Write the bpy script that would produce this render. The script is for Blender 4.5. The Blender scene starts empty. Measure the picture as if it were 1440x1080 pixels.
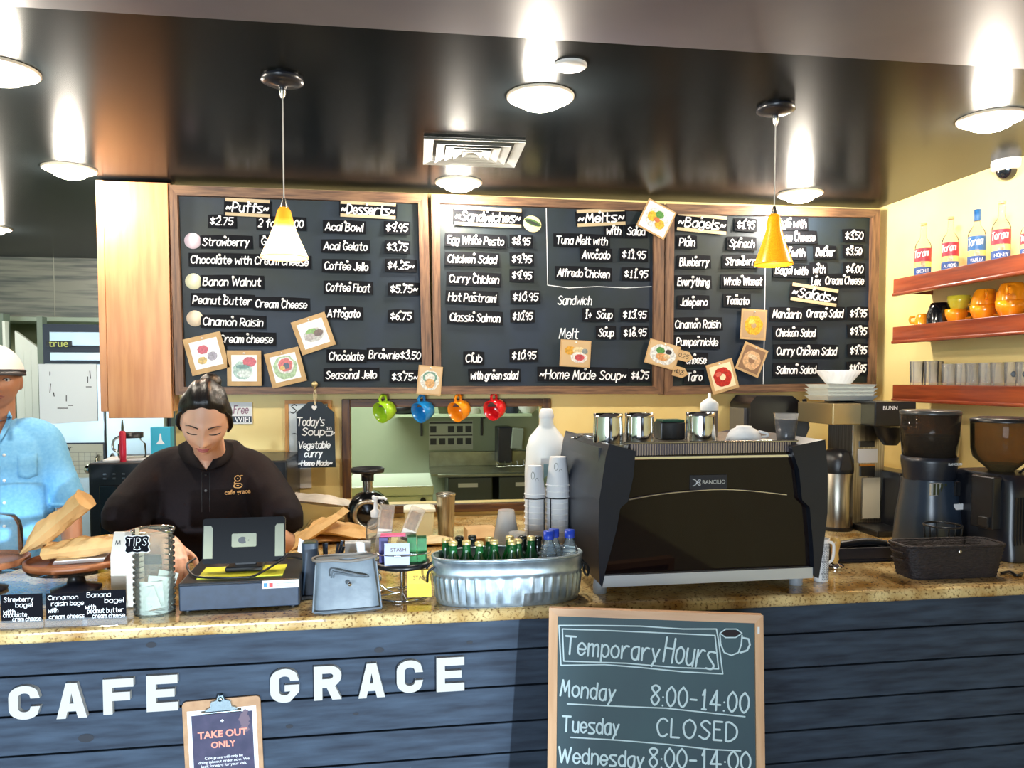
import bpy, math, random
from mathutils import Matrix, Vector
random.seed(7)
PI = math.pi
SC = bpy.context.scene
COL = SC.collection
# ---------------------------------------------------------------- camera, world, exposure
CAM = Vector((0.0, 0.0, 1.64)); YAW = math.radians(7.94); PITCH = math.radians(2.5)
FPX = 1075.0; PCX, PCY = 720.0, 580.0
cam = bpy.data.cameras.new('camera'); camo = bpy.data.objects.new('camera', cam); COL.objects.link(camo)
cam.sensor_width = 36.0; cam.lens = FPX / 1440 * 36.0; cam.shift_y = (PCY - 540) / 1440; cam.clip_start = 0.05
camo.location = CAM; camo.rotation_euler = (PI / 2 - PITCH, 0, -YAW); SC.camera = camo
CR = camo.rotation_euler.to_matrix()
vs = SC.view_settings
vs.view_transform = 'Standard'; vs.look = 'None'; vs.exposure = 0.12; vs.gamma = 1.0; vs.use_curve_mapping = False
W = bpy.data.worlds.new('world'); SC.world = W; W.use_nodes = True
W.node_tree.nodes['Background'].inputs[0].default_value = (0.62, 0.78, 1.0, 1); W.node_tree.nodes['Background'].inputs[1].default_value = 0.55
SC.cycles.max_bounces = 8; SC.cycles.transparent_max_bounces = 24; SC.cycles.sample_clamp_indirect = 4.0
SC.cycles.caustics_reflective = False; SC.cycles.caustics_refractive = False

def light(name, kind, loc, power, col=(1, 1, 1), rot=(0, 0, 0), **kw):
    l = bpy.data.lights.new(name, kind); l.energy = power; l.color = col
    for k, v in kw.items(): setattr(l, k, v)
    o = bpy.data.objects.new(name, l); COL.objects.link(o); o.location = loc; o.rotation_euler = rot
    return o
def aim(o, d): o.rotation_euler = Vector(d).to_track_quat('-Z', 'Y').to_euler()
# low daylight bounced off the pavement through the shop door behind the camera
sun = light('street_daylight', 'SUN', (2, -6, 1), 4.6, (0.72, 0.88, 1.0), angle=math.radians(1.6)); aim(sun, (-0.33, 1.0, 0.012))
# soft fill light, set in an added, unseen window opening behind the camera
win = light('window_fill', 'AREA', (-2.2, -5.1, 1.5), 330, (0.75, 0.88, 1.0), shape='RECTANGLE', size=3.0, size_y=1.9); aim(win, (0.25, 1, -0.08))

# ---------------------------------------------------------------- projection helpers
def ray(px, py): return (CR @ Vector(((px - PCX) / FPX, -(py - PCY) / FPX, -1.0)))
def onY(px, py, y): d = ray(px, py); return CAM + d * ((y - CAM.y) / d.y)
def onX(px, py, x): d = ray(px, py); return CAM + d * ((x - CAM.x) / d.x)
def onZ(px, py, z): d = ray(px, py); return CAM + d * ((z - CAM.z) / d.z)
def pyof(p): v = CR.transposed() @ (Vector(p) - CAM); return PCY + v.y / v.z * FPX      # picture row of a point
def mpp(p): return (CR.transposed() @ (Vector(p) - CAM)).z * -1 / FPX     # metres per pixel at a point
class Plane:
    "an upright or leaning plane in the room: U(px, py) gives its own (x, z) of a sight line"
    def __init__(s, o, rz=0, rx=0):
        s.o = Vector(o); s.rz = rz; s.rx = rx; s.R = Matrix.Rotation(rz, 3, 'Z') @ Matrix.Rotation(rx, 3, 'X'); s.n = s.R.col[1]
    def hit(s, px, py): d = ray(px, py); return CAM + d * ((s.o - CAM).dot(s.n) / d.dot(s.n))
    def U(s, px, py): q = s.R.transposed() @ (s.hit(px, py) - s.o); return (q.x, q.z)

# ---------------------------------------------------------------- materials
def lin(c): return tuple((v / 255 / 12.92) if v / 255 <= 0.04045 else ((v / 255 + 0.055) / 1.055) ** 2.4 for v in c)
def rgba(c): return (*lin(c), 1)
MATS = {}
def mat(name, col, rough=0.5, metal=0.0, spec=0.5, col2=None, scale=8.0, stretch=(1, 1, 1), bump=0.0, emis=None, es=0.0, coat=0.0, lo=0.35, hi=0.65, detail=4, trans=0.0, alpha=1.0, sss=0.0):
    if name in MATS: return MATS[name]
    m = bpy.data.materials.new(name); m.use_nodes = True; N = m.node_tree.nodes; L = m.node_tree.links; p = N['Principled BSDF']
    p.inputs['Base Color'].default_value = rgba(col); p.inputs['Roughness'].default_value = rough; p.inputs['Metallic'].default_value = metal
    p.inputs['Specular IOR Level'].default_value = spec; p.inputs['Coat Weight'].default_value = coat; p.inputs['Transmission Weight'].default_value = trans
    p.inputs['Alpha'].default_value = alpha
    if sss: p.inputs['Subsurface Weight'].default_value = sss; p.inputs['Subsurface Radius'].default_value = (0.01, 0.004, 0.002)
    if emis: p.inputs['Emission Color'].default_value = rgba(emis); p.inputs['Emission Strength'].default_value = es
    if col2 or bump:
        t = N.new('ShaderNodeTexCoord'); mp = N.new('ShaderNodeMapping'); mp.inputs['Scale'].default_value = stretch
        n = N.new('ShaderNodeTexNoise'); n.inputs['Scale'].default_value = scale; n.inputs['Detail'].default_value = detail
        L.new(t.outputs['Object'], mp.inputs[0]); L.new(mp.outputs[0], n.inputs['Vector'])
        if col2:
            r = N.new('ShaderNodeValToRGB'); r.color_ramp.elements[0].position = lo; r.color_ramp.elements[1].position = hi
            r.color_ramp.elements[0].color = rgba(col2); r.color_ramp.elements[1].color = rgba(col)
            L.new(n.outputs[0], r.inputs[0]); L.new(r.outputs[0], p.inputs['Base Color'])
        if bump:
            b = N.new('ShaderNodeBump'); b.inputs['Strength'].default_value = bump; b.inputs['Distance'].default_value = 0.01
            L.new(n.outputs[0], b.inputs['Height']); L.new(b.outputs[0], p.inputs['Normal'])
    MATS[name] = m; return m
def thin_glass(name, tint=(255, 255, 255), refl=0.3, rough=0.03, milk=0.0):
    if name in MATS: return MATS[name]
    m = bpy.data.materials.new(name); m.use_nodes = True; N = m.node_tree.nodes; L = m.node_tree.links
    N.remove(N['Principled BSDF']); o = N['Material Output']
    t = N.new('ShaderNodeBsdfTransparent'); t.inputs[0].default_value = rgba(tint)
    d = N.new('ShaderNodeBsdfDiffuse'); d.inputs[0].default_value = rgba(tint); tl = N.new('ShaderNodeBsdfTranslucent'); tl.inputs[0].default_value = rgba(tint)
    dt = N.new('ShaderNodeMixShader'); L.new(d.outputs[0], dt.inputs[1]); L.new(tl.outputs[0], dt.inputs[2])
    md = N.new('ShaderNodeMixShader'); md.inputs[0].default_value = milk; L.new(t.outputs[0], md.inputs[1]); L.new(dt.outputs[0], md.inputs[2])
    g = N.new('ShaderNodeBsdfGlossy'); g.inputs['Roughness'].default_value = rough
    lw = N.new('ShaderNodeLayerWeight'); lw.inputs[0].default_value = refl
    mx = N.new('ShaderNodeMixShader'); L.new(lw.outputs['Fresnel'], mx.inputs[0]); L.new(md.outputs[0], mx.inputs[1]); L.new(g.outputs[0], mx.inputs[2]); L.new(mx.outputs[0], o.inputs[0])
    MATS[name] = m; return m
def granite(name):
    m = mat(name, (226, 196, 132), 0.12, spec=0.5, coat=0.3); N = m.node_tree.nodes; L = m.node_tree.links; p = N['Principled BSDF']
    t = N.new('ShaderNodeTexCoord')
    n1 = N.new('ShaderNodeTexNoise'); n1.inputs['Scale'].default_value = 9; n1.inputs['Detail'].default_value = 8
    n2 = N.new('ShaderNodeTexNoise'); n2.inputs['Scale'].default_value = 120; n2.inputs['Detail'].default_value = 3
    for n in (n1, n2): L.new(t.outputs['Object'], n.inputs['Vector'])
    r1 = N.new('ShaderNodeValToRGB'); r2 = N.new('ShaderNodeValToRGB')
    for r, a, b, ca, cb in ((r1, .35, .68, (170, 128, 66), (236, 214, 158)), (r2, .33, .47, (120, 86, 52), (255, 255, 255))):
        r.color_ramp.elements[0].position = a; r.color_ramp.elements[1].position = b; r.color_ramp.elements[0].color = rgba(ca); r.color_ramp.elements[1].color = rgba(cb)
    L.new(n1.outputs[0], r1.inputs[0]); L.new(n2.outputs[0], r2.inputs[0])
    mx = N.new('ShaderNodeMix'); mx.data_type = 'RGBA'; mx.blend_type = 'MULTIPLY'; mx.inputs[0].default_value = 0.85
    L.new(r1.outputs[0], mx.inputs[6]); L.new(r2.outputs[0], mx.inputs[7]); L.new(mx.outputs[2], p.inputs['Base Color'])
    return m
def wood(name, a, b, st=(1, 1, 12), sc=6, rough=0.45, coat=0.0, bump=0.05, lo=.35, hi=.65): return mat(name, a, rough, col2=b, scale=sc, stretch=st, bump=bump, coat=coat, detail=6, lo=lo, hi=hi)

# ---------------------------------------------------------------- mesh building
def catmull(P, k=6, closed=False):
    P = [Vector(p) for p in P]; n = len(P)
    if n < 3: return P
    out = []
    for i in range(n if closed else n - 1):
        if closed: a, b, c, d = P[i - 1], P[i], P[(i + 1) % n], P[(i + 2) % n]
        else: a, b, c, d = P[max(i - 1, 0)], P[i], P[i + 1], P[min(i + 2, n - 1)]
        for j in range(k):
            t = j / k
            out.append(0.5 * (2 * b + (c - a) * t + (2 * a - 5 * b + 4 * c - d) * t * t + (3 * b - a - 3 * c + d) * t ** 3))
    if not closed: out.append(P[-1])
    return out
def empty(name, loc=(0, 0, 0), rz=0, rx=0):
    o = bpy.data.objects.new(name, None); COL.objects.link(o); o.location = loc; o.rotation_euler = (rx, 0, rz); o.empty_display_size = 0.05
    return o
def tag(o, label=None, cat=None, group=None, kind=None):
    if label: o['label'] = label
    if cat: o['category'] = cat
    if group: o['group'] = group
    if kind: o['kind'] = kind
    return o
def T(name, label, cat, loc=(0, 0, 0), rz=0, group=None, rx=0): return tag(empty(name, loc, rz, rx), label, cat, group)
def dup(root, loc=None, rz=None, label=None):
    r = root.copy(); COL.objects.link(r)
    if loc is not None: r.location = loc
    if rz is not None: r.rotation_euler[2] = rz
    if label: r['label'] = label
    for ch in list(root.children):
        c = ch.copy(); COL.objects.link(c); c.parent = r
        for g in list(ch.children):
            d = g.copy(); COL.objects.link(d); d.parent = c
    return r
class B:
    def __init__(s): s.v = []; s.f = []; s.mi = []; s.s = []; s.m = 0; s.X = Matrix.Identity(4)
    def at(s, loc=(0, 0, 0), rot=(0, 0, 0), sc=(1, 1, 1)):
        from mathutils import Euler
        s.X = Matrix.Translation(loc) @ Euler(rot).to_matrix().to_4x4() @ Matrix.Diagonal((*sc, 1)); return s
    def add(s, V, F, smooth=False):
        o = len(s.v); s.v += [tuple(s.X @ Vector(p)) for p in V]
        for f in F: s.f.append([o + i for i in f]); s.mi.append(s.m); s.s.append(smooth)
        return s
    def box(s, x0, y0, z0, x1, y1, z1):
        V = [(x, y, z) for z in (z0, z1) for y in (y0, y1) for x in (x0, x1)]
        return s.add(V, [(0, 2, 3, 1), (4, 5, 7, 6), (0, 1, 5, 4), (2, 6, 7, 3), (0, 4, 6, 2), (1, 3, 7, 5)])
    def cbox(s, c, d): return s.box(c[0] - d[0] / 2, c[1] - d[1] / 2, c[2] - d[2] / 2, c[0] + d[0] / 2, c[1] + d[1] / 2, c[2] + d[2] / 2)
    def rings(s, R, cap0=True, cap1=True, smooth=True, loop=False):
        n = len(R[0]); V = [p for r in R for p in r]; F = []
        m = len(R)
        for i in range(m if loop else m - 1):
            a = i * n; b = ((i + 1) % m) * n
            for j in range(n): k = (j + 1) % n; F.append((a + j, a + k, b + k, b + j))
        s.add(V, F, smooth)
        if not loop:
            if cap0: s.add(R[0], [tuple(range(n))[::-1]])
            if cap1: s.add(R[-1], [tuple(range(n))])
        return s
    def lathe(s, prof, n=32, c=(0, 0, 0), sx=1, sy=1, cap0=True, cap1=False, rf=None, smooth=True):
        R = []
        for r, z in prof:
            R.append([(c[0] + sx * (r if rf is None else rf(r, z, 2 * PI * j / n)) * math.cos(2 * PI * j / n), c[1] + sy * (r if rf is None else rf(r, z, 2 * PI * j / n)) * math.sin(2 * PI * j / n), c[2] + z) for j in range(n)])
        return s.rings(R, cap0, cap1, smooth)
    def tube(s, P, r, n=8, closed=False, sm=0, flat=1.0):
        if sm: P = catmull(P, sm, closed)
        P = [Vector(p) for p in P]; m = len(P)
        rr = r if isinstance(r, (list, tuple)) else [r] * m
        if len(rr) != m:
            q = len(rr) - 1; rr = [rr[int(min(i * q / (m - 1), q - 1e-6))] * (1 - (i * q / (m - 1)) % 1) + rr[min(int(i * q / (m - 1)) + 1, q)] * ((i * q / (m - 1)) % 1) if i < m - 1 else rr[-1] for i in range(m)]
        R = []; up = None
        for i in range(m):
            if closed: t = P[(i + 1) % m] - P[i - 1]
            else: t = P[min(i + 1, m - 1)] - P[max(i - 1, 0)]
            t.normalize()
            if up is None: up = Vector((0, 0, 1)) if abs(t.z) < 0.9 else Vector((0, 1, 0))
            a = t.cross(up)
            if a.length < 1e-4: a = t.orthogonal()
            a.normalize(); b = a.cross(t).normalized(); up = b
            R.append([tuple(P[i] + (a * math.cos(2 * PI * j / n) + b * flat * math.sin(2 * PI * j / n)) * rr[i]) for j in range(n)])
        return s.rings(R, True, True, True, closed)
    def limb(s, P, r, n=16, k=6, flat=1.0):
        "tapering tube with rounded ends"
        P = catmull(P, k); m = len(P); q = len(r) - 1; rr = []
        for i in range(m):
            u = i * q / (m - 1); a = min(int(u), q - 1); rr.append(r[a] + (r[a + 1] - r[a]) * (u - a))
        d0 = (P[0] - P[1]).normalized(); d1 = (P[-1] - P[-2]).normalized()
        e0 = [(P[0] + d0 * rr[0] * math.sin(t), max(rr[0] * math.cos(t), 1e-4)) for t in (1.5, 1.1, .6)]
        e1 = [(P[-1] + d1 * rr[-1] * math.sin(t), max(rr[-1] * math.cos(t), 1e-4)) for t in (.6, 1.1, 1.5)]
        L = e0 + list(zip(P, rr)) + e1
        return s.tube([p for p, _ in L], [x for _, x in L], n, flat=flat)
    def sph(s, c, r, nu=20, nv=12):
        r = r if isinstance(r, (list, tuple)) else (r, r, r)
        R = [[(c[0] + r[0] * math.sin(PI * i / nv) * math.cos(2 * PI * j / nu), c[1] + r[1] * math.sin(PI * i / nv) * math.sin(2 * PI * j / nu), c[2] - r[2] * math.cos(PI * i / nv)) for j in range(nu)] for i in range(1, nv)]
        return s.rings(R)
    def prism(s, poly, y0, y1, smooth=False):
        "polygon in the x-z plane, given counter-clockwise as seen from -y, from y0 (front) to y1"
        n = len(poly)
        a = sum(poly[i][0] * poly[(i + 1) % n][1] - poly[(i + 1) % n][0] * poly[i][1] for i in range(n))
        if a < 0: poly = poly[::-1]
        V = [(x, y0, z) for x, z in poly] + [(x, y1, z) for x, z in poly]
        s.add(V[:n], [tuple(range(n))]); s.add(V[n:], [tuple(range(n))[::-1]])
        return s.add(V, [(i, n + i, n + (i + 1) % n, (i + 1) % n) for i in range(n)], smooth)
    def ribbon(s, P, w, y=-0.001):
        P = [Vector((p[0], p[1])) for p in P]; y0 = y
        for i, p in enumerate(P):
            s.k = (getattr(s, 'k', 0) + 1) % 30; y = y0 - s.k * 1.6e-5     # pieces never share one plane
            s.add([(p.x + w / 2 * math.cos(PI / 4 * j), y, p.y + w / 2 * math.sin(PI / 4 * j)) for j in range(8)], [tuple(range(8))])
            if i:
                q = P[i - 1]; d = p - q
                if d.length < 1e-7: continue
                nrm = Vector((-d.y, d.x)).normalized() * w / 2
                y -= 8e-6; s.add([(q.x - nrm.x, y, q.y - nrm.y), (p.x - nrm.x, y, p.y - nrm.y), (p.x + nrm.x, y, p.y + nrm.y), (q.x + nrm.x, y, q.y + nrm.y)], [(0, 1, 2, 3)])
        return s
    def obj(s, name, mats, parent=None, bev=0, sub=0, rem=0, smo=0, loc=None, seg=2, solid=0, ang=40):
        me = bpy.data.meshes.new(name); me.from_pydata(s.v, [], s.f)
        for m in (mats if isinstance(mats, (list, tuple)) else [mats]): me.materials.append(m)
        me.polygons.foreach_set('material_index', s.mi); me.polygons.foreach_set('use_smooth', s.s); me.update()
        o = bpy.data.objects.new(name, me); COL.objects.link(o)
        if parent: o.parent = parent
        if loc: o.location = loc
        if solid: q = o.modifiers.new('t', 'SOLIDIFY'); q.thickness = solid; q.offset = 0
        if rem: q = o.modifiers.new('r', 'REMESH'); q.mode = 'VOXEL'; q.voxel_size = rem; q.use_smooth_shade = True
        if smo: q = o.modifiers.new('s', 'SMOOTH'); q.iterations = smo; q.factor = 0.5
        if bev: q = o.modifiers.new('b', 'BEVEL'); q.width = bev; q.segments = seg; q.limit_method = 'ANGLE'; q.angle_limit = math.radians(ang)
        if sub: q = o.modifiers.new('u', 'SUBSURF'); q.levels = sub; q.render_levels = sub
        return o
# ---------------------------------------------------------------- hand lettering (single strokes) and set type
GL = dict(a='46260503123244 -4642', b='-0902 052645432203', c='452605032243', d='-4942 452605032243', e='0444452605032243', f='48392822 -0646', g='452605032243 46412001', h='-0902 04264542', i='-0602 -0808', j='26211000 -2828', k='-0902 -4604 -1542', l='-0902', m='-0602 05263532 35566562', n='-0602 05264542', o='26050322434526', p='-0600 052645432203', q='-4640 452605032243', r='-0602 042646', s='461605433202', t='29233242 -0646', u='06032243 -4642', v='-062246', w='-0612355266', x='-0642 -4602', y='-0622 -4600', z='-06460242',
 A='-023962 -1454', B='-0902 0939483606 0636543202', C='58391806133253', D='-0902 092957542202', E='-49090242 -0636', F='-490902 -0636', G='58391806133253 -535535', H='-0902 -5952 -0656', I='-0902', J='39332203', K='-0902 -5905 -1652', L='-090242', M='-0219345962', N='-02095259', O='391806133253665839', P='-0902 0939573505', Q='391806133253665839 -4462', R='-0902 0939573505 -2552', S='5839181745543203', T='-0969 -3932', U='090422425459', V='-093269', W='-0922486289', X='-0952 -5902', Y='-0935 -6935 -3532', Z='-09590252')
GL.update({'0': '29070422444729', '1': '-172922 -1232', '2': '0829484602 -0242', '3': '08294826 2645432203', '4': '-390454 -3932', '5': '-490906 0636442203', '6': '39170422442604', '7': '-094912', '8': '260829482604224426', '9': '472507294732', '$': '472807442304 -2922', '~': '04163446', '.': '02', ':': '05 02', '-': '-0535', "'": '-0907', '+': '-0545 -2723', '/': '-0149', '?': '0829484625 22', '|': '-0902', '&': '-0902'})
def strokes(text, gap=1.7, jit=0.12):
    out = []; x = 0.0
    for ch in text:
        if ch == ' ': x += 3.0; continue
        g = GL[ch].split(); mx = 0; jy = random.uniform(-jit, jit)
        for st in g:
            sharp = st[0] == '-'; st = st.lstrip('-')
            P = [(int(st[i]), int(st[i + 1])) for i in range(0, len(st), 2)]
            mx = max(mx, max(p[0] for p in P))
            Q = [(p[0] + x, (p[1] if not ch.islower() or p[1] <= 2 else (2 + (p[1] - 2) * 1.2 if p[1] <= 6 else 6.8 + (p[1] - 6) * .733)) - 2 + jy) for p in P]
            out.append([Vector(q) for q in Q] if sharp or len(Q) < 3 else [Vector((q.x, q.y)) for q in catmull([(a, b, 0) for a, b in Q], 4)])
        x += mx + gap
    return out, x - gap
def hand(b, text, x0, x1, zc, h, w=None, y=-0.001, slant=0.12, rot=0.0, gap=1.7):
    "handwriting from x0 to x1 in a part's own x-z plane, capitals h tall centred on zc"
    st, wd = strokes(text, gap); k = h / 7; kx = (x1 - x0) / max(wd, 1); w = w or h * 0.14; xc = (x0 + x1) / 2; ca, sa = math.cos(rot), math.sin(rot)
    for P in st:
        Q = []
        for p in P:
            X = p.x * kx + slant * p.y * k + x0 - xc - slant * 3.5 * k; Z = p.y * k - h / 2
            Q.append((xc + X * ca - Z * sa, zc + X * sa + Z * ca))
        b.ribbon(Q, w, y)
    return b
def typed(text, size, mats, name='lettering', parent=None, loc=(0, 0, 0), ex=0.0004, off=0.0, width=None, shear=0.0, rz=0, al='CENTER', spacing=1.0, rx=PI / 2, height=None):
    cu = bpy.data.curves.new('t', 'FONT'); cu.body = text; cu.size = size; cu.extrude = ex; cu.offset = off; cu.align_x = al; cu.align_y = 'CENTER'; cu.shear = shear; cu.space_character = spacing; cu.resolution_u = 3
    o = bpy.data.objects.new('t', cu); COL.objects.link(o); bpy.context.view_layer.update()
    me = bpy.data.meshes.new_from_object(o.evaluated_get(bpy.context.evaluated_depsgraph_get())); me.name = name
    bpy.data.objects.remove(o); bpy.data.curves.remove(cu)
    xs = [v.co.x for v in me.vertices]; ys = [v.co.y for v in me.vertices]
    kx = width / (max(xs) - min(xs)) if width else 1; ky = height / (max(ys) - min(ys)) if height else (kx if width else 1)
    for v in me.vertices: v.co.x *= kx; v.co.y *= ky
    me.materials.clear(); me.materials.append(mats)
    r = bpy.data.objects.new(name, me); COL.objects.link(r); r.location = loc; r.rotation_euler = (rx, 0, rz)
    if parent: r.parent = parent
    return r
# ================================================================ the room
WY = 4.12                                   # back wall
ZCEIL = onY(720, 276, WY).z
XR = onY(1235, 294, WY).x                   # right wall
KY = onZ(60, 362, ZCEIL).y                  # tiled kitchen wall
XL = -4.2; YF = -5.2  # front end set far back so the right wall cuts the sun
ZT = 1.02; TH = 0.036                       # counter top, slab thickness
M_yel = mat('yellow_paint', (250, 228, 158), 0.55, col2=(246, 220, 146), scale=3, bump=0.02)
M_ceil = mat('dark_gloss_ceiling', (17, 21, 23), 0.24, spec=0.06, col2=(14, 17, 19), scale=2.0, stretch=(1, 4, 1), bump=0.015)
M_ceil2 = mat('taupe_ceiling', (124, 120, 130), 0.42, spec=0.2, col2=(110, 106, 120), scale=2.0)
M_sage = mat('sage_paint', (172, 186, 156), 0.5, col2=(160, 176, 146), scale=2)
M_white = mat('white_paint', (226, 234, 226), 0.4)
M_gran = granite('granite')
M_oak = wood('weathered_oak', (132, 96, 66), (78, 54, 40), (14, 14, 1.2), 5, 0.5, bump=0.08)
M_oakv = wood('weathered_oak_upright', (134, 98, 70), (80, 56, 42), (14, 14, 1.2), 5, 0.5, bump=0.08)
M_oakh = wood('weathered_oak_rail', (134, 100, 72), (82, 58, 44), (1.2, 14, 14), 5, 0.5, bump=0.08)
M_black = mat('black_plastic', (22, 23, 27), 0.35)
M_blk2 = mat('satin_black', (26, 28, 36), 0.3, spec=0.5)
M_steel = mat('steel', (205, 203, 196), 0.22, 1.0)
M_brush = mat('brushed_steel', (196, 190, 176), 0.3, 1.0, col2=(150, 144, 132), scale=30, stretch=(6, 6, 0.2))
M_chrome = mat('chrome', (235, 235, 235), 0.06, 1.0)
M_kraft = mat('kraft_paper', (206, 172, 124), 0.7, col2=(190, 154, 106), scale=14, bump=0.1)
M_tan = mat('tan_paper', (226, 186, 128), 0.7, col2=(208, 164, 104), scale=9, bump=0.15)
M_paper = mat('white_paper', (240, 240, 240), 0.6)
M_chalk = mat('chalk_white', (236, 240, 244), 0.8)
M_ink = mat('white_ink', (250, 250, 252), 0.6)
M_board = mat('slate_board', (34, 46, 62), 0.5, spec=0.35, col2=(28, 38, 33), scale=2.5)
M_strip = mat('black_strip', (14, 16, 22), 0.7, spec=.15)
M_glow = mat('lamp_glow', (255, 250, 235), 0.4, emis=(255, 244, 220), es=14)
M_glass = thin_glass('clear_glass', (250, 253, 252), 0.12, .03, .05)
M_dkgrey = mat('dark_grey', (58, 62, 33), 0.45)

def struct(b, name, m, **k): return tag(b.obj(name, m, **k), kind='structure')
struct(B().box(XL, YF, -0.1, XR, 8.4, 0), 'floor', mat('pale_tile', (160, 150, 138), 0.35, col2=(146, 136, 126), scale=4))  # unseen floor, kept pale to bounce light up to the ceiling and vent
E0, E1 = onZ(0, 1, ZCEIL), onZ(1440, 91, ZCEIL)
sl = (E1.y - E0.y) / (E1.x - E0.x); ya = E0.y + (XL - E0.x) * sl; yb = E0.y + (XR + 0.1 - E0.x) * sl
b = B(); V = [(XL, ya), (XR + .1, yb), (XR + .1, 8.4), (XL, 8.4)]
b.add([(x, y, ZCEIL) for x, y in V] + [(x, y, ZCEIL + .15) for x, y in V], [(3, 2, 1, 0), (4, 5, 6, 7), (0, 1, 5, 4), (1, 2, 6, 5), (2, 3, 7, 6), (3, 0, 4, 7)]); struct(b, 'ceiling', M_ceil)
b = B(); V = [(XL, YF), (XR + .1, YF), (XR + .1, yb + .002), (XL, ya + .002)]; z = ZCEIL - .012
b.add([(x, y, z) for x, y in V] + [(x, y, z + .15) for x, y in V], [(3, 2, 1, 0), (4, 5, 6, 7), (0, 1, 5, 4), (1, 2, 6, 5), (2, 3, 7, 6), (3, 0, 4, 7)]); struct(b, 'ceiling_front', M_ceil2)
# back wall with the pass-through opening
PW = Plane((0, WY, 0))
WX0 = PW.U(243, 400)[0]; OX0, OZ1 = PW.U(491, 571); OX1 = PW.U(764, 571)[0]; OZ0 = 0.96
b = B().box(WX0, WY, 0, OX0, WY + .14, ZCEIL).box(OX1, WY, 0, XR, WY + .14, ZCEIL).box(OX0, WY, OZ1, OX1, WY + .14, ZCEIL).box(OX0, WY, 0, OX1, WY + .14, OZ0)
struct(b, 'wall_back', M_yel)
b = B().box(XR, YF, 0, XR + .12, 8.4, ZCEIL); struct(b, 'wall_right', M_yel)
struct(B().box(XL - .12, YF, 0, XL, 8.4, ZCEIL), 'wall_left', M_sage)
b = B()  # unseen wall, its window and door openings shaped to pass and cut daylight
for q in ((XL, 0, -3.7, ZCEIL), (-.7, 0, 1.1, ZCEIL), (-3.7, 0, -.7, .55), (-3.7, 2.5, -.7, ZCEIL), (1.1, 1.12, XR, ZCEIL)): b.box(q[0], YF - .12, q[1], q[2], YF, q[3])
struct(b, 'wall_front', mat('coffee_paint', (62, 42, 34), .6))  # kept dark for the espresso machine panel's reflection
struct(B().box(XL, KY + .45, 0, XR, KY + .57, ZCEIL), 'wall_kitchen', M_sage)
# oak frame round the pass-through
b = B(); fw = OX0 - PW.U(481, 571)[0]; t = .03
b.box(OX0 - fw, WY - t, OZ0 - fw, OX0 + .006, WY + .02, OZ1 + fw).box(OX1 - .006, WY - t, OZ0 - fw, OX1 + fw, WY + .02, OZ1 + fw)
b.m = 1; b.box(OX0 + .006, WY - t, OZ1 - .006, OX1 - .006, WY + .02, OZ1 + fw).box(OX0 + .006, WY - t, OZ0 - fw, OX1 - .006, WY + .02, OZ0 + .006)
M_walnut = wood('walnut_upright', (104, 70, 33), (66, 42, 34), (14, 14, 1.2), 5, 0.45); M_walnuth = wood('walnut_rail', (104, 70, 33), (66, 42, 34), (1.2, 14, 14), 5, 0.45)
struct(b, 'window_1', [M_walnut, M_walnuth], bev=.003)
# stone tile soffit over the kitchen opening at the far end
zs = onY(60, 446, KY).z; xs = PW.U(243, 400)[0] + .3
m_t = mat('stone_tile', (128, 130, 118), 0.4, col2=(78, 84, 80), scale=3.2, stretch=(.55, 1, 9), bump=0.1, detail=7, lo=.38, hi=.6)
b = B(); xj = onY(76, 400, KY).x
b.box(XL, KY, zs, xj - .004, KY + .3, ZCEIL).box(xj + .004, KY, zs, xs, KY + .3, ZCEIL); b.m = 1; b.box(XL, KY + .003, zs, xs, KY + .29, ZCEIL)
struct(b, 'wall_soffit', [m_t, mat('grout', (150, 152, 138), .7)])
struct(B().box(XL, KY - .03, zs - .035, xs, KY + .3, zs), 'trim_1', mat('pale_trim', (150, 166, 150), .5), bev=.004)
# door surround at the far end: jamb, reveal and white leaf
DY = KY - .35; x0 = onY(8, 500, DY).x; x1 = onY(17, 500, DY).x; x2 = onY(49, 500, DY).x; zd = onY(30, 468, DY).z
struct(B().box(XL, DY, 0, onY(6, 500, DY).x, DY + .1, zs).box(x2 + .01, DY + .02, 0, x2 + .05, DY + .1, zs - .02), 'wall_doorway', mat('grey_green', (112, 128, 116), .5))
struct(B().box(onY(6, 500, DY).x, DY - .02, 0, x0 + .01, DY + .04, zs - .06), 'trim_2', M_white, bev=.003)
b = B(); b.prism([(x1, 0), (x2, 0), (x2, zd - .11), (x1, zd + .02)], DY + .05, DY + .09)
for k in range(1, 3): xx = x1 + (x2 - x1) * k / 3; b.box(xx - .006, DY + .044, 0, xx + .006, DY + .05, zd - .13)
struct(b, 'door_1', M_white)
# ---------------------------------------------------------------- front counter
za = ZT - TH
C0 = onZ(0, 909, za); C1 = onZ(1440, 838, za); CA = math.atan2(C1.y - C0.y, C1.x - C0.x)
CP = Plane((C0.x, C0.y, 0), CA)              # plane of the slab's front edge
CXL = -1.6; CXR = (XR - C0.x) / math.cos(CA) - .01; CD = 0.68
counter = T('counter', 'dark-stained plank service counter under the granite slab', 'counter', (C0.x, C0.y, 0), CA)
m_pl = mat('charcoal_plank', (64, 78, 96), 0.65, spec=.25, col2=(40, 48, 62), scale=5, stretch=(1.2, 1, 9), bump=0.12, detail=7, lo=.3, hi=.7)
zz = za; k = 0
pz = [za - .001]
for py in (968, 1015, 1062): pz.append(CP.U(300, py - 15)[1])
m_knot = mat('dark_knot', (34, 38, 48), .7)
def plank(z1, z0, first):
    b = B(); b.box(CXL, .028, z0 + .0025, CXR, .05, z1 - .0025)
    b.obj('plank', m_pl, counter, bev=.002)
ph = (pz[0] - pz[-1]) / 3
z1 = za - .002
random.seed(3)
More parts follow.
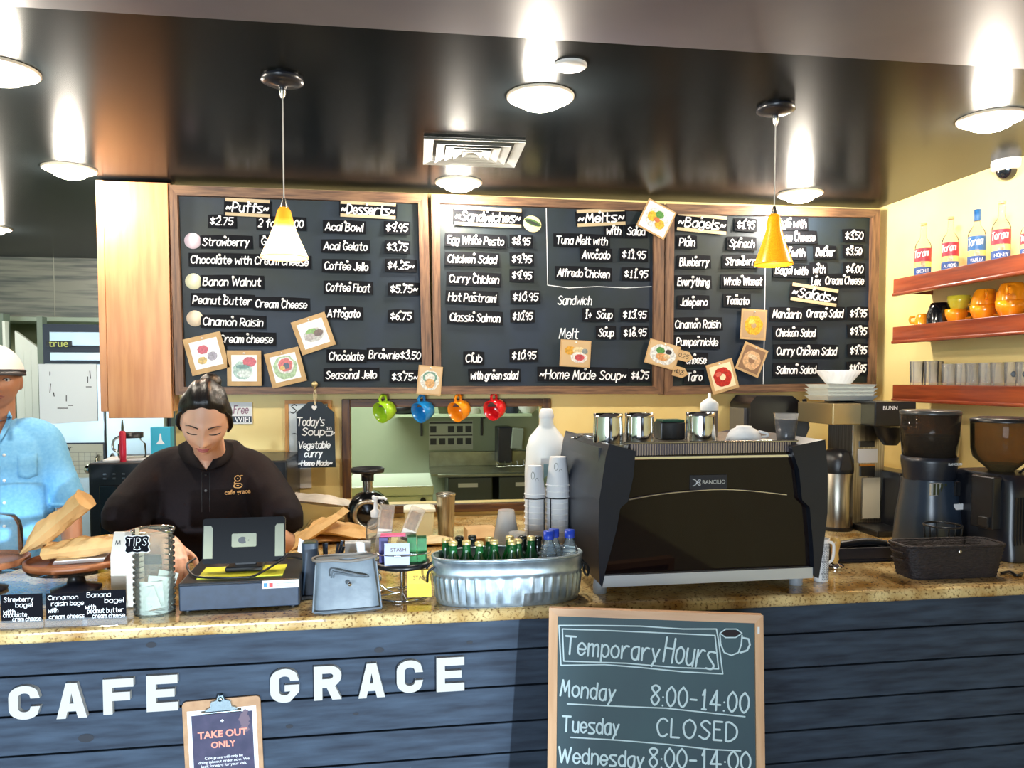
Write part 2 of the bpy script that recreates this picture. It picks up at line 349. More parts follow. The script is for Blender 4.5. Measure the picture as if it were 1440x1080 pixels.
for i in range(9):
    z0 = max(z1 - ph * random.choice((.92, 1, 1.08)), .02); plank(z1, z0, i == 0); z1 = z0
    if z1 <= .03: break
b = B().box(CXL, .05, 0, CXR, CD - .06, za - .002); b.obj('carcass', mat('carcass_black', (20, 20, 24), .6), counter)
b = B()
for px, py, r in ((208, 912, .011), (162, 958, .007), (405, 1028, .008), (533, 919, .011), (662, 908, .007), (115, 1045, .016), (500, 1010, .006)):
    x, z = CP.U(px, py); b.lathe([(r, 0), (r * .7, .0012), (.0005, .0014)], 12, cap0=False) if 0 else b.add([(x + r * 1.2 * math.cos(a * PI / 6), .0268, z + r * .7 * math.sin(a * PI / 6)) for a in range(12)], [tuple(range(12))])
b.obj('knot', m_knot, counter)
top = T('granite_worktop', 'polished beige speckled granite slab on the plank counter', 'worktop', (C0.x, C0.y, 0), CA)
B().box(CXL, 0, za, CXR, CD, ZT).obj('slab', M_gran, top, bev=.012, seg=4)
# ---------------------------------------------------------------- back counter
ZB = 0.90; BCY = onZ(1190, 766, ZB).y
bx0 = onY(392, 700, BCY).x
bc = T('back_counter', 'dark base cabinets under the granite shelf along the yellow wall', 'counter', (bx0, BCY, 0))
B().box(0, .04, .08, XR - bx0 - .01, WY - BCY - .04, ZB - .04).obj('carcass', M_blk2, bc)
for i in range(5):
    w = (XR - bx0 - .02) / 5; d = B().box(i * w + .01, .02, .1, (i + 1) * w - .01, .04, ZB - .06).obj('door', M_blk2, bc, bev=.003)
    B().tube([(i * w + .05, .0, .7), (i * w + .05, .0, .8)], .005).obj('handle', M_steel, d)
bt = T('granite_back_worktop', 'narrow beige granite slab on the cabinets by the yellow wall', 'worktop', (bx0, BCY, 0))
B().box(0, 0, ZB - .04, XR - bx0 - .005, WY - BCY - .002, ZB).obj('slab', M_gran, bt, bev=.01, seg=3)

# ================================================================ ceiling fittings
def spot_power(o, e): pass
def downlight(px, py, label, e=40, z=ZCEIL):
    p = onZ(px, py, z); t = T('recessed_light', label, 'ceiling light', p, group='recessed ceiling lights')
    b = B(); b.lathe([(.118, -.001), (.118, -.006), (.108, -.012), (.088, -.010), (.082, -.004)], 40, cap0=False); b.obj('trim_ring', mat('warm_white_metal', (238, 226, 205), .35), t)
    b = B(); b.lathe([(.082, -.004), (.08, -.018), (.066, -.034), (.04, -.044), (.001, -.047)], 32, cap0=False); b.obj('lens', M_glow, t)
    light('recessed_lamp', 'POINT', p + Vector((0, 0, -.085)), e, (1, .9, .76), shadow_soft_size=.05)
    return t
downlight(-2, 97, 'white recessed ceiling light cut off by the frame edge, near the tan ceiling panel')
downlight(760, 135, 'bright recessed ceiling light beside the flat round ceiling cover')
downlight(1394, 166, 'bright recessed ceiling light just above the dome camera')
downlight(98, 237, 'recessed ceiling light just in front of the tall wooden cabinet', 33)
downlight(645, 256, 'recessed ceiling light between the air vent and the sandwich board', 33)
downlight(1125, 272, 'recessed ceiling light above the bagel menu board', 33)
downlight(-12, 320, 'farthest recessed ceiling light, by the stone tile wall', 33)
# flat round cover
p = onZ(802, 91, ZCEIL); tag(B().lathe([(.052, 0), (.052, -.005), (.046, -.009), (.001, -.010)], 32).obj('ceiling_cover', M_paper, loc=p), 'flat white round cover plate on the dark ceiling', 'cover plate')
# air vent
c4 = [onZ(x, y, ZCEIL) for x, y in ((606, 192), (749, 197), (715, 232), (586, 227))]
ctr = sum(c4, Vector()) / 4; ax = ((c4[1] - c4[0]) + (c4[2] - c4[3])); ang = math.atan2(ax.y, ax.x); wv = ax.length / 4; dv = ((c4[0] - c4[3]).length + (c4[1] - c4[2]).length) / 4
v = T('air_vent', 'square white louvred air vent in the dark ceiling', 'air vent', ctr, ang)
m_v = mat('vent_white', (226, 232, 232), .4); f = B()
for k, (q, zz) in enumerate(((1, 0), (.74, .004), (.55, .008), (.37, .012), (.2, .016))):
    b = B() if k else f
    wo, do = wv * q, dv * q; wi, di = wo - (.045 if k == 0 else .036), do - (.045 if k == 0 else .036); z0 = -.012 - (.0 if k == 0 else .004)
    R = [[(-wo, -do, z0 + .001), (wo, -do, z0 + .001), (wo, do, z0 + .001), (-wo, do, z0 + .001)], [(-wo, -do, z0), (wo, -do, z0), (wo, do, z0), (-wo, do, z0)], [(-wi, -di, z0 + .01), (wi, -di, z0 + .01), (wi, di, z0 + .01), (-wi, di, z0 + .01)]]
    b.rings(R, False, False, False)
    b.obj('frame' if k == 0 else 'louvre', m_v, v)
B().box(-wv, -dv, -.003, wv, dv, -.001).obj('duct', mat('duct_grey', (84, 88, 88), .6), v)
# dome camera
p = onZ(1417, 226, ZCEIL); dc = T('dome_camera', 'white dome security camera with a smoked bubble on the ceiling', 'security camera', p)
B().lathe([(.064, 0), (.066, -.01), (.064, -.035), (.054, -.045), (.045, -.046)], 36, cap1=True).obj('housing', M_paper, dc)
B().lathe([(.045, -.045)] + [(.045 * math.cos(a), -.045 - .042 * math.sin(a)) for a in (.2, .5, .8, 1.1, 1.4, 1.56)], 32, cap0=False).obj('bubble', mat('smoked_bubble', (18, 26, 34), .05, spec=.8), dc)
# pendants
def pendant(px, ytop, pyshade, pybot, hw, label, glow, power, Y):
    c = onZ(px, ytop, ZCEIL); Yp = c.y; pt = onY(px, pyshade, Yp); pb = onY(px, pybot, Yp); r = hw * mpp(pb)
    t = T('pendant_lamp', label, 'pendant lamp', c)
    B().lathe([(.065, 0), (.068, -.012), (.05, -.02), (.012, -.026), (.012, -.04)], 32, cap1=True).obj('canopy', M_blk2, t)
    B().lathe([(.011, -.026), (.011, -.05), (.005, -.065)], 16, cap1=True).obj('cord_grip', M_steel, t)
    zt, zb = pt.z - c.z, pb.z - c.z; h = zt - zb
    B().tube([(0, 0, -.06), (0, 0, zt)], .0022).obj('cord', mat('grey_cord', (176, 174, 168), .5), t)
    B().lathe([(.005, zt + .02), (.014, zt - .012), (.016, zt - .03)], 16).obj('socket', M_steel, t)
    prof = [(.013, zt - .01), (.02, zt - h * .12), (r * .42, zt - h * .4), (r * .68, zt - h * .68), (r * .98, zb + .006), (r, zb)]
    s = B().lathe(prof, 40, cap0=False).obj('lamp_shade', glow, t, solid=.004)
    B().sph((0, 0, zb + h * .3), (.022, .022, .03)).obj('bulb', mat('bulb_glow' + str(power), (255, 240, 210), .4, emis=(255, 236, 190), es=power * 8), t)
    light('pendant_bulb', 'POINT', c + Vector((0, 0, zb + h * .12)), power, (1, .8, .5), shadow_soft_size=.03)
    return t
def shade_mat(name, hot):
    m = mat(name, (240, 160, 40), 0.25, emis=(255, 150, 30), es=.6); N = m.node_tree.nodes; L = m.node_tree.links; p = N['Principled BSDF']
    if hot:   # lit art glass, brightest round the bulb
        t = N.new('ShaderNodeTexCoord'); sx = N.new('ShaderNodeSeparateXYZ'); L.new(t.outputs['Generated'], sx.inputs[0])
        r = N.new('ShaderNodeValToRGB'); e = r.color_ramp.elements; e[0].position = 0.0; e[0].color = (2.0, 1.2, .5, 1); e[1].position = 1.0; e[1].color = (.5, .22, .02, 1)
        for pos, c in ((.1, (4, 3.3, 2, 1)), (.5, (4, 3.2, 1.9, 1)), (.66, (1.5, .8, .1, 1)), (.78, (.7, .32, .02, 1))): q = e.new(pos); q.color = c
        L.new(sx.outputs['Z'], r.inputs[0]); L.new(r.outputs[0], p.inputs['Emission Color']); p.inputs['Emission Strength'].default_value = 1.0
    else:
        n = N.new('ShaderNodeTexNoise'); n.inputs['Scale'].default_value = 40; r = N.new('ShaderNodeValToRGB'); r.color_ramp.elements[0].color = rgba((196, 116, 10)); r.color_ramp.elements[1].color = rgba((255, 186, 33))
        L.new(n.outputs[0], r.inputs[0]); L.new(r.outputs[0], p.inputs['Base Color']); L.new(r.outputs[0], p.inputs['Emission Color']); p.inputs['Emission Strength'].default_value = .5
    return m
pendant(397, 110, 288, 363, 32, 'glowing amber glass pendant lamp in front of the Puffs menu board', shade_mat('amber_glass_lit', True), 6, 0)
pendant(1091, 151, 298, 373, 26, 'speckled amber glass pendant lamp in front of the Bagels menu board', shade_mat('amber_glass_dim', False), 2.5, 0)
# unseen tube light on the kitchen ceiling, no daylight
kl = light('kitchen_tube_lamp', 'AREA', (-0.6, KY - .6, ZCEIL - .08), 60, (.92, 1, .9), shape='RECTANGLE', size=1.6, size_y=.5)
kf = T('kitchen_light', 'flat white tube light fitting on the kitchen ceiling', 'ceiling light', (-0.6, KY - .6, ZCEIL)); B().box(-.8, -.25, -.05, .8, .25, -.001).obj('housing', M_paper, kf)
# ================================================================ menu boards
M_tape = mat('kraft_tape', (196, 176, 140), .6)
M_pin = mat('white_pin', (245, 245, 245), .4)
BP = Plane((0, WY - .075, 0))                      # common face plane of the hung boards
def board(name_label, c, inner, cat='menu board', vertical=None):
    "c: outer corners TL TR BR BL in the photograph, inner: the slate's corners"
    o = [BP.U(*q) for q in c]; i = [BP.U(*q) for q in inner]
    ox, oz = sum(q[0] for q in o) / 4, sum(q[1] for q in o) / 4
    t = T('menu_board', name_label, cat, (ox, BP.o.y, oz), group='framed slate menu boards')
    o = [(x - ox, z - oz) for x, z in o]; i = [(x - ox, z - oz) for x, z in i]
    fr = T('frame', None, None); fr.parent = t
    for k in range(4):
        a, bb = k, (k + 1) % 4
        B().prism([o[a], o[bb], i[bb], i[a]], -.028, .074).obj('frame_rail' if k % 2 == 0 else 'frame_stile', M_oakh if k % 2 == 0 else M_oakv, fr, bev=.003)
    B().prism(i, 0, .02).obj('slate', M_board, t)
    t['_o'] = (ox, oz); return t, ox, oz
b1, bx1, bz1 = board('framed slate menu board for puffs and desserts, beside the wooden cabinet', [(240, 262), (601, 274), (608, 553), (249, 555)], [(251, 276), (588, 287), (594, 545), (261, 544)])
b2, bx2, bz2 = board('framed slate menu board for sandwiches and melts, middle of the three', [(606, 274), (932, 288), (931, 554), (610, 554)], [(618, 287), (918, 298), (917, 543), (620, 543)])
b3, bx3, bz3 = board('framed slate menu board for bagels and salads, nearest the shelves', [(934, 288), (1234, 296), (1228, 548), (932, 555)], [(946, 302), (1223, 307), (1219, 538), (944, 543)])
# pinned strips of lettering: (text, x0, x1, y, what sets it apart)
def strip(text, x0, x1, y, ctx, h=11.5, price=False, card=True, rot=None, w=None, gap=1.7, tl=None):
    ca = BP.U((x0 + x1) / 2, y); s = mpp((ca[0], BP.o.y, ca[1])); wd = (x1 - x0) * s
    rot = random.uniform(-.02, .02) if rot is None else rot
    if price: label = 'black price strip lettered %s, %s' % (text.strip('~'), ctx)
    else: label = 'black menu strip lettered %s, %s' % (text, ctx)
    t = T('price_strip' if price else 'menu_strip', label, 'price strip' if price else 'menu strip', (ca[0], BP.o.y - .004, ca[1]), group='price strips on the menu boards' if price else 'lettered strips on the menu boards')
    t.rotation_euler[1] = -rot
    if card:
        hw, hh = wd / 2 + 4 * s, (h * .5 + 4) * s; j = lambda: random.uniform(-.9, .9) * s
        b = B(); k = 7
        top = [(-hw + 2 * hw * i / k, hh + .9 * s * math.sin(PI * i / k)) for i in range(k + 1)]; bot = [(-hw + 2 * hw * i / k + j() * .4, -hh + j() * .5) for i in range(k + 1)]
        n = k + 1   # a card that curls away from the slate at its foot
        yt = [-.002] * n; yb = [-.012 - .004 * math.sin(i) for i in range(n)]
        V = [(x, yt[i], z) for i, (x, z) in enumerate(top)] + [(x, -.010, z) for i, (x, z) in enumerate(bot)]
        V += [(x, y + .0015, z) for x, y, z in V]
        F = [(n + i, n + i + 1, i + 1, i) for i in range(k)] + [(2 * n + i, 2 * n + i + 1, 3 * n + i + 1, 3 * n + i) for i in range(k)]
        F += [(i, i + 1, 2 * n + i + 1, 2 * n + i) for i in range(k)] + [(n + i + 1, n + i, 3 * n + i, 3 * n + i + 1) for i in range(k)] + [(0, 2 * n, 3 * n, n), (k, n + k, 3 * n + k, 2 * n + k)]
        b.add(V, F); b.obj('card', M_strip, t)
    b = B(); hand(b, text, -wd / 2, wd / 2, 0, h * s, (w or 1.6) * s, -.0125, gap=gap); b.obj('lettering', M_ink, t)
    if card: B().at((random.uniform(-3, 3) * s, -.006, (h * .5 + 1.5) * s), (PI / 2, 0, 0)).lathe([(1.9 * s, 0), (1.7 * s, .01), (.2 * s, .0125)], 10, cap0=False).obj('pin', M_pin, t)
    for sgn in (tl or ()):   # kraft tape along the top and bottom of a heading
        b = B(); zz = sgn * s; b.prism([(-wd / 2 - 2 * s, zz - 2.3 * s), (wd / 2 + 2 * s, zz - 2.3 * s), (wd / 2 + 2 * s, zz + 2.3 * s), (-wd / 2 - 2 * s, zz + 2.3 * s)], -.0118, -.0105); b.obj('tape', M_tape, t)
    return t
H = dict(h=12.5, w=2.1, card=True)
strip('~Puffs~', 321, 377, 293, 'heading between two kraft tapes', tl=(10, -10), rot=-.02, **H)
strip('~Desserts~', 482, 554, 296, 'heading between two kraft tapes', tl=(9, -9), rot=-.02, **H)
strip('~Sandwiches~', 641, 731, 306, 'heading between two kraft tapes', tl=(11, -11), rot=-.015, **H)
strip('~Melts~', 812, 877, 307, 'heading between two kraft tapes', tl=(10, -9), rot=.07, **H)
strip('~Bagels~', 952, 1020, 315, 'heading between two kraft tapes', tl=(10.5, -10.5), rot=-.06, **H)
strip('~Salads~', 1111, 1176, 415, 'heading between two kraft tapes', tl=(10, -10), rot=-.13, **H)
P, S_ = True, False
for a in [
 ('2 for $5.00', 366, 426, 315, 'partly behind the glowing pendant shade', S_), ('Strawberry', 288, 350, 341, 'beside the pink disc', S_), ('Gu', 369, 382, 340, 'mostly hidden by the glowing pendant shade', S_),
 ('Chocolate with', 272, 353, 366, 'under Strawberry', S_), ('Cream cheese', 361, 433, 368, 'just under the glowing pendant shade', S_), ('Banan Walnut', 289, 366, 397, 'beside the yellow disc', S_),
 ('Peanut Butter', 275, 353, 423, 'under Banan Walnut', S_), ('Cream Cheese', 362, 431, 428, 'beside Peanut Butter', S_), ('Cinamon Raisin', 289, 369, 453, 'beside the cream disc', S_), ('Cream cheese', 312, 383, 477, 'above the round pastry photo', S_),
 ('Acai Bowl', 459, 510, 320, 'top of the dessert list', S_), ('Acai Gelato', 457, 516, 347, 'second in the dessert list', S_), ('Coffee Jello', 458, 517, 375, 'third in the dessert list', S_), ('Coffee Float', 460, 520, 405, 'fourth in the dessert list', S_), ('Affogato', 462, 506, 441, 'beside the kraft salad photo', S_), ('Chocolate', 464, 511, 501, 'beside Brownie', S_), ('Brownie', 520, 561, 499, 'beside Chocolate', S_), ('Seasonal Jello', 460, 529, 527, 'bottom of the dessert list', S_),
 ('$2.75', 298, 328, 312, 'under the Puffs heading', P), ('$9.95', 544, 573, 321, 'beside Acai Bowl', P), ('$3.75', 545, 573, 348, 'beside Acai Gelato', P), ('$4.25~', 546, 582, 374, 'beside Coffee Jello', P), ('$5.75~', 550, 587, 407, 'beside Coffee Float', P), ('$6.75', 550, 578, 445, 'beside Affogato', P), ('$3.50', 564, 591, 500, 'beside Brownie', P), ('$3.75~', 552, 587, 530, 'beside Seasonal Jello', P),
 ('Egg White Pesto', 630, 708, 339, 'top of the sandwich list', S_), ('Chicken Salad', 630, 698, 365, 'second in the sandwich list', S_), ('Curry Chicken', 632, 701, 393, 'third in the sandwich list', S_), ('Hot Pastrami', 631, 697, 419, 'fourth in the sandwich list', S_), ('Classic Salmon', 633, 703, 447, 'fifth in the sandwich list', S_), ('Club', 655, 677, 504, 'above with green salad', S_), ('with green salad', 662, 728, 528, 'under Club', S_),
 ('$8.95', 720, 745, 340, 'beside Egg White Pesto', P), ('$9.95', 720, 747, 365, 'beside Chicken Salad on the sandwich board', P), ('$9.95', 720, 747, 388, 'beside Curry Chicken on the sandwich board', P), ('$10.95', 721, 756, 418, 'beside Hot Pastrami', P), ('$10.95', 721, 748, 445, 'beside Classic Salmon', P), ('$10.95', 720, 753, 500, 'beside Club', P),
 ('with', 852, 872, 325, 'under the Melts heading', S_), ('Salad', 881, 906, 326, 'beside the tilted kraft egg photo', S_), ('Tuna Melt with', 781, 854, 339, 'top of the melts list', S_), ('Avocado', 818, 857, 359, 'second line of the melts list', S_), ('Alfredo Chicken', 783, 857, 385, 'third line of the melts list', S_), ('1+', 822, 831, 443, 'beside Soup', S_), ('Soup', 838, 860, 443, 'under Sandwich', S_), ('Soup', 841, 862, 468, 'beside Melt', S_), ('~Home Made Soup~', 758, 881, 527, 'along the foot of the board', S_),
 ('$11.95', 874, 907, 359, 'beside Avocado', P), ('$11.95', 877, 910, 386, 'beside Alfredo Chicken', P), ('$13.95', 875, 908, 443, 'beside the Soup under Sandwich', P), ('$16.95', 876, 908, 468, 'beside Melt and Soup', P), ('$4.75', 887, 911, 528, 'beside Home Made Soup', P),
 ('Plain', 954, 976, 341, 'top of the bagel list', S_), ('Spinach', 1024, 1060, 343, 'beside Plain', S_), ('Blueberry', 954, 996, 369, 'under Plain', S_), ('Strawberry', 1018, 1065, 368, 'beside Blueberry', S_), ('Everything', 951, 997, 397, 'under Blueberry', S_), ('Whole Wheat', 1015, 1071, 396, 'beside Everything', S_), ('Jalepeno', 955, 994, 425, 'under Everything', S_), ('Tomato', 1019, 1052, 423, 'beside Jalepeno', S_), ('Cinamon Raisin', 947, 1013, 456, 'under Jalepeno', S_), ('Pumpernickle', 949, 1009, 481, 'under Cinamon Raisin', S_), ('Cheese', 963, 992, 506, 'under Pumpernickle', S_), ('Taro', 964, 986, 530, 'bottom of the bagel list', S_),
 ('Bagle with', 1087, 1133, 315, 'top line of the second bagel column', S_), ('Cream Cheese', 1084, 1146, 334, 'partly behind the amber pendant shade', S_), ('Bagel with', 1085, 1131, 356, 'beside Butter', S_), ('Butter', 1145, 1172, 355, 'on the bagel board', S_), ('Bagel with', 1088, 1135, 381, 'beside the lone with', S_), ('with', 1141, 1159, 379, 'above Lox', S_), ('Lox', 1139, 1152, 396, 'above the Salads heading', S_), ('Cream Cheese', 1157, 1214, 395, 'beside Lox', S_),
 ('$1.95', 1035, 1060, 317, 'beside the Bagels heading', P), ('$3.50', 1186, 1212, 332, 'highest in its column on the bagel board', P), ('$3.50', 1187, 1210, 354, 'beside Butter', P), ('$4.00', 1187, 1212, 379, 'above Cream Cheese', P),
 ('Mandarin', 1084, 1126, 442, 'top of the salad list', S_), ('Orange Salad', 1131, 1185, 441, 'beside Mandarin', S_), ('Chicken Salad', 1088, 1146, 468, 'second in the salad list', S_), ('Curry Chicken Salad', 1088, 1177, 494, 'third in the salad list', S_), ('Salmon Salad', 1088, 1147, 520, 'bottom of the salad list', S_),
 ('$9.95', 1193, 1217, 441, 'beside Orange Salad', P), ('$9.95', 1193, 1217, 466, 'beside Chicken Salad on the salad list', P), ('$9.95', 1193, 1217, 493, 'beside Curry Chicken Salad', P), ('$10.95', 1192, 1216, 518, 'beside Salmon Salad, above the coffee filters', P)]:
    strip(a[0], a[1], a[2], a[3], a[4], price=a[5], h=12.5 if 'Home' in a[0] else (10 if a[5] else 10.5))
# chalk lines and words straight on the slate
def on_board(root, ox, oz, name, f, m=M_chalk, y=-.0012):
    b = B(); f(b, lambda px, py: (BP.U(px, py)[0] - ox, BP.U(px, py)[1] - oz)); return b.obj(name, m, root)
sB = mpp((bx2, BP.o.y, bz2))
def chalk2(b, U):
    b.ribbon([U(768, 292), U(769, 340), U(770, 401), U(800, 405), U(840, 403), U(880, 405), U(916, 403)], .9 * sB, -.0012)
    for t_, x0, x1, y, h in (('Sandwich', 785, 832, 422, 12), ('Melt', 787, 813, 469, 14)):
        q0, q1 = U(x0, y), U(x1, y); hand(b, t_, q0[0], q1[0], q0[1], h * sB, 1.5 * sB)
on_board(b2, bx2, bz2, 'chalk_lettering', chalk2)
on_board(b3, bx3, bz3, 'chalk_line', lambda b, U: b.ribbon([U(1077, 303), U(1076, 380), U(1075, 460), U(1073, 540)], .9 * sB, -.0012))
def disc(px, py, col, label):
    p = BP.U(px, py); r = 10.5 * sB
    tag(B().at((0, 0, 0), (PI / 2, 0, 0)).lathe([(r, 0), (r, .004), (.001, .0045)], 28).obj('flavour_disc', mat('disc_%d' % px, col, .5), loc=(p[0], BP.o.y - .003, p[1])), label, 'disc', 'flavour discs on the puffs board')
disc(271.4, 339, (250, 228, 240), 'pale pink paper disc beside Strawberry'); disc(272.5, 396, (252, 250, 212), 'pale yellow paper disc beside Banan Walnut'); disc(274.4, 448, (250, 228, 200), 'cream paper disc beside Cinamon Raisin')
# kraft-mounted food photos
def food_card(px, py, w, h, deg, label, shapes, bg=(238, 240, 236), inset=.74, tags=()):
    p = BP.U(px, py); s = sB * 1.0; w *= s; h *= s
    t = T('food_photo', label, 'food photo', (p[0], BP.o.y - .038, p[1]), group='food photos pinned to the menu boards'); t.rotation_euler[1] = -math.radians(deg)
    B().prism([(-w / 2, -h / 2), (w / 2, -h / 2), (w / 2, h / 2), (-w / 2, h / 2)], -.001, .003).obj('kraft_mount', M_kraft, t)
    b = B(); iw, ih = w * inset / 2, h * inset / 2
    b.prism([(-iw, -ih), (iw, -ih), (iw, ih), (-iw, ih)], -.002, -.001); ms = [mat('print_%d_%d_%d' % bg, bg, .35)]
    for k, (cx, cz, rx, rz, col, hole) in enumerate(shapes):
        m = mat('print_%d_%d_%d' % col, col, .35, col2=tuple(int(c * .78) for c in col), scale=90)
        if m not in ms: ms.append(m)
        b.m = ms.index(m); y = -.0022 - .0002 * k; n = 20
        O = [(cx * w + rx * w * math.cos(2 * PI * j / n) * (1 + .06 * math.sin(j * 2.3)), y, cz * h + rz * h * math.sin(2 * PI * j / n) * (1 + .06 * math.cos(j * 1.9))) for j in range(n)]
        if hole:
            I = [(cx * w + hole * rx * w * math.cos(2 * PI * j / n), y, cz * h + hole * rz * h * math.sin(2 * PI * j / n)) for j in range(n)]
            b.add(O + I, [(j, (j + 1) % n, n + (j + 1) % n, n + j) for j in range(n)])
        else: b.add(O, [tuple(range(n))])
    b.obj('photo_print', ms, t)
    B().at((0, -.001, h * .42), (PI / 2, 0, 0)).lathe([(.0045, 0), (.004, .006), (.0005, .008)], 10, cap0=False).obj('pin', M_pin, t)
    for dx, dz, txt in tags:
        f = B(); X, Z = dx * w, dz * h; f.prism([(X - .03, Z - .028), (X + .03, Z - .028), (X + .06, Z), (X + .03, Z + .028), (X - .03, Z + .028)], -.006, -.003); f = f.obj('price_tag', M_kraft, t)
        g = B(); hand(g, txt, X - .024, X + .032, Z, .022, .003, -.0062); g.obj('lettering', mat('ink_brown', (60, 50, 40), .6), f)
    return t
R_, Y_, G_, W_ = (214, 70, 66), (238, 196, 70), (120, 164, 92), (232, 232, 224)
food_card(292.8, 497.5, 48.6, 49, 13.9, 'kraft food photo with three round pastries, lowest at the cabinet end', [(-.06, .12, .14, .12, (206, 72, 84), 0), (.14, -.1, .13, .12, (170, 160, 170), 0), (-.14, -.16, .12, .1, (222, 184, 84), 0)])
food_card(345.6, 518, 43.6, 47, 0, 'upright kraft food photo with red fruit over pale jelly', [(-.05, -.06, .28, .26, (176, 206, 190), 0), (.16, .18, .2, .14, (206, 66, 72), 0), (-.04, .04, .2, .06, (96, 140, 128), 0), (.02, -.16, .24, .1, (226, 236, 226), 0)])
food_card(403, 517, 45.7, 46.7, 13.7, 'tilted kraft food photo with a fruit bowl ringed by leaves', [(0, 0, .34, .34, (176, 206, 150), 0), (.02, .06, .24, .24, (240, 232, 224), 0), (.02, .07, .2, .19, (216, 92, 78), 0), (.04, .04, .09, .09, (48, 62, 84), 0), (-.08, .0, .07, .07, (236, 186, 70), 0)])
food_card(442, 469.7, 46.5, 46, 19, 'tilted kraft food photo of a cake plate, highest on the puffs board', [(0, -.04, .3, .2, (206, 204, 196), 0), (-.04, .06, .16, .1, (134, 180, 86), 0), (.14, -.02, .14, .1, (112, 84, 62), 0), (-.12, -.06, .14, .1, (188, 178, 170), 0)])
food_card(807, 497.5, 43.6, 37.5, -3, 'level kraft food photo of mixed plates under the word Melt', [(-.18, .1, .18, .16, (226, 168, 60), 0), (.1, .12, .2, .14, (238, 216, 168), 0), (.12, -.14, .28, .2, (244, 236, 230), 0), (.14, -.14, .16, .12, (206, 84, 92), 0), (.3, .1, .1, .1, (150, 160, 160), 0)], bg=(200, 170, 128), inset=.9)
food_card(604, 535, 33, 40, -5, 'small kraft badge photo hung between the first two boards', [(0, 0, .4, .34, (238, 236, 226), 0), (0, .1, .3, .2, (116, 160, 140), .7), (.02, -.1, .2, .16, (228, 176, 110), 0)], bg=(206, 176, 134), inset=.9)
food_card(920, 310, 45, 42.5, -26, 'tilted kraft photo of egg muffins across the top of the second frame', [(0, 0, .4, .34, (238, 240, 238), 0), (-.16, .02, .16, .17, (240, 196, 60), 0), (.16, -.12, .16, .16, (238, 190, 50), 0), (.04, .17, .14, .12, (86, 150, 70), 0), (.02, -.02, .1, .08, (214, 120, 70), 0)], inset=.9)
food_card(928.6, 499, 47, 35, -15, 'kraft photo of a salad plate with two price tags', [(0, 0, .42, .4, (240, 242, 240), 0), (-.1, .14, .14, .14, (86, 150, 76), 0), (.16, .16, .1, .1, (54, 50, 56), 0), (0, -.1, .2, .16, (232, 168, 110), 0), (.14, -.04, .1, .1, (240, 214, 170), 0)], bg=(206, 176, 134), inset=.92, tags=((.62, .18, '0.25'), (.6, -.5, '+$0.25')))
food_card(1055.5, 457, 39, 44, -3, 'kraft photo of one golden yellow bagel, highest of the bagel photos', [(0, -.03, .36, .32, (240, 184, 52), .28), (-.08, .08, .12, .08, (250, 214, 110), 0)], bg=(176, 148, 116), inset=.86)
food_card(1052.8, 506, 38, 42, -22, 'tilted kraft photo of a pale plain bagel under the yellow one', [(0, -.02, .36, .33, (232, 186, 140), .36), (-.02, .1, .2, .08, (244, 214, 178), 0)], bg=(140, 108, 84), inset=.84)
food_card(1012, 529.4, 41, 44, 16, 'kraft photo of a red bagel on cream paper, lowest of the bagel photos', [(0, -.02, .34, .32, (206, 48, 40), .34), (-.12, .1, .12, .08, (232, 110, 96), 0)], bg=(246, 228, 190), inset=.8)
# sandwich cut-out
p = BP.U(748, 315.5); q = T('sandwich_cutout', 'small cut-out picture of a stuffed roll beside the Sandwiches heading', 'picture', (p[0], BP.o.y - .012, p[1])); q.rotation_euler[1] = .35; s = sB
B().prism([(13 * s * math.cos(a * PI / 10), 11 * s * math.sin(a * PI / 10)) for a in range(20)], 0, .003).obj('paper_shape', mat('roll_cream', (240, 222, 160), .5), q)
b = B().prism([(12.5 * s * math.cos(a * PI / 10), 2 * s + 4 * s * math.sin(a * PI / 10)) for a in range(20)], -.0012, -.0004); b.m = 1
b.prism([(11.5 * s * math.cos(a * PI / 10) - .5 * s, 1.5 * s + 2.2 * s * math.sin(a * PI / 10)) for a in range(20)], -.002, -.0012).obj('filling_print', [mat('roll_green', (70, 110, 50), .5), mat('roll_dark', (34, 46, 34), .5)], q)

# ---------------------------------------------------------------- signs on the yellow wall
NP = Plane((0, WY - .012, 0))
def flat(px0, py0, px1, py1, pl=NP): a = pl.U(px0, py0); c = pl.U(px1, py1); return (a[0] + c[0]) / 2, (a[1] + c[1]) / 2, abs(c[0] - a[0]), abs(a[1] - c[1])
x, z, w, h = flat(308, 566, 355, 596)
t = T('wifi_sign', 'small white Free WIFI notice on the yellow wall behind the cashier', 'sign', (x, NP.o.y, z))
B().prism([(-w / 2, -h / 2), (w / 2, -h / 2), (w / 2, h / 2), (-w / 2, h / 2)], 0, .008).obj('sheet', M_paper, t)
B().prism([(-w / 2 + .004, -h / 2 + .008), (w / 2 - .004, -h / 2 + .008), (w / 2 - .004, -h / 2 + h * .36), (-w / 2 + .004, -h / 2 + h * .36)], -.001, 0).obj('banner', mat('navy_print', (30, 44, 62), .5), t)
typed('WIFI', .05, M_ink, 'lettering', t, (w * .2, -.0014, -h / 2 + h * .2), ex=.0002, off=.0006, width=w * .46)
b = B(); hand(b, 'Free', -w * .05, w * .38, h * .16, h * .36, .005, -.0008); b.obj('script_lettering', mat('mauve_ink', (150, 110, 130), .6), t)
b = B()
for r in (.012, .022, .032): b.ribbon([(-w * .36 + r * math.cos(a), h * .05 + r * math.sin(a)) for a in [PI * (.2 + .1 * k) for k in range(7)]], .005, -.0008)
b.obj('wave_mark', mat('mauve_ink', (150, 110, 130), .6), t)
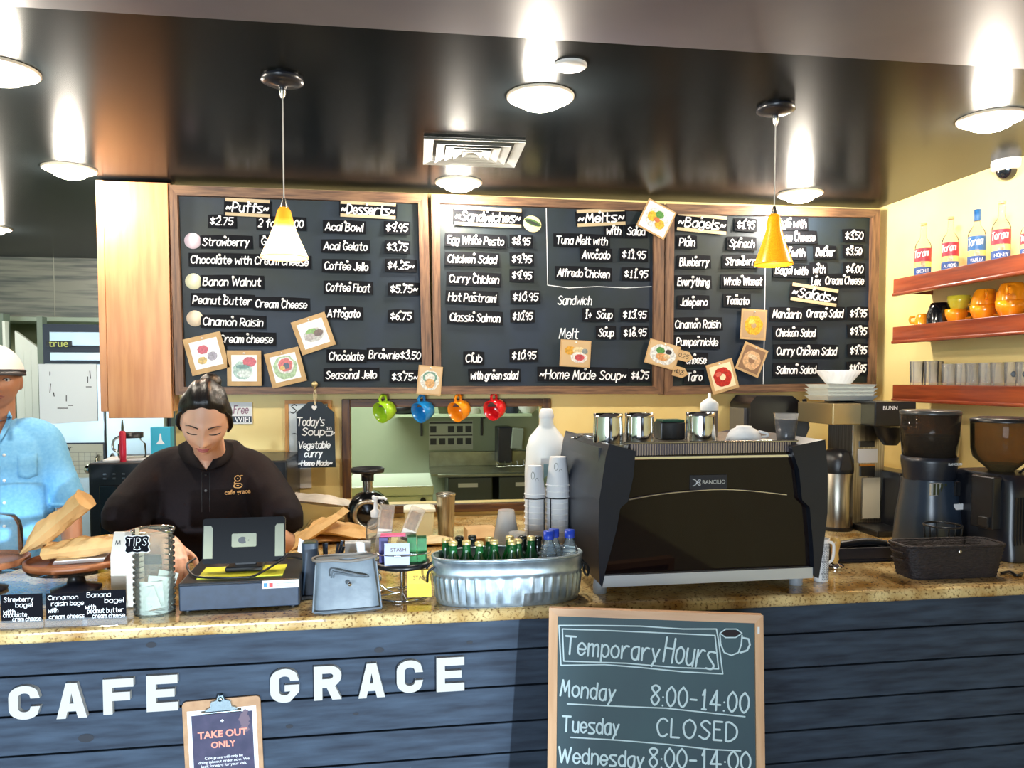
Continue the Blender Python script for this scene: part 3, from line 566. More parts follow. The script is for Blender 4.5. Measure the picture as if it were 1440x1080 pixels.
# framed white sheet
x, z, w, h = flat(401, 563, 467, 648)
t = T('framed_notice', 'white notice in a thin wooden frame behind the soup tag', 'notice', (x, NP.o.y - .003, z)); fw_ = .018
b = B(); b.prism([(-w / 2, -h / 2), (w / 2, -h / 2), (w / 2, -h / 2 + fw_), (-w / 2, -h / 2 + fw_)], -.012, .01).prism([(-w / 2, h / 2 - fw_), (w / 2, h / 2 - fw_), (w / 2, h / 2), (-w / 2, h / 2)], -.012, .01)
b.prism([(-w / 2, -h / 2 + fw_), (-w / 2 + fw_, -h / 2 + fw_), (-w / 2 + fw_, h / 2 - fw_), (-w / 2, h / 2 - fw_)], -.012, .01).prism([(w / 2 - fw_, -h / 2 + fw_), (w / 2, -h / 2 + fw_), (w / 2, h / 2 - fw_), (w / 2 - fw_, h / 2 - fw_)], -.012, .01)
b.obj('frame', mat('honey_wood', (214, 152, 80), .5), t, bev=.002)
B().prism([(-w / 2 + .01, -h / 2 + .01), (w / 2 - .01, -h / 2 + .01), (w / 2 - .01, h / 2 - .01), (-w / 2 + .01, h / 2 - .01)], -.004, .006).obj('sheet', mat('bluish_paper', (222, 232, 236), .4), t)
b = B(); hand(b, 'S', -w * .38, -w * .26, h * .36, .045, .005, -.006); b.ribbon([(-w * .36, -h * .05), (-w * .3, -h * .04), (-w * .24, -h * .06), (-w * .1, -h * .05)], .004, -.006); b.obj('lettering', mat('black_ink', (40, 44, 50), .6), t)
# white note below
x, z, w, h = flat(417, 655, 438, 686)
t = T('white_note', 'blank white paper slip stuck under the soup tag', 'note', (x, NP.o.y, z)); B().prism([(-w / 2, -h / 2), (w / 2, -h / 2), (w / 2, h / 2), (-w / 2, h / 2)], 0, .004).obj('slip', M_paper, t)
# soup tag hung from the frame
SP = Plane((0, WY - .11, 0)); x, zt_ = SP.U(443, 565); s = mpp((x, SP.o.y, zt_))
t = T('soup_tag', 'dark tag-shaped chalkboard for the vegetable curry soup, hung from the frame', 'chalkboard tag', (x, SP.o.y, zt_)); U = lambda px, py: (SP.U(px, py)[0] - x, SP.U(px, py)[1] - zt_)
poly = [U(419, 658), U(472, 657), U(470, 580), U(451, 565), U(434, 565), U(416.5, 580)]
B().prism(poly, 0, .008).obj('tag_board', M_board, t, bev=.001)
hc = U(442, 573); b = B(); hp = [(0, -4.5), (3.6, -.5), (3.4, 2.2), (1.5, 3), (0, 1.6), (-1.5, 3), (-3.4, 2.2), (-3.6, -.5)]
b.prism([(hc[0] + a * s, hc[1] + c * s) for a, c in hp], -.001, .0).obj('heart_cutout', M_paper, t)
b = B()
for tx, xa, xb, yy, hh in (("Today's", 418, 456, 593, 11.5), ('Soup', 425, 456, 607, 10.5), ('Vegetable', 420, 464, 626, 9.5), ('curry', 429, 453, 638, 9.5), ('~Home Made~', 420, 467, 651.5, 7)):
    a, c = U(xa, yy), U(xb, yy); hand(b, tx, a[0], c[0], a[1], hh * s, 1.5 * s, -.001)
cx, cz = U(463, 608.5); k = s
b.ribbon([(cx - 5 * k, cz + 2 * k), (cx - 4 * k, cz - 4 * k), (cx + 3 * k, cz - 4 * k), (cx + 4.5 * k, cz + 2 * k), (cx - 5 * k, cz + 2 * k)], 1.3 * k, -.001).ribbon(catmull([(cx + 4 * k, cz + 1 * k, 0), (cx + 7.5 * k, cz, 0), (cx + 3.5 * k, cz - 3 * k, 0)], 5), 1.3 * k, -.001)
for dx in (-3, -.5, 2): b.ribbon([(cx + dx * k, cz + 4 * k), (cx + (dx + 1) * k, cz + 6 * k), (cx + dx * k, cz + 8 * k)], 1.1 * k, -.001)
b.obj('chalk_lettering', M_chalk, t)
b = B(); z1 = U(442, 545)[1]; zb_ = U(442, 569)[1]
b.tube([(0, -.004, zb_), (-.006, .0, (z1 + zb_) / 2), (0, .012, z1), (.006, .0, (z1 + zb_) / 2), (.002, -.004, zb_)], .0028, 6, sm=4)
b.obj('cord_loop', mat('jute', (214, 196, 160), .8), t)
hk = B(); hk.tube([(0, .02, z1 + .012), (0, -.012, z1 + .012), (0, -.02, z1), (0, -.006, z1 - .01)], .004, 8, sm=4).sph((0, -.012, z1 + .016), .016); tag(hk.obj('wooden_hook', mat('brass_knob', (196, 176, 130), .35, .6), loc=(x, SP.o.y, zt_)), 'small brass knob hook on the frame above the soup tag', 'hook')

# ================================================================ lettering and signs on the counter front
LP = Plane(C0 + Vector((math.sin(-CA) * .028, .012, 0)) * 0 + Vector((-math.sin(CA), math.cos(CA), 0)) * .012, CA)
M_let = mat('cream_letter', (188, 186, 182), .6)
def gl(kind):
    # block letters as outlines with holes bridged, on a 0..1 grid
    q = {'F': [(0, 0), (.3, 0), (.3, .38), (.88, .38), (.88, .62), (.3, .62), (.3, .76), (1, .76), (1, 1), (0, 1)], 'E': [(0, 0), (1, 0), (1, .24), (.3, .24), (.3, .39), (.9, .39), (.9, .61), (.3, .61), (.3, .76), (1, .76), (1, 1), (0, 1)]}
    return q.get(kind)
def arc(cx, cz, rx, rz, a0, a1, n=10): return [(cx + rx * math.cos(math.radians(a0 + (a1 - a0) * i / n)), cz + rz * math.sin(math.radians(a0 + (a1 - a0) * i / n))) for i in range(n + 1)]
def letter(ch, px0, py0, px1, py1, label, slant=0):
    a = LP.U(px0, py1); c = LP.U(px1, py0); w, h = c[0] - a[0], c[1] - a[1]; pos = LP.o + LP.R @ Vector((a[0], 0, a[1]))
    b = B(); d0, d1 = .002, .016
    def pr(poly): b.prism([(x * w + (z - .5) * 0, z * h) for x, z in poly], d0, d1)
    if ch in 'FE': pr(gl(ch))
    if ch in 'CG':
        o = arc(.5, .68, .5, .32, 20, 180) + arc(.5, .32, .5, .32, 180, 340); i = arc(.5, .66, .2, .12, 20, 180) + arc(.5, .34, .2, .12, 180, 340)
        if ch == 'C':
            o = [(1, .62)] + o[1:-1] + [(1, .38)]; i = [(.7, .62)] + i[1:-1] + [(.7, .38)]
            pr(o + i[::-1])
        else:
            o = [(1, .64)] + o[1:]; o = o[:-3] + [(1, .3), (1, .52), (.5, .52), (.5, .33), (.7, .33)]
            i = [(.7, .64)] + i[1:-2]
            pr(o + i[::-1])
    if ch == 'A':
        pr([(.0, 0), (.3, 0), (.36, .2), (.64, .2), (.7, 0), (1, 0), (.68, 1), (.5, 1), (.5, .72), (.57, .42), (.43, .42), (.5, .72), (.5, 1), (.32, 1)])
    if ch == 'R':
        pr([(0, 0), (.3, 0), (.3, .36), (.46, .36), (.66, 0), (1, 0), (.76, .4)] + arc(.6, .7, .4, .3, -50, 90, 8) + [(0, 1), (0, .62), (.3, .62), (.3, .78)] + arc(.58, .7, .12, .08, 90, -90, 5) + [(.3, .62), (0, .62)])
    o = b.obj('letter', M_let, loc=pos, bev=.0015); o.rotation_euler[2] = CA; tag(o, label, 'letter', 'block letters on the counter front')
for a in (('C', 12, 964, 55, 1014, 'cream block letter C that starts the first word, nearest the cake plates'), ('A', 79, 960, 121, 1012, 'cream block letter A between C and F in the first word'), ('F', 145, 954, 187, 1006, 'cream block letter F in the first word'), ('E', 206, 949, 249, 1002, 'cream block letter E that ends the first word, just above the clipboard'),
          ('G', 380, 940, 420, 990, 'cream block letter G that starts the second word'), ('R', 441.5, 936, 480, 986, 'cream block letter R after the G'), ('A', 504, 932.5, 541, 983, 'cream block letter A between R and C in the second word'), ('C', 558, 928, 595, 976, 'cream block letter C between A and E in the second word'), ('E', 614, 924, 653, 974, 'cream block letter E that ends the second word, nearest the hours board')): letter(*a)
# clipboard
x, z, w, h = flat(257, 991, 370, 1150, LP); h = w * 1.36; z = LP.U(313, 984)[1] - h / 2
pos = LP.o + LP.R @ Vector((x, .009, z)); t = T('clipboard', 'brown clipboard with a take-out-only notice hung on the counter planks', 'clipboard', pos, CA); t.rotation_euler[1] = -.03
def rr(w, h, r, n=5): return arc(w / 2 - r, h / 2 - r, r, r, 0, 90, n) + arc(-w / 2 + r, h / 2 - r, r, r, 90, 180, n) + arc(-w / 2 + r, -h / 2 + r, r, r, 180, 270, n) + arc(w / 2 - r, -h / 2 + r, r, r, 270, 360, n)
B().prism(rr(w, h, .012), -.003, .003).obj('board', mat('hardboard', (186, 146, 110), .55, col2=(170, 130, 96), scale=40), t)
pw, ph2 = w * .88, h * .9
f = B().prism([(-pw / 2, -ph2 / 2 - .012), (pw / 2, -ph2 / 2 - .012), (pw / 2, ph2 / 2 - .012), (-pw / 2, ph2 / 2 - .012)], -.0042, -.0032).obj('sheet', M_paper, t)
B().prism([(-pw / 2 + .01, -ph2 / 2), (pw / 2 - .01, -ph2 / 2), (pw / 2 - .01, ph2 / 2 - .024), (-pw / 2 + .01, ph2 / 2 - .024)], -.0048, -.0042).obj('notice_print', mat('plum_print', (52, 52, 78), .4, col2=(70, 66, 92), scale=30), f)
b = B()
for k in range(12):
    a = k * 2.4; r_ = .006 + .0016 * k; cx, cz = pw / 2 - .03 + .4 * r_ * math.cos(a), ph2 / 2 - .05 + r_ * math.sin(a)
    b.prism([(cx + .009 * math.cos(q * PI / 4 + a) * (1 if q % 2 else .6), cz + .009 * math.sin(q * PI / 4 + a)) for q in range(8)], -.0051 - k * .00002, -.0048)
b.obj('flower_print', mat('dusty_mauve', (108, 90, 104), .5), f)
M_pink = mat('salmon_ink', (240, 150, 130), .5); zt2 = ph2 / 2
typed('TAKE OUT', .03, M_pink, 'heading', f, (0, -.0058, zt2 - .078), ex=.0002, off=.0009, width=pw * .72); typed('ONLY', .03, M_pink, 'heading', f, (0, -.0058, zt2 - .106), ex=.0002, off=.0009, width=pw * .36)
typed('Cafe grace will only be\ndoing takeout order now. We\nlook forward for your visit.', .0125, M_ink, 'small_print', f, (0, -.005, zt2 - .15), ex=.0002, width=pw * .74)
typed('+', .018, M_ink, 'plus_mark', f, (0, -.005, zt2 - .045), ex=.0002)
M_clip = mat('clip_steel', (170, 190, 200), .25, 1.0)
cl = B(); cl.prism([(-.042, h / 2 - .03), (.042, h / 2 - .03), (.036, h / 2 - .022), (.026, h / 2 - .018), (.024, h / 2 - .004), (.01, h / 2), (.006, h / 2 + .012), (-.006, h / 2 + .012), (-.01, h / 2), (-.024, h / 2 - .004), (-.026, h / 2 - .018), (-.036, h / 2 - .022)], -.012, -.005).obj('clip', M_clip, t, bev=.002)
b = B(); b.tube([(-.05, -.011, h / 2 - .031), (.05, -.011, h / 2 - .031)], .004); b.at((0, -.013, h / 2 + .003), (PI / 2, 0, 0)).lathe([(.006, 0), (.006, .002), (.003, .003)], 14); b.obj('clip_bar', M_clip, t)

# ---------------------------------------------------------------- chalkboard with the opening hours
hz = 1.052; A0 = onZ(772.5, 853.7, hz); A1 = onZ(1071.7, 863.7, hz); HA = math.atan2(A1.y - A0.y, A1.x - A0.x); HW = (A1 - A0).length
lean = math.radians(-7)
off = Vector((math.sin(HA), -math.cos(HA), 0))
HP = Plane(A0, HA, lean); L_ = 1.056
t = T('hours_board', 'wooden framed chalkboard of opening hours leaning on the counter front', 'chalkboard', A0, HA, rx=lean); U = HP.U
o = [(0, 0), (HW, 0), (HW, -L_), (0, -L_)]; k = HW / 299
i0, i1 = U(784.5, 865), U(1060, 875); i = [i0, i1, (i1[0], -L_ + .04), (i0[0], -L_ + .04)]
M_pine = wood('pine', (224, 178, 136), (206, 156, 112), (10, 10, 1), 5, .5); M_pineh = wood('pine_rail', (222, 180, 144), (206, 160, 122), (1, 10, 10), 5, .5)
fr = T('frame', None, None); fr.parent = t
for q in range(4): B().prism([o[q], o[(q + 1) % 4], i[(q + 1) % 4], i[q]], -.014, .014).obj('frame_rail' if q % 2 == 0 else 'frame_stile', M_pineh if q % 2 == 0 else M_pine, fr, bev=.002)
B().prism([(i[0][0] - .005, i[0][1] + .005), (i[1][0] + .005, i[1][1] + .005), (i[2][0] + .005, i[2][1] - .005), (i[3][0] - .005, i[3][1] - .005)], -.004, .008).obj('slate', mat('teal_slate', (52, 84, 92), .55, col2=(40, 64, 76), scale=3, lo=.3, hi=.7), t)
b = B(); s = k
def lay(tx, xa, xb, ya_, yb_, h): 
    a, c = U(xa, ya_), U(xb, yb_); hand(b, tx, a[0], c[0], (a[1] + c[1]) / 2, h * s, 2.7 * s, -.0046, slant=.03, rot=math.atan2(c[1] - a[1], c[0] - a[0]), gap=2.0)
lay('Temporary', 795, 927, 906, 917, 25); lay('Hours', 935, 1005, 912, 924, 34)
lay('Monday', 789, 865, 966, 974, 22); lay('8:00-14:00', 916, 1052, 976, 988, 27)
lay('Tuesday', 791, 870, 1017, 1022, 21); lay('CLOSED', 924, 1035, 1021, 1029, 25)
lay('Wednesday', 786, 905, 1060, 1068, 21); lay('8:00-14:00', 913, 1054, 1064, 1070, 26)
for Pp in ([(786, 879), (840, 879), (900, 880), (960, 884), (1007, 884), (1010, 900), (1016, 947), (960, 944), (900, 938), (850, 934), (789, 935), (786, 879)], [(791, 884), (850, 886), (920, 889), (1005, 893), (1010, 940), (950, 938), (880, 932), (793, 929), (791, 884)], [(798, 989), (860, 992), (935, 995), (1000, 1002), (1047, 1007)], [(802, 1036), (870, 1040), (940, 1046), (1000, 1053), (1041, 1055)]): b.ribbon([U(*q) for q in Pp], 1.8 * s, -.0046)
cup = [(1012, 892), (1013, 905), (1018, 917), (1028, 921), (1038, 917), (1042, 905), (1043, 893)]
b.ribbon([U(*q) for q in cup], 2 * s, -.0046).ribbon([U(*q) for q in ((1012, 890), (1020, 896), (1034, 896), (1043, 890), (1035, 884), (1020, 884), (1012, 890))], 1.5 * s, -.0046)
b.ribbon([U(*q) for q in ((1043, 896), (1052, 898), (1054, 906), (1050, 914), (1041, 917))], 2.6 * s, -.0046)
b.obj('chalk_lettering', mat('pale_chalk', (206, 226, 232), .8), t)
B().prism([U(*q) for q in ((1014, 890), (1021, 894.5), (1033, 894.5), (1041, 890), (1034, 885.5), (1021, 885.5))], -.0044, -.004).obj('coffee_drawing', mat('dark_chalk', (40, 30, 34), .8), t)
B().prism([U(*q) for q in ((1063.5, 880), (1066.5, 880), (1066.5, 890), (1063.5, 890))], -.0152, -.014).obj('maker_label', M_paper, t)
# ================================================================ cabinet and the kitchen seen past it
M_maple = wood('maple_veneer', (226, 164, 112), (208, 142, 94), (9, 9, .9), 3, .4, coat=.1, bump=.02); M_red = mat('red_plastic', (196, 30, 60), .35)
FY = WY - .10; FP = Plane((0, FY, 0)); x0, _ = FP.U(128, 262); x1, _ = FP.U(240, 400); xd, _ = FP.U(144, 400); zb = FP.U(180, 588)[1]; zs2 = FP.U(136, 579)[1]
xl = (x0 + FP.U(148, 580)[0]) / 2; t = T('tall_cabinet', 'tall honey-coloured wooden wall cabinet hung from the ceiling beside the menu boards', 'cabinet', (xl, FY, zb))
hz_ = ZCEIL - .012 - zb
B().box(0, .02, zs2 - zb, x1 - xl, .42, hz_).obj('carcass', M_maple, t); B().box(.0, .0, zs2 - zb, .034, .02, hz_).obj('stile', M_maple, t, bev=.002)
B().box(.037, -.006, 0, x1 - xl - .004, .02, hz_ - .004).obj('door', M_maple, t, bev=.002)
# steel fridge
GY = 5.05; GP = Plane((0, GY, 0)); gx0 = GP.U(55, 520)[0]; gx1 = GP.U(235, 520)[0]; gz = GP.U(90, 455)[1]
t = T('steel_fridge', 'tall steel fridge with a dark frame seen past the cabinet', 'fridge', (gx0, GY, 0)); U = lambda px, py: (GP.U(px, py)[0] - gx0, GP.U(px, py)[1]); gw = gx1 - gx0
M_navy = mat('navy_frame', (34, 44, 60), .4); M_fr = mat('satin_fridge_steel', (206, 220, 232), .28, .75, col2=(176, 192, 200), scale=1.6)
B().box(0, .06, .05, gw, .75, gz).obj('case', M_navy, t)
zz = [U(90, y)[1] for y in (466, 486, 495, 507, 511, 599, 604)]
B().box(.05, .03, zz[1], gw - .02, .06, zz[0]).obj('louvre_panel', M_fr, t, bev=.003); B().box(.05, .03, zz[3], gw - .02, .06, zz[2]).obj('vent_panel', M_fr, t, bev=.003)
d = B().box(.03, .0, .12, gw * .5 - .003, .06, zz[4]).obj('door', M_fr, t, bev=.006); d2 = B().box(gw * .5 + .003, .0, .12, gw - .02, .06, zz[4]).obj('door', M_fr, t, bev=.006)
for q, xx in ((d, gw * .5 - .04), (d2, gw * .5 + .04)): B().tube([(xx, 0, .9), (xx, -.04, .92), (xx, -.04, 1.15), (xx, 0, 1.17)], .01).obj('handle', M_steel, q)
a = U(62, 487); c = U(98, 479); l = B().prism([(a[0], a[1]), (c[0], a[1]), (c[0], c[1]), (a[0], c[1])], .024, .03).obj('name_plate', M_black, t)
typed("true", .04, mat('lime_ink', (214, 224, 120), .5), 'lettering', l, ((a[0] + c[0]) / 2, .0235, (a[1] + c[1]) / 2), width=(c[0] - a[0]) * .75)
# poster and calendar held on the fridge
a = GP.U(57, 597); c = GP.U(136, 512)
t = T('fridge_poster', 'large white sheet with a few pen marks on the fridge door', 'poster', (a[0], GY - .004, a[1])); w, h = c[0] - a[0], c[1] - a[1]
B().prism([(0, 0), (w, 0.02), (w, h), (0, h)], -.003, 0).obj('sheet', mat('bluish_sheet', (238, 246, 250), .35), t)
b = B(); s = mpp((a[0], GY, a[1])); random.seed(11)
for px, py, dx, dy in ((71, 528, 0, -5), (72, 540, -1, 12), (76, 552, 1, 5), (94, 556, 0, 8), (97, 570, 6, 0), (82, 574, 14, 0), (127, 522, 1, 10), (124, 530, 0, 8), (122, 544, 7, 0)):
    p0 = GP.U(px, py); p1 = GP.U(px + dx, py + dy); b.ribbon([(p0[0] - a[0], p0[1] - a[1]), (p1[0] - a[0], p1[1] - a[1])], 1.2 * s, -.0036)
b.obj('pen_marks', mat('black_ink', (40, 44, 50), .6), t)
a = GP.U(84, 672); c = GP.U(148, 622); w, h = c[0] - a[0], c[1] - a[1]
t = T('wall_calendar', 'beige month calendar with a dark border, low on the fridge', 'calendar', (a[0], GY - .006, a[1]))
B().prism([(0, 0), (w, 0), (w, h), (0, h)], -.003, 0).obj('backing', M_navy, t); f = B().prism([(.01, .0), (w - .01, .0), (w - .01, h - .01), (.01, h - .01)], -.005, -.003).obj('sheet', mat('beige_sheet', (196, 200, 186), .6), t)
b = B()
for i in range(6): b.ribbon([(w * .06, h * (.12 + .12 * i)), (w * .94, h * (.12 + .12 * i))], .0025, -.0056)
for i in range(8): b.ribbon([(w * (.06 + .1257 * i), h * .12), (w * (.06 + .1257 * i), h * .72)], .0025, -.0056)
b.obj('grid_lines', mat('grey_ink', (140, 146, 140), .6), f); b = B(); hand(b, 'Apr', w * .08, w * .3, h * .85, h * .14, .004, -.0058); b.obj('lettering', mat('black_ink', (40, 44, 50), .6), f)
# steel work table with the black oven
OY = 3.62; OP = Plane((0, OY, 0)); ox0 = OP.U(121, 650)[0]; ox1 = bx0 - .04; oz1 = OP.U(140, 652)[1]; oz0 = .86
t = T('work_table', 'steel work table that carries the black oven behind the cashier', 'table', (ox0 - .02, OY - .05, 0)); tw = ox1 - ox0 + .04
B().box(0, 0, oz0 - .04, tw, .53, oz0).obj('table_top', M_brush, t, bev=.003)
for X in (.03, tw - .03):
    for Y in (.04, .49): B().tube([(X, Y, 0), (X, Y, oz0 - .03)], .018, 12).obj('leg', M_steel, t)
t = T('black_oven', 'black countertop oven with rows of vent slots behind the cashier', 'oven', (ox0, OY, oz0)); w, h = ox1 - ox0, oz1 - oz0
B().box(0, .02, .02, w, .46, h).obj('casing', M_black, t, bev=.008); B().box(.05, .0, .06, w - .04, .02, h - .1).obj('door', mat('oven_glass', (12, 12, 16), .08), t, bev=.004)
b = B()
for i in range(9):
    for j in range(2): b.cbox((.07 + i * .04, .018, h - .05 - .02 * j), (.012, .006, .007))
b.obj('vent_slots', mat('vent_grey', (70, 80, 90), .5), t)
b = B().at((-.004, .05, h - .03), (0, -PI / 2, 0)).lathe([(.02, 0), (.02, .012), (.012, .02), (.001, .022)], 20); b.obj('knob', M_chrome, t)
for X in (.05, w - .05):
    for Y in (.06, .44): B().lathe([(.015, 0), (.015, .022)], 12, (X, Y, 0)).obj('foot', M_black, t)
p = (ox0 + .13, OY + .2, oz0 + h); tag(B().at((0, 0, 0), (0, 0, .15)).box(-.11, -.09, 0, .11, .09, .006).obj('paper_stack', M_paper, loc=p), 'thin stack of white paper on the black oven', 'paper stack')
def onoven(px): return Vector((OP.U(px, 640)[0] * (OY + .2) / OY, OY + .2, oz0 + h))
s = mpp(onoven(186)); t = T('glass_jar', 'round glass jar with a black collar on the black oven', 'jar', onoven(186))
B().lathe([(.001, .004), (.058, .004), (.062, .02), (.06, .07), (.04, .09), (.04, .1)], 28, cap0=False).obj('glass', M_glass, t); B().lathe([(.05, .1), (.05, .125), (.001, .127)], 28).obj('lid', M_black, t)
B().tube([(-.058, 0, .03), (-.085, 0, .05), (-.08, 0, .09), (-.045, 0, .11)], .006, 8, sm=5).obj('handle', M_steel, t)
t = T('red_syringe_bottle', 'slim red bottle with a grey nozzle standing by the glass jar', 'bottle', onoven(185) + Vector((-.0, -.11, 0)))
B().lathe([(.013, 0), (.014, .03), (.014, .13), (.01, .14)], 16, cap1=True).obj('body', M_red, t); B().lathe([(.006, .138), (.006, .155), (.003, .19)], 10, cap1=True).obj('nozzle', M_dkgrey, t)
t = T('blue_box', 'turquoise carton beside the glass jar on the black oven', 'box', onoven(229) + Vector((0, .0, 0)))
B().box(-.045, -.03, 0, .045, .03, .15).obj('carton', mat('turquoise', (40, 168, 196), .5), t, bev=.002); b = B().prism([(-.02, .07), (-.006, .09), (-.003, .12), (.003, .12), (.006, .09), (.02, .07)], -.032, -.0305); b.obj('print', M_paper, t)

# ---------------------------------------------------------------- kitchen through the pass-through
KW = KY + .45; KP = Plane((0, KW - .006, 0))
x, z, w, h = flat(603, 592, 665, 632, KP); t = T('photo_chart', 'white chart of small dark photos on the kitchen wall', 'poster', (x, KP.o.y, z))
B().prism([(-w / 2, -h / 2), (w / 2, -h / 2), (w / 2, h / 2), (-w / 2, h / 2)], -.002, .004).obj('sheet', mat('sheet_grey', (206, 214, 200), .6), t)
b = B()
for j in range(2):
    for i in range(5):
        if j == 0 and i == 1: continue
        X, Z = -w / 2 + w * (.1 + .2 * i), h * (.2 - .42 * j); b.prism([(X - w * .07, Z - h * .1), (X + w * .07, Z - h * .1), (X + w * .07, Z + h * .12), (X - w * .07, Z + h * .12)], -.004, -.002)
b.prism([(-w * .49, h * .4), (w * .49, h * .4), (w * .49, h * .47), (-w * .49, h * .47)], -.004, -.002).prism([(-w * .49, -h * .02), (w * .49, -h * .02), (w * .49, h * .02), (-w * .49, h * .02)], -.004, -.002)
b.obj('photo_print', mat('dark_print', (44, 48, 50), .5), t)
SY = KW - .3; SPl = Plane((0, SY, 0)); a = SPl.U(556, 585); c = SPl.U(748, 585)
t = T('kitchen_shelf', 'thin pale wall shelf high in the kitchen, seen above the sink', 'shelf', (a[0], SY, a[1])); B().box(0, 0, -.012, c[0] - a[0], .29, .012).obj('shelf_board', mat('shelf_green', (186, 204, 170), .4), t)
for px in (592, 680): X = SPl.U(px, 585)[0] - a[0]; B().at((X, 0, 0)).prism([(0, -.012), (.02, -.012), (.02, -.2), (0, -.2)], .25, .29).prism([(0, -.012), (.02, -.012), (.02, -.03), (0, -.03)], .02, .28).obj('bracket', M_black, t)
zsf = a[1] + .012
def shelf_item(px, name, label, cat, prof, m, sx=1, y=.15):
    p = SPl.hit(px, 580); p = Vector((p.x * (SY + y) / SY, SY + y, zsf)); return tag(B().lathe(prof, 20, sx=sx, cap1=True).obj(name, m, loc=p), label, cat)
shelf_item(566, 'black_bag', 'black lumpy bag on the kitchen shelf behind the green mug', 'bag', [(.09, 0), (.12, .03), (.1, .08), (.05, .11), (.02, .12)], M_black)
shelf_item(628, 'grey_pan', 'small dark pan on the kitchen shelf between the blue and orange mugs', 'pan', [(.07, 0), (.08, .06), (.082, .09)], M_dkgrey)
shelf_item(656, 'folded_towels', 'pale folded towels on the kitchen shelf beside the orange mug', 'towel', [(.1, 0), (.1, .03), (.09, .05)], mat('pale_cloth', (206, 206, 190), .8), 1.3)
shelf_item(720, 'dark_pot', 'dark blue pot on the kitchen shelf beside the red mug', 'pot', [(.06, 0), (.07, .05), (.065, .09)], M_navy)
shelf_item(741, 'white_bowl', 'white bowl at the end of the kitchen shelf', 'bowl', [(.05, 0), (.1, .05), (.105, .08)], M_paper)
# steel sink
KS = KW - .62; KSP = Plane((0, KS, 0)); a = KSP.U(606, 667); c = KSP.U(770, 667); sz = a[1]; sw = c[0] - a[0]
t = T('steel_sink', 'stainless two-basin sink unit against the kitchen wall', 'sink', (a[0], KS, 0)); M_sk = mat('sink_steel', (168, 172, 150), .28, .9, col2=(130, 134, 116), scale=5); M_skd = mat('sink_basin', (86, 92, 92), .4, .7)
b = B(); b.box(.0, 0, sz - .02, sw, .6, sz); zt_ = KSP.U(606, 636)[1] + .02; b.box(0, .58, sz, sw, .6, KP.U(606, 635)[1]); b.obj('sink_top', M_sk, t, bev=.004)
B().tube([(0.06, -.012, sz - .012), (sw, -.012, sz - .012)], .018, 12).obj('rim', M_sk, t)
lab = None
for i, (pa, pb) in enumerate(((630, 693), (702, 766))):
    xa = KSP.U(pa, 700)[0] - a[0]; xb = KSP.U(pb, 700)[0] - a[0]
    q = B().box(xa, .02, sz - .34, xb, .56, sz - .03).obj('basin', M_skd, t, bev=.012); xm = (xa + xb) / 2 - (.02 if i == 0 else -.03)
    B().prism([(xm - .085, sz - .12), (xm + .085, sz - .12), (xm + .085, sz - .085), (xm - .085, sz - .085)], .014, .019).obj('label', M_paper, q)
for X in (.08, sw / 2, sw - .05): B().tube([(X, .3, 0), (X, .3, sz - .3)], .02, 10).obj('leg', M_sk, t)
# dish rack over the sink
RY = KW - .35; RP = Plane((0, RY, 0)); a = RP.U(701, 652); c = RP.U(736, 601); w, h = c[0] - a[0], c[1] - a[1]
t = T('dish_rack', 'black wall rack holding a grey tray over the sink', 'rack', (a[0], RY, a[1]))
B().box(0, .05, .0, w * .6, .29, h).obj('back_panel', M_blk2, t, bev=.01); B().at((w * .78, .02, h * .68), (0, .1, 0)).box(-w * .24, 0, -h * .3, w * .24, .03, h * .3).obj('tray', mat('grey_tray', (130, 140, 126), .4), t, bev=.01)
b = B(); b.tube([(-.02, -.05, h * .08), (-.02, -.05, -.02), (w, -.05, -.02), (w, -.05, h * .12)], .006, 6)
for i in range(5): b.tube([(w * i / 4, .0, .02), (w * i / 4, -.05, -.02)], .004, 6)
b.obj('wire_basket', M_chrome, t)
# white chest freezer
CY = 5.0; CPn = Plane((0, CY, 0)); a = CPn.U(486, 690); c = CPn.U(609, 683); t = T('white_freezer', 'pale chest freezer standing under the kitchen wall', 'freezer', (a[0], CY, 0)); w = c[0] - a[0]; h = c[1]; M_fz = mat('freezer_white', (206, 218, 196), .35)
B().box(0, .02, .03, w, .7, h - .07).obj('body', M_fz, t, bev=.01); B().box(-.005, 0, h - .065, w + .005, .7, h).obj('lid', M_fz, t, bev=.012)
X = CPn.U(595, 704)[0] - a[0]; B().at((X, .018, CPn.U(595, 704)[1]), (PI / 2, 0, 0)).lathe([(.018, 0), (.018, .012), (.001, .014)], 16).obj('latch', M_black, t)
# ---------------------------------------------------------------- four hanging mugs
MY = WY - .055
def mug(px, py, col, label, first=None):
    p = onY(px, py, MY); s = mpp(p)
    t = T('hanging_mug', label, 'mug', p, group='bright mugs hung on the pass-through frame'); m = mat('glaze_%d_%d_%d' % col, col, .12, coat=.5)
    # the mug hangs by its handle with the mouth turned to one side
    az = Vector((-.72, -.62, -.3)).normalized(); axx = (Vector((.1, 0, 1)) - az * Vector((.1, 0, 1)).dot(az)).normalized(); ay = az.cross(axx)
    R = Matrix((axx, ay, az)).transposed().to_4x4()
    b = B(); b.X = R
    b.lathe([(.001, -.042), (.03, -.042), (.042, -.034), (.052, -.006), (.056, .044), (.053, .044), (.049, -.004), (.038, -.03), (.001, -.034)], 36, cap0=False); b.obj('bowl', m, t)
    b = B(); b.X = R; b.tube([(.05, 0, .022), (.072, 0, .026), (.085, 0, .006), (.074, 0, -.014), (.05, 0, -.012)], .0075, 10, sm=5); b.obj('handle', m, t)
    B().tube([(0, .05, .072), (0, -.004, .07), (0, -.014, .082)], .0025, 8).obj('hook', M_brush, t)
    return t
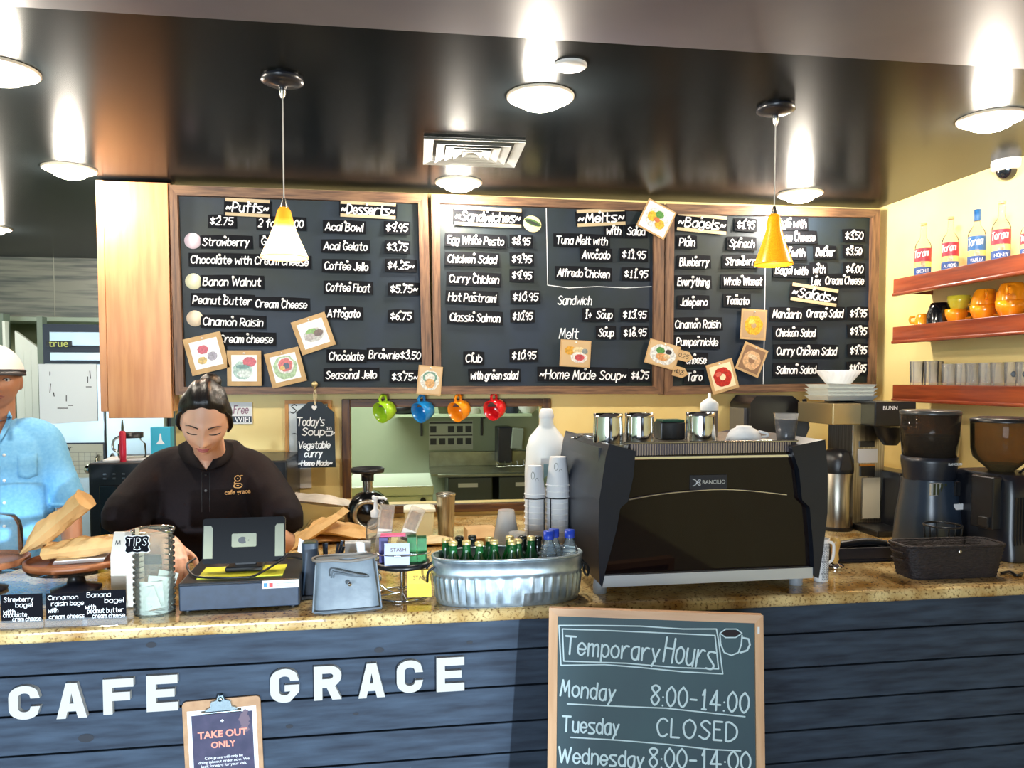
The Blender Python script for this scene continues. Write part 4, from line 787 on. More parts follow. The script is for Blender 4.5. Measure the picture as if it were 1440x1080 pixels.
mug(543, 577, (164, 208, 40), 'lime green mug hanging from the pass-through frame'); mug(597, 577, (30, 132, 200), 'blue mug hanging from the pass-through frame')
mug(648, 576, (248, 148, 24), 'orange mug hanging from the pass-through frame'); mug(698, 574, (216, 28, 36), 'red mug hanging from the pass-through frame')

# ================================================================ on the back counter
def BT(px, py): return onZ(px, py, ZB)
p = BT(519, 748); s = mpp(p); t = T('juicer', 'steel juicer with a black feed tray on the back shelf by the pass-through', 'juicer', p); M_dark = mat('dark_chrome', (60, 62, 66), .15, .9)
b = B().at((0, 0, 0), (PI / 2, 0, 0)); b.lathe([(.095, -.07), (.1, -.05), (.1, .05), (.085, .075), (.04, .09), (.001, .092)], 36, (0, .1, 0)); b.obj('drum', M_dark, t)
B().at((0, -.092, .1), (PI / 2, 0, 0)).tube([(.062 * math.cos(a * PI / 12), .062 * math.sin(a * PI / 12), 0) for a in range(24)], .012, 8, closed=True).obj('front_ring', M_brush, t)
B().lathe([(.11, 0), (.11, .02), (.06, .04)], 30, cap1=True).obj('base', M_black, t); B().lathe([(.024, .19), (.024, .26)], 20, (-.005, 0, 0), cap1=True).obj('feed_tube', M_steel, t)
B().lathe([(.03, .25), (.03, .275), (.035, .285), (.078, .29), (.082, .308), (.076, .312), (.07, .297), (.001, .297)], 32, (-.005, 0, 0)).obj('feed_tray', M_black, t)
p = BT(590, 756); t = T('plastic_tub', 'cloudy plastic storage tub with a lid beside the juicer', 'tub', p)
m_tb = mat('cloudy_plastic', (226, 222, 186), .35); b = B()
R = [[(sx * w_, sy * w_ * .8, z) for sx, sy in ((-1, -1), (1, -1), (1, 1), (-1, 1))] for w_, z in ((.06, 0), (.068, .13))]; b.rings(R, smooth=False); b.obj('box', m_tb, t, bev=.008)
R = [[(sx * w_, sy * w_ * .8, z) for sx, sy in ((-1, -1), (1, -1), (1, 1), (-1, 1))] for w_, z in ((.073, .13), (.073, .142), (.05, .15))]; B().rings(R, smooth=False).obj('lid', mat('pale_lid', (238, 236, 214), .4), t, bev=.003)
p = BT(627, 754); t = T('steel_tumbler', 'tall brushed steel shaker cup on the back shelf below the pass-through', 'cup', p)
B().lathe([(.036, 0), (.036, .006), (.044, .19), (.047, .2), (.042, .2), (.033, .01), (.001, .008)], 32).obj('cup_body', M_brush, t); B().lathe([(.0465, .196), (.0485, .2), (.0465, .204)], 32, cap0=False).obj('rim', M_steel, t)
def ctn(px, py, w, d, h, rz, label, m, name='cardboard_box', z0=None, flaps=True):
    p = BT(px, py) if z0 is None else onZ(px, py, z0); t = T(name, label, 'box', p, rz); B().box(-w / 2, -d / 2, 0, w / 2, d / 2, h).obj('box_body', m, t, bev=.002)
    if flaps: B().add([(-w / 2, -d / 2, h), (w / 2, -d / 2, h), (w / 2 + .005, -d / 2 - .05, h - .03), (-w / 2 - .01, -d / 2 - .05, h - .03)], [(0, 1, 2, 3)]).obj('flap', m, t, solid=.003)
    return t
ctn(675, 768, .13, .1, .085, .1, 'open brown cardboard box on the back shelf behind the bottle tub', M_kraft)
# crumpled paper and bags
def bag(name, label, loc, w, d, h, rz, m, cat='paper bag', group=None, rx=0, ry=0, seed=1, fold=True, pinch=1.0):
    "a half-flattened paper bag lying along x; w long, d wide, h thick"
    rnd = random.Random(seed); t = T(name, label, cat, loc, rz, group); t.rotation_euler = (rx, ry, rz)
    nx, ny = 14, 10; b = B(); V = []; ph_ = [rnd.uniform(0, 6.3) for _ in range(8)]
    def z(u, v, sgn):
        e = (1 - abs(2 * v - 1) ** 4) * (1 - max(0, 2 * u - 1) ** 3 * pinch)
        return h / 2 + sgn * h / 2 * e * (1 + .16 * math.sin(9 * u + ph_[0] + 3 * v) + .13 * math.sin(13 * v + ph_[1] + 4 * u) + .1 * math.sin(23 * u - 11 * v + ph_[2]))
    for sgn in (1, -1):
        for i in range(nx + 1):
            for j in range(ny + 1):
                u, v = i / nx, j / ny; wd = d * (1 - .12 * u + .04 * math.sin(7 * u + ph_[3])); V.append((w * (u - .5), wd * (v - .5), max(z(u, v, sgn), .001)))
    N = (nx + 1) * (ny + 1); F = []
    for i in range(nx):
        for j in range(ny):
            a = i * (ny + 1) + j; q = (a, a + ny + 1, a + ny + 2, a + 1); F.append(q); F.append(tuple(N + k for k in q[::-1]))
    for i in range(nx):
        for j in (0, ny): a = i * (ny + 1) + j; F.append((a, N + a, N + a + ny + 1, a + ny + 1))
    for j in range(ny):
        for i in (0, nx): a = i * (ny + 1) + j; F.append((a, a + 1, N + a + 1, N + a))
    b.add(V, F, False); b.obj('bag_body', m, t)
    if fold: B().add([(w * .5, -d * .4, h * .5), (w * .5, d * .4, h * .5), (w * .66, d * .36, h * .5 + d * .06), (w * .66, -d * .36, h * .5 + d * .02)], [(0, 1, 2, 3)]).obj('folded_mouth', m, t, solid=.0015)
    return t
M_wbag = mat('white_bag', (236, 228, 216), .65, col2=(222, 212, 200), scale=8, bump=.15)
bag('paper_bag', 'long white paper bag lying across the top of the kraft bags', BT(452, 742) + Vector((0, 0, .115)), .30, .16, .045, -.12, M_wbag, seed=4, group=None, ry=.12)
bag('paper_bag', 'kraft paper bag pointing upward behind the tablet', BT(444, 768) + Vector((0, .02, .05)), .26, .13, .035, .35, M_tan, seed=9, ry=-.5)
bag('paper_bag', 'wide kraft paper bag folded open beside the juicer', BT(478, 768) + Vector((0, .1, .03)), .24, .2, .05, -.3, M_tan, seed=15, ry=.16)
bag('paper_bag', 'flat kraft bag at the bottom of the pile by the cashier', BT(450, 766) + Vector((0.02, .08, .0)), .36, .22, .04, .08, M_kraft, seed=22)
bag('paper_wrap', 'crumpled cream wrapping paper in front of the plastic tub', BT(606, 766), .2, .12, .035, .1, mat('cream_wrap', (226, 208, 168), .7, col2=(206, 184, 140), scale=14), 'paper', seed=31, fold=False)
t = T('kraft_carton', 'low brown carton behind the white paper bag', 'box', BT(505, 734)); B().box(-.07, -.05, 0, .05, .05, .115).obj('box_body', M_kraft, t, bev=.002); B().box(-.07, -.052, .1, .05, .0, .118).obj('lid', M_kraft, t)
# black pod brewer
p = BT(1080, 724); s = mpp(p); t = T('pod_brewer', 'black pod coffee brewer standing behind the espresso machine', 'coffee brewer', p)
w, h = 86 * s, (724 - 556) * s
B().prism([(-w * .5, 0), (w * .42, 0), (w * .42, h * .1), (w * .34, h * .14), (w * .34, h * .55), (w * .5, h * .74), (w * .42, h * .92), (w * .2, h), (-w * .4, h), (-w * .5, h * .94)], -.12, .13).obj('body', M_black, t, bev=.015, seg=3)
B().prism([(-w * .36, h * .12), (w * .3, h * .12), (w * .3, h * .5), (-w * .36, h * .5)], -.125, -.118).obj('bay', M_dkgrey, t); B().tube([(w * .46, -.06, h * .78), (w * .54, -.06, h * .88), (w * .5, -.06, h * .97)], .012, 8).obj('lever', M_blk2, t)
B().box(-w * .55, -.08, h * .05, -w * .5, .1, h * .9).obj('water_tank', mat('smoked_tank', (90, 92, 96), .2), t)
# airpot
p = BT(1175, 744); s = mpp(p); t = T('airpot', 'steel airpot with a black pump lid on the back shelf', 'airpot', p); r = 22 * s
B().lathe([(r, 0), (r * 1.04, .012), (r, .02)], 36).obj('base', M_black, t); B().lathe([(r * .98, .018), (r * .98, 80 * s), (r * .9, 83 * s)], 40, cap1=True).obj('flask', M_brush, t)
B().lathe([(r, 80 * s), (r * 1.03, 84 * s), (r * 1.02, 98 * s), (r * .85, 108 * s), (r * .5, 113 * s), (.001, 114 * s)], 36).obj('lid', M_black, t); B().prism([(-.03, 86 * s), (.03, 86 * s), (.012, 110 * s), (-.012, 110 * s)], -r * 1.06, -r * .4).obj('spout', M_blk2, t, bev=.004)
B().tube([(-r * .9, 0, 92 * s), (-r * 1.1, -.02, 88 * s), (r * 1.1, -.02, 88 * s), (r * .9, 0, 92 * s)][:2], .005).obj('handle_pin', M_blk2, t)
# filter brewer
BY = p.y - .06; bpn = Plane((0, BY, 0)); a = bpn.U(1198, 745); t = T('filter_brewer', 'steel and black filter coffee brewer with its name on the head', 'coffee brewer', (a[0], BY, ZB)); U = lambda px, py: (bpn.U(px, py)[0] - a[0], bpn.U(px, py)[1] - ZB)
q0, q1 = U(1203, 742), U(1252, 596); B().box(q0[0], .04, 0.03, q1[0], .26, q1[1]).obj('column', M_brush, t, bev=.004)
h0, h1 = U(1166, 597), U(1234, 567); B().box(h0[0], -.03, h0[1], h1[0], .3, h1[1]).obj('tank', mat('warm_steel', (196, 176, 130), .3, .8), t, bev=.004)
hpn = Plane((0, BY - .14, 0)); V2 = lambda px, py: (hpn.U(px, py)[0] - a[0], hpn.U(px, py)[1] - ZB); k0, k1 = V2(1230, 600), V2(1289, 565); hd = B().box(k0[0], -.14, k0[1], k1[0], .3, k1[1]).obj('head', M_black, t, bev=.006)
typed('BUNN', .05, M_ink, 'lettering', hd, (V2(1252, 574)[0], -.1408, V2(1252, 574)[1]), ex=.0003, width=V2(1262, 574)[0] - V2(1242, 574)[0])
B().box(U(1226, 566)[0], -.12, h1[1] + .0, k1[0] - .01, .28, h1[1] + .012).obj('cover', M_steel, t, bev=.003)
f0 = U(1237, 599); B().lathe([(.03, f0[1] - .09), (.06, f0[1] - .05), (.075, f0[1] - .002)], 28, (f0[0] + .03, -.04, 0), cap1=True).obj('brew_funnel', M_black, t)
B().box(.03, -.16, 0, U(1262, 740)[0], .28, .03).obj('base', M_black, t, bev=.006)
for (ax_, ay_, bx_, by_, m, nm) in ((1213, 652, 1240, 632, M_paper, 'label'), (1215, 657, 1236, 654, mat('orange_ink', (226, 150, 60), .5), 'label'), (1216, 671, 1236, 656, M_black, 'label'), (1218, 731, 1244, 673, mat('cream_plate', (220, 214, 190), .4), 'drip_plate'), (1215, 630, 1236, 621, M_blk2, 'label')):
    u0, u1 = U(ax_, ay_), U(bx_, by_); B().box(u0[0], .032, u0[1], u1[0], .04, u1[1]).obj(nm, m, t)
B().box(U(1246, 735)[0], -.1, .02, U(1274, 735)[0], .2, U(1250, 662)[1]).obj('side_housing', M_blk2, t, bev=.008)
# pulp trays of filters on the tank
zt_ = ZB + h1[1] + .012; s = mpp((a[0], BY, zt_)); X = bpn.U(1201, 560)[0]
t = T('filter_tray', 'stack of white pulp trays on top of the filter brewer', 'tray', (X, BY + .12, zt_ + .0005)); m_p = mat('pulp', (214, 218, 212), .85, bump=.3, scale=60)
for k in range(4):
    w = .135 - .006 * (k % 2); R = [[(sx * (w - e), sy * (.11 - e), z) for sx, sy in ((-1, -1), (1, -1), (1, 1), (-1, 1))] for e, z in ((.02, .03 * k * .6 + (.0 if k else 0)), (0, .018 * k + .024))]; B().rings(R, smooth=False).obj('pulp_tray', m_p, t, bev=.004)
zf = zt_ + .018 * 3 + .026
t = T('coffee_filter', 'fluted white paper coffee filter lying open on the pulp trays', 'coffee filter', (X - .01, BY + .12, zf))
B().lathe([(.055, 0), (.06, .005), (.105, .068)], 72, cap0=True, rf=lambda r, z, a: r * (1 + (.05 * math.sin(a * 24) if z > .01 else 0))).obj('fluted_paper', M_paper, t, solid=.001)
# ================================================================ on the service counter
def CT(px, py, z=ZT): return onZ(px, py, z)
def CB(px, py, dy, z=ZT):      # a spot dy metres behind the one seen at (px, py), still on that column of the photograph
    q = onY(px, py, CT(px, py, z).y + dy); return Vector((q.x, q.y, z))
M_sanit = thin_glass('clear_plastic', (250, 251, 253), .1, .08, .2)
M_cupc = thin_glass('clear_cup', (252, 253, 254), .08, .08, .42)
M_fabric = mat('grey_leather', (118, 130, 140), .45, col2=(104, 116, 128), scale=30, bump=.12)
# cake stands
def cake_stand(px, py, r_px, rim_y, label, dome):
    p = CT(px, py); s = mpp(p); r = r_px * s; h = .075; p = CB(px, py, r * .75)
    t = T('cake_stand', label, 'cake stand', p); m_w = wood('acacia', (176, 112, 74), (128, 74, 46), (1.2, 9, 9), 4, .4)
    B().lathe([(r * .5, 0), (r * .52, .008), (r * .2, .02), (r * .14, .05), (r * .4, h)], 36).obj('pedestal', M_blk2, t)
    B().lathe([(r * .9, h), (r * 1.02, h + .004), (r * 1.02, h + .02), (r * .96, h + .022), (r * .93, h + .014), (.001, h + .014)], 56).obj('tray', m_w, t)
    B().lathe([(r * .86, h - .012), (r * .96, h - .008), (r * .98, h - .001)], 48, cap1=True).obj('glass_plate', M_glass, t)
    if dome:
        d = B().lathe([(r * .86, h + .016), (r * .86, h + .1), (r * .82, h + .125), (r * .7, h + .142), (.02, h + .15)], 48, cap0=False).obj('glass_dome', M_glass, t); B().sph((0, 0, h + .163), .013).obj('knob', M_glass, d)
    return t, p, r, h
cs1 = cake_stand(-22, 842, 58, 810, 'wooden cake stand under a clear glass dome, cut off by the frame edge', True)
cs2 = cake_stand(108, 842, 65, 812, 'round wooden cake stand with kraft bags heaped on it', False)
_, p2, r2, h2 = cs2; zt = p2.z + h2 + .015
s2 = mpp(p2)
tag(B().at((0, 0, 0), (0, 0, .2)).prism([(-.06, 0), (.07, 0), (.075, .012), (-.055, .01)], -.05, .06).obj('napkin_pad', M_paper, loc=p2 + Vector((.01, 0, h2 + .0145))), 'white folded napkins on the uncovered cake stand', 'napkin')
bag('paper_bag', 'kraft paper bag lying flat on the uncovered cake stand', Vector((p2.x + .03, p2.y, zt + .012)), .20, .12, .05, math.radians(-4), M_tan, seed=41, ry=-.1, fold=False, pinch=.3)
bag('paper_bag', 'kraft paper bag standing up and leaning over the uncovered cake stand', Vector((p2.x - .05, p2.y + .05, zt + .075)), .21, .17, .06, math.radians(190), M_tan, seed=57, ry=.72, pinch=.8, fold=False)
# bagel cards in clear stands
for px0, px1, y0, y1, lines, lab in ((3, 57, 836, 876, [('Strawberry', .08, .78, .8), ('bagel', .36, .76, .6), ('with', .06, .34, .38), ('chocolate', .06, .62, .26), ('crem cheese', .28, .96, .1)], 'black bagel card lettered Strawberry in a clear stand'),
                                     (66, 119, 834, 873, [('Cinnamon', .06, .8, .82), ('raisin bagel', .14, .97, .6), ('with', .06, .3, .36), ('cream cheese', .08, .96, .13)], 'black bagel card lettered Cinnamon raisin in a clear stand'),
                                     (119.5, 175, 830, 871, [('Banana', .08, .64, .83), ('bagel', .5, .95, .62), ('with', .04, .28, .42), ('peanut butter', .08, .94, .28), ('cream cheese', .2, .97, .1)], 'black bagel card lettered Banana in a clear stand')):
    pm = CT((px0 + px1) / 2, y1 + 8); s = mpp(pm); w, h = (px1 - px0) * s, (y1 - y0) * s
    t = T('bagel_card', lab, 'card', pm, CA - .02, group='black bagel cards')
    B().box(-w / 2 - .003, 0, 0, w / 2 + .003, .05, .003).box(-w / 2 - .003, .002, 0, w / 2 + .003, .0045, .02).obj('clear_stand', M_sanit, t)
    c = B().prism([(-w / 2, .014), (w / 2, .014), (w / 2, .014 + h), (-w / 2, .014 + h)], 0.0046, .007).obj('card', mat('black_card', (9, 11, 20), .8, spec=.15), t)
    b = B()
    for tx, a, c_, v in lines: hand(b, tx, -w / 2 + a * w, -w / 2 + c_ * w, .014 + v * h + .002, h * .155, 0.0014, .0042, slant=.05)
    b.obj('lettering', M_ink, c)
# tip jar
p = CT(218, 868); s = mpp(p); r = 28 * s; p = CB(218, 868, r); h = 119 * s
t = T('tip_jar', 'tall ribbed green-tinted glass tip jar beside the cash drawer', 'jar', p); m_tj = thin_glass('green_tint_glass', (250, 254, 252), .22, .04, .1)
prof = [(r * .98, 0)]; n = 15
for i in range(n):
    z0, z1 = h * i / n, h * (i + 1) / n
    prof += [(r * .88, z0 + .001), (r * 1.0, z0 + (z1 - z0) * .35), (r * 1.0, z0 + (z1 - z0) * .65), (r * .88, z1 - .001)]
B().lathe(prof, 48, cap0=True).obj('ribbed_wall', m_tj, t); B().lathe([(r * .9, .004), (r * .9, h)], 40, cap0=True).obj('inner_wall', m_tj, t); B().tube([(r * math.cos(a * PI / 20), r * math.sin(a * PI / 20), h) for a in range(40)], .003, 8, closed=True).obj('rim', m_tj, t)
t = T('banknote', 'folded pale banknotes inside the tip jar', 'banknote', p + Vector((0, 0, .006)))
m_bn = mat('banknote', (232, 230, 222), .6, col2=(206, 208, 198), scale=30)
for k in range(4): B().at((.006 * (k - 1.5), -.008 + .006 * k, 0), (0, .2 * (k - 1.5), .3 * k)).add([(-.028, 0, 0), (.028, .004, 0), (.03, -.004, .06 + .012 * k), (-.026, .004, .07 + .01 * k)], [(0, 1, 2, 3)]).obj('note', m_bn, t, solid=.0008)
pt = p + Vector((-.022, -r - .004, h - .026)); t = T('tips_tag', 'scalloped black TIPS tag with a smile, clipped on the ribbed jar', 'tag', pt); w, hh = 17 * s, 13 * s
def scal(w, h): return [(w * x, h * z) for x, z in ((-1, -.8), (-.8, -1), (-.4, -.88), (0, -1), (.4, -.88), (.8, -1), (1, -.8), (.9, -.3), (1, 0), (.9, .3), (1, .8), (.8, 1), (.4, .88), (0, 1), (-.4, .88), (-.8, 1), (-1, .8), (-.9, .3), (-1, 0), (-.9, -.3))]
B().prism(scal(w, hh), -.002, .002).obj('white_edge', M_paper, t); B().prism(scal(w * .92, hh * .9), -.003, -.002).obj('black_face', mat('black_card', (9, 11, 20), .8, spec=.15), t)
b = B(); hand(b, 'TIPS', -w * .75, w * .75, hh * .25, hh * .8, .0018, -.0036, slant=.1, gap=3); b.ribbon([(-.008, -hh * .5), (0, -hh * .62), (.008, -hh * .5)], .0018, -.0036).ribbon([(-.006, -hh * .3)], .003, -.0036).ribbon([(.006, -hh * .3)], .003, -.0036); b.obj('lettering', M_ink, t)
B().box(-.005, .0, hh * .5, .004, .006, hh * 1.7).obj('peg', wood('peg_wood', (226, 206, 170), (206, 180, 140)), t)
# white paper bag standing with the letter M
p = CB(181, 862, .075, ZT + 0); s = mpp(p); t = T('standing_bag', 'plain white paper bag standing between the tip jar and the bagel cards', 'paper bag', p, -.1); w, h = .032, 104 * s
B().rings([[(sx * w, sy * .03, 0) for sx, sy in ((-1, -1), (1, -1), (1, 1), (-1, 1))], [(sx * w, sy * .028, h * .7) for sx, sy in ((-1, -1), (1, -1), (1, 1), (-1, 1))], [(sx * w * 1.02, sy * .004, h) for sx, sy in ((-1, -1), (1, -1), (1, 1), (-1, 1))]], smooth=False).obj('bag_body', M_wbag, t)
b = B(); hand(b, 'M', -.024, -.01, h * .86, .014, .0016, -.0165); b.obj('lettering', mat('black_ink', (40, 44, 50), .6), t)
# cash drawer, tablet, papers
f0, f1 = CT(250.5, 863), CT(422, 854); ra = math.atan2(f1.y - f0.y, f1.x - f0.x); w = (f1 - f0).length; s = mpp((f0 + f1) / 2); dh = 41 * s; dd = .33
t = T('cash_drawer', 'wide dark blue steel cash drawer on the counter under the tablet', 'cash drawer', f0, ra); m_cd = mat('blue_black_metal', (48, 62, 82), .4, col2=(42, 54, 72), scale=40)
B().box(0, .006, .004, w, dd, dh).obj('casing', mat('drawer_black', (30, 34, 40), .35), t, bev=.004); df = B().box(.004, 0, .006, w - .004, .006, dh - .006).obj('drawer_front', m_cd, t, bev=.002)
st = B().box(w - .098, -.0012, dh - .022, w - .002, .0, dh - .001).obj('sticker', M_paper, df)
for x_, c_, nm in ((w - .094, (60, 130, 190), 'blue_mark'), (w - .08, (196, 60, 60), 'red_mark')): B().box(x_, -.002, dh - .018, x_ + .01, -.0012, dh - .007).obj(nm, mat(nm, c_, .5), st)
b = B()
for q in range(2): b.ribbon([(w - .06, dh - .009 - .006 * q), (w - .01, dh - .009 - .006 * q)], .0018, -.0016)
b.obj('fine_print', mat('grey_ink', (140, 146, 140), .6), st)
for X in (.02, w - .02):
    for Y in (.02, dd - .02): B().lathe([(.01, 0), (.01, .005)], 10, (X, Y, 0)).obj('foot', M_black, t)
DT = f0.z + dh; R3 = Matrix.Rotation(ra, 3, 'Z')
def DR(x, y, z=0): return f0 + R3 @ Vector((x, y, dh + z))
t = T('yellow_sheet', 'bright yellow paper lying on the cash drawer under the tablet', 'paper', DR(w * .48, .10), ra); B().box(-.112, -.055, 0, .112, .07, .002).obj('sheet', mat('yellow_sheet', (232, 230, 60), .6), t)
tb = T('tablet', 'tablet in a black case on a stand, its back to the customers', 'tablet', DR(w * .485, .12, .0025), ra)
tw, th = 113 * s * 1.03, 60 * s * 1.1; tl = math.radians(-10)
def TR(b): return b.at((0, 0, .02), (tl, 0, 0))
TR(B()).prism(rr(tw, th, .008), -.006, .008).obj('case', M_black, tb) if 0 else None
case = T('tablet_body', None, None); case.parent = tb; case.location = (0, 0, .022 + th / 2); case.rotation_euler = (tl, 0, 0)
B().prism(rr(tw, th, .008), -.006, .007).obj('case', mat('case_black', (12, 14, 20), .6, spec=.2), case, bev=.002); B().prism(rr(tw * 1.0, th * 1.0, .008), .007, .010).obj('screen', mat('screen_edge', (196, 196, 176), .3), case)
m_al = mat('tablet_back', (122, 122, 96), .35, .3, col2=(104, 106, 92), scale=6)
for sx in (-1, 1): B().prism([(sx * (tw / 2 - .003), -th * .38), (sx * (tw / 2 - .003), th * .34), (sx * (tw / 2 - .022), th * .34), (sx * (tw / 2 - .027), th * .28), (sx * (tw / 2 - .027), -th * .38)], -.0068, -.006).obj('back_panel', m_al, case)
wn = B().prism(rr(tw * .3, th * .3, .004), -.0068, -.006).obj('logo_window', m_al, case); b = B()
b.prism(arc(-.004, 0, .012, .0095, 40, 320, 14) + [(.004, -.002), (.003, .003)], -.0074, -.0068).prism([(.008, -.001), (.0135, .0015), (.0135, -.0025)], -.0074, -.0068); b.obj('fruit_mark', M_black, wn)
B().box(-.05, -.02, 0, .05, .06, .012).box(-.03, .012, .01, .03, .026, .05).obj('stand', M_black, tb, bev=.003)
def cable(label, P, r=.0032): return tag(B().tube(P, r, 8, sm=8).obj('cable', M_black), label, 'cable')
cable('black cable looping below the tablet over the yellow paper', [DR(w * .03, .17, .03), DR(-.005, .13, .02), DR(.03, .06, .006), DR(w * .3, .028, .006), DR(w * .5, .02, .006), DR(w * .62, .03, .008), DR(w * .8, .09, .03), DR(w * .86, .12, .045)])
cable('black cable running from the tablet towards the card reader', [DR(w * .86, .13, .03), DR(w * .95, .1, .035), DR(w * 1.05, .09, .02), DR(w * 1.1, .1, -.05), DR(w * 1.14, .13, -dh + .004)])
# card reader, pens, holder
p = CB(437, 848, .06, ZT + 0); s = mpp(p); t = T('card_reader', 'dark blue upright card terminal beside the cash drawer', 'card reader', p, .05)
hh = 80 * s; B().rings([[(.022 * math.copysign(abs(math.cos(a)) ** .5, math.cos(a)), .022 * math.copysign(abs(math.sin(a)) ** .5, math.sin(a)), z) for a in [PI * k / 12 for k in range(24)]] for z in (0, hh * .97)]).obj('body', mat('slate_blue_plastic', (52, 66, 84), .4), t, bev=.003)
B().box(-.018, -.02, hh * .965, .018, .02, hh).obj('top_key', M_dkgrey, t, bev=.003); B().add([(-.034, -.004, hh * .82), (-.02, -.004, hh * .78), (-.016, 0, hh * 1.0), (-.03, 0, hh * 1.05)], [(0, 1, 2, 3)]).obj('receipt', M_paper, t, solid=.001)
B().box(-.03, -.03, 0, .03, .03, .012).obj('base', M_black, t, bev=.002)
p = CB(460, 842, .07, ZT + 0); t = T('pen_cup', 'dark cup holding pens behind the grey handbag', 'pen cup', p); B().lathe([(.026, 0), (.03, .085), (.027, .085), (.024, .005), (.001, .004)], 24).obj('cup', M_black, t)
random.seed(5)
for k in range(8):
    a = k * 2.4; d = Vector((.3 * math.cos(a), .3 * math.sin(a), 1)).normalized(); q = p + Vector((.012 * math.cos(a), .012 * math.sin(a), .008))
    o = T('pen', 'dark blue pen standing in the dark cup behind the handbag', 'pen', q, group='pens in the dark cup'); L = .13 + .012 * (k % 3)
    B().tube([d * .0, d * L * .8], .0038, 8).obj('barrel', mat('pen_navy', (36, 50, 96) if k % 2 else (30, 34, 46), .3) if k % 2 else mat('pen_black', (30, 34, 46), .3), o); B().tube([d * L * .8, d * L], .0042, 8).obj('cap', M_navy, o)
p = CB(504, 838, .12, ZT + 0); t = T('napkin_holder', 'stack of white napkins upright behind the grey handbag', 'napkin holder', p, .05); s = mpp(p)
B().box(-.042, -.02, .0, .042, .03, .045).obj('holder', M_black, t, bev=.003)
for k in range(5): B().box(-.038, -.016 + .009 * k, .006, .038, -.01 + .009 * k, .13 + .002 * (k % 2)).obj('napkin', M_paper, t)
# grey handbag
f0_, f1_ = CT(440, 864.5), CT(537, 857); rb = math.atan2(f1_.y - f0_.y, f1_.x - f0_.x); w = (f1_ - f0_).length; s = mpp((f0_ + f1_) / 2); h = 72 * s
t = T('handbag', 'grey leather handbag with a flap and stud standing on the counter', 'handbag', f0_, rb); b = B()
R = []
for k in range(9):
    v = k / 8; z = h * v; x0_ = w * (.0 + .05 * v); x1_ = w * (1 - .08 * v); d = .09 * (1 - .55 * v ** 1.3) * (1 if v > 0 else .97); yb_ = .045
    n = 28; R.append([((x0_ + x1_) / 2 + (x1_ - x0_) / 2 * math.copysign(abs(math.cos(a)) ** .35, math.cos(a)), yb_ + .01 * v + d / 2 * math.copysign(abs(math.sin(a)) ** .45, math.sin(a)), z) for a in [2 * PI * q / n for q in range(n)]])
b.rings(R); b.obj('bag_body', M_fabric, t, bev=.003)
B().tube([(w * .05, .03, h * .985), (w * .3, .024, h * .99), (w * .55, .028, h * .95), (w * .9, .032, h * 1.0), (w * .9, .07, h * 1.0), (w * .5, .075, h * 1.02), (w * .05, .07, h * 1.0)], .004, 8, closed=True, sm=4).obj('zip_edge', mat('taupe_zip', (128, 120, 112), .5), t)
B().prism([(w * .06, h * .78), (w * .95, h * .76), (w * .6, h * .66), (w * .52, h * .58), (w * .46, h * .64)], .006, .012).obj('flap', M_fabric, t, bev=.002) if 0 else None
B().tube([(w * .27, .003, h * .69), (w * .28, .000, h * .8), (w * .34, .002, h * .83), (w * .6, -.002, h * .74), (w * .79, .006, h * .68), (w * .79, .004, h * .66), (w * .6, -.003, h * .70), (w * .34, .001, h * .77), (w * .3, .0, h * .69)], .0022, 6, sm=4).obj('strap', mat('strap_grey', (88, 98, 108), .5), t)
B().at((w * .53, -.006, h * .56), (PI / 2, 0, 0)).lathe([(.006, -.006), (.006, .002), (.004, .005), (.001, .006)], 14).obj('stud', M_chrome, t)
B().tube([(w * .01, -.003, 0.006), (w * .995, -.003, .006)], .003, 6).obj('bottom_piping', mat('strap_grey', (88, 98, 108), .5), t); B().tube([(w * .0, .0, .006), (w * .05, .01, h * .95)], .0025, 6).obj('side_piping', M_fabric, t); B().tube([(w * .995, .0, .006), (w * .925, .01, h * .95)], .0025, 6).obj('side_piping', M_fabric, t)
# tea packet carousel
p = CB(566, 848, .075, ZT + 0); s = mpp(p); M_wire = mat('black_wire', (40, 42, 46), .3, .6)
t = T('tea_carousel', 'wire tea packet carousel on a steel post beside the handbag', 'carousel', p)
B().tube([(0, 0, .0), (0, 0, .15)], .008, 16).obj('post', M_chrome, t)
B().tube([(.075 * math.cos(a * PI / 16), .075 * math.sin(a * PI / 16), .004) for a in range(32)], .003, 8, closed=True).obj('base_ring', M_chrome, t)
for k in range(4):
    a = k * PI / 2 + .2; B().tube([(0, 0, .012), (.04 * math.cos(a), .04 * math.sin(a), .006), (.075 * math.cos(a), .075 * math.sin(a), .004)], .0025, 6, sm=3).obj('spoke', M_chrome, t)
B().lathe([(.05, .085), (.078, .088), (.078, .1), (.05, .102)], 32, cap1=True).obj('top_tray', M_black, t)
for k, zz in enumerate((.16,)): B().tube([(.07 * math.cos(a * PI / 12), .05 * math.sin(a * PI / 12) - .02, .13) for a in range(24)], .002, 6, closed=True).obj('top_ring', M_chrome, t)
def scroll(x, y, z, q): return [(x, y, z), (x + .012 * q, y - .004, z + .02), (x + .004 * q, y - .004, z + .035), (x - .008 * q, y - .004, z + .022), (x, y - .004, z + .012), (x + .022 * q, y - .002, z - .008), (x + .05 * q, y, z - .024)]
B().tube(scroll(-.07, -.05, .045, 1), .0022, 6, sm=5).obj('scroll', M_chrome, t); B().tube([(-.075, -.03, .004), (-.07, -.05, .03), (-.066, -.05, .075), (-.06, -.045, .09)], .0022, 6, sm=5).obj('scroll', M_chrome, t)
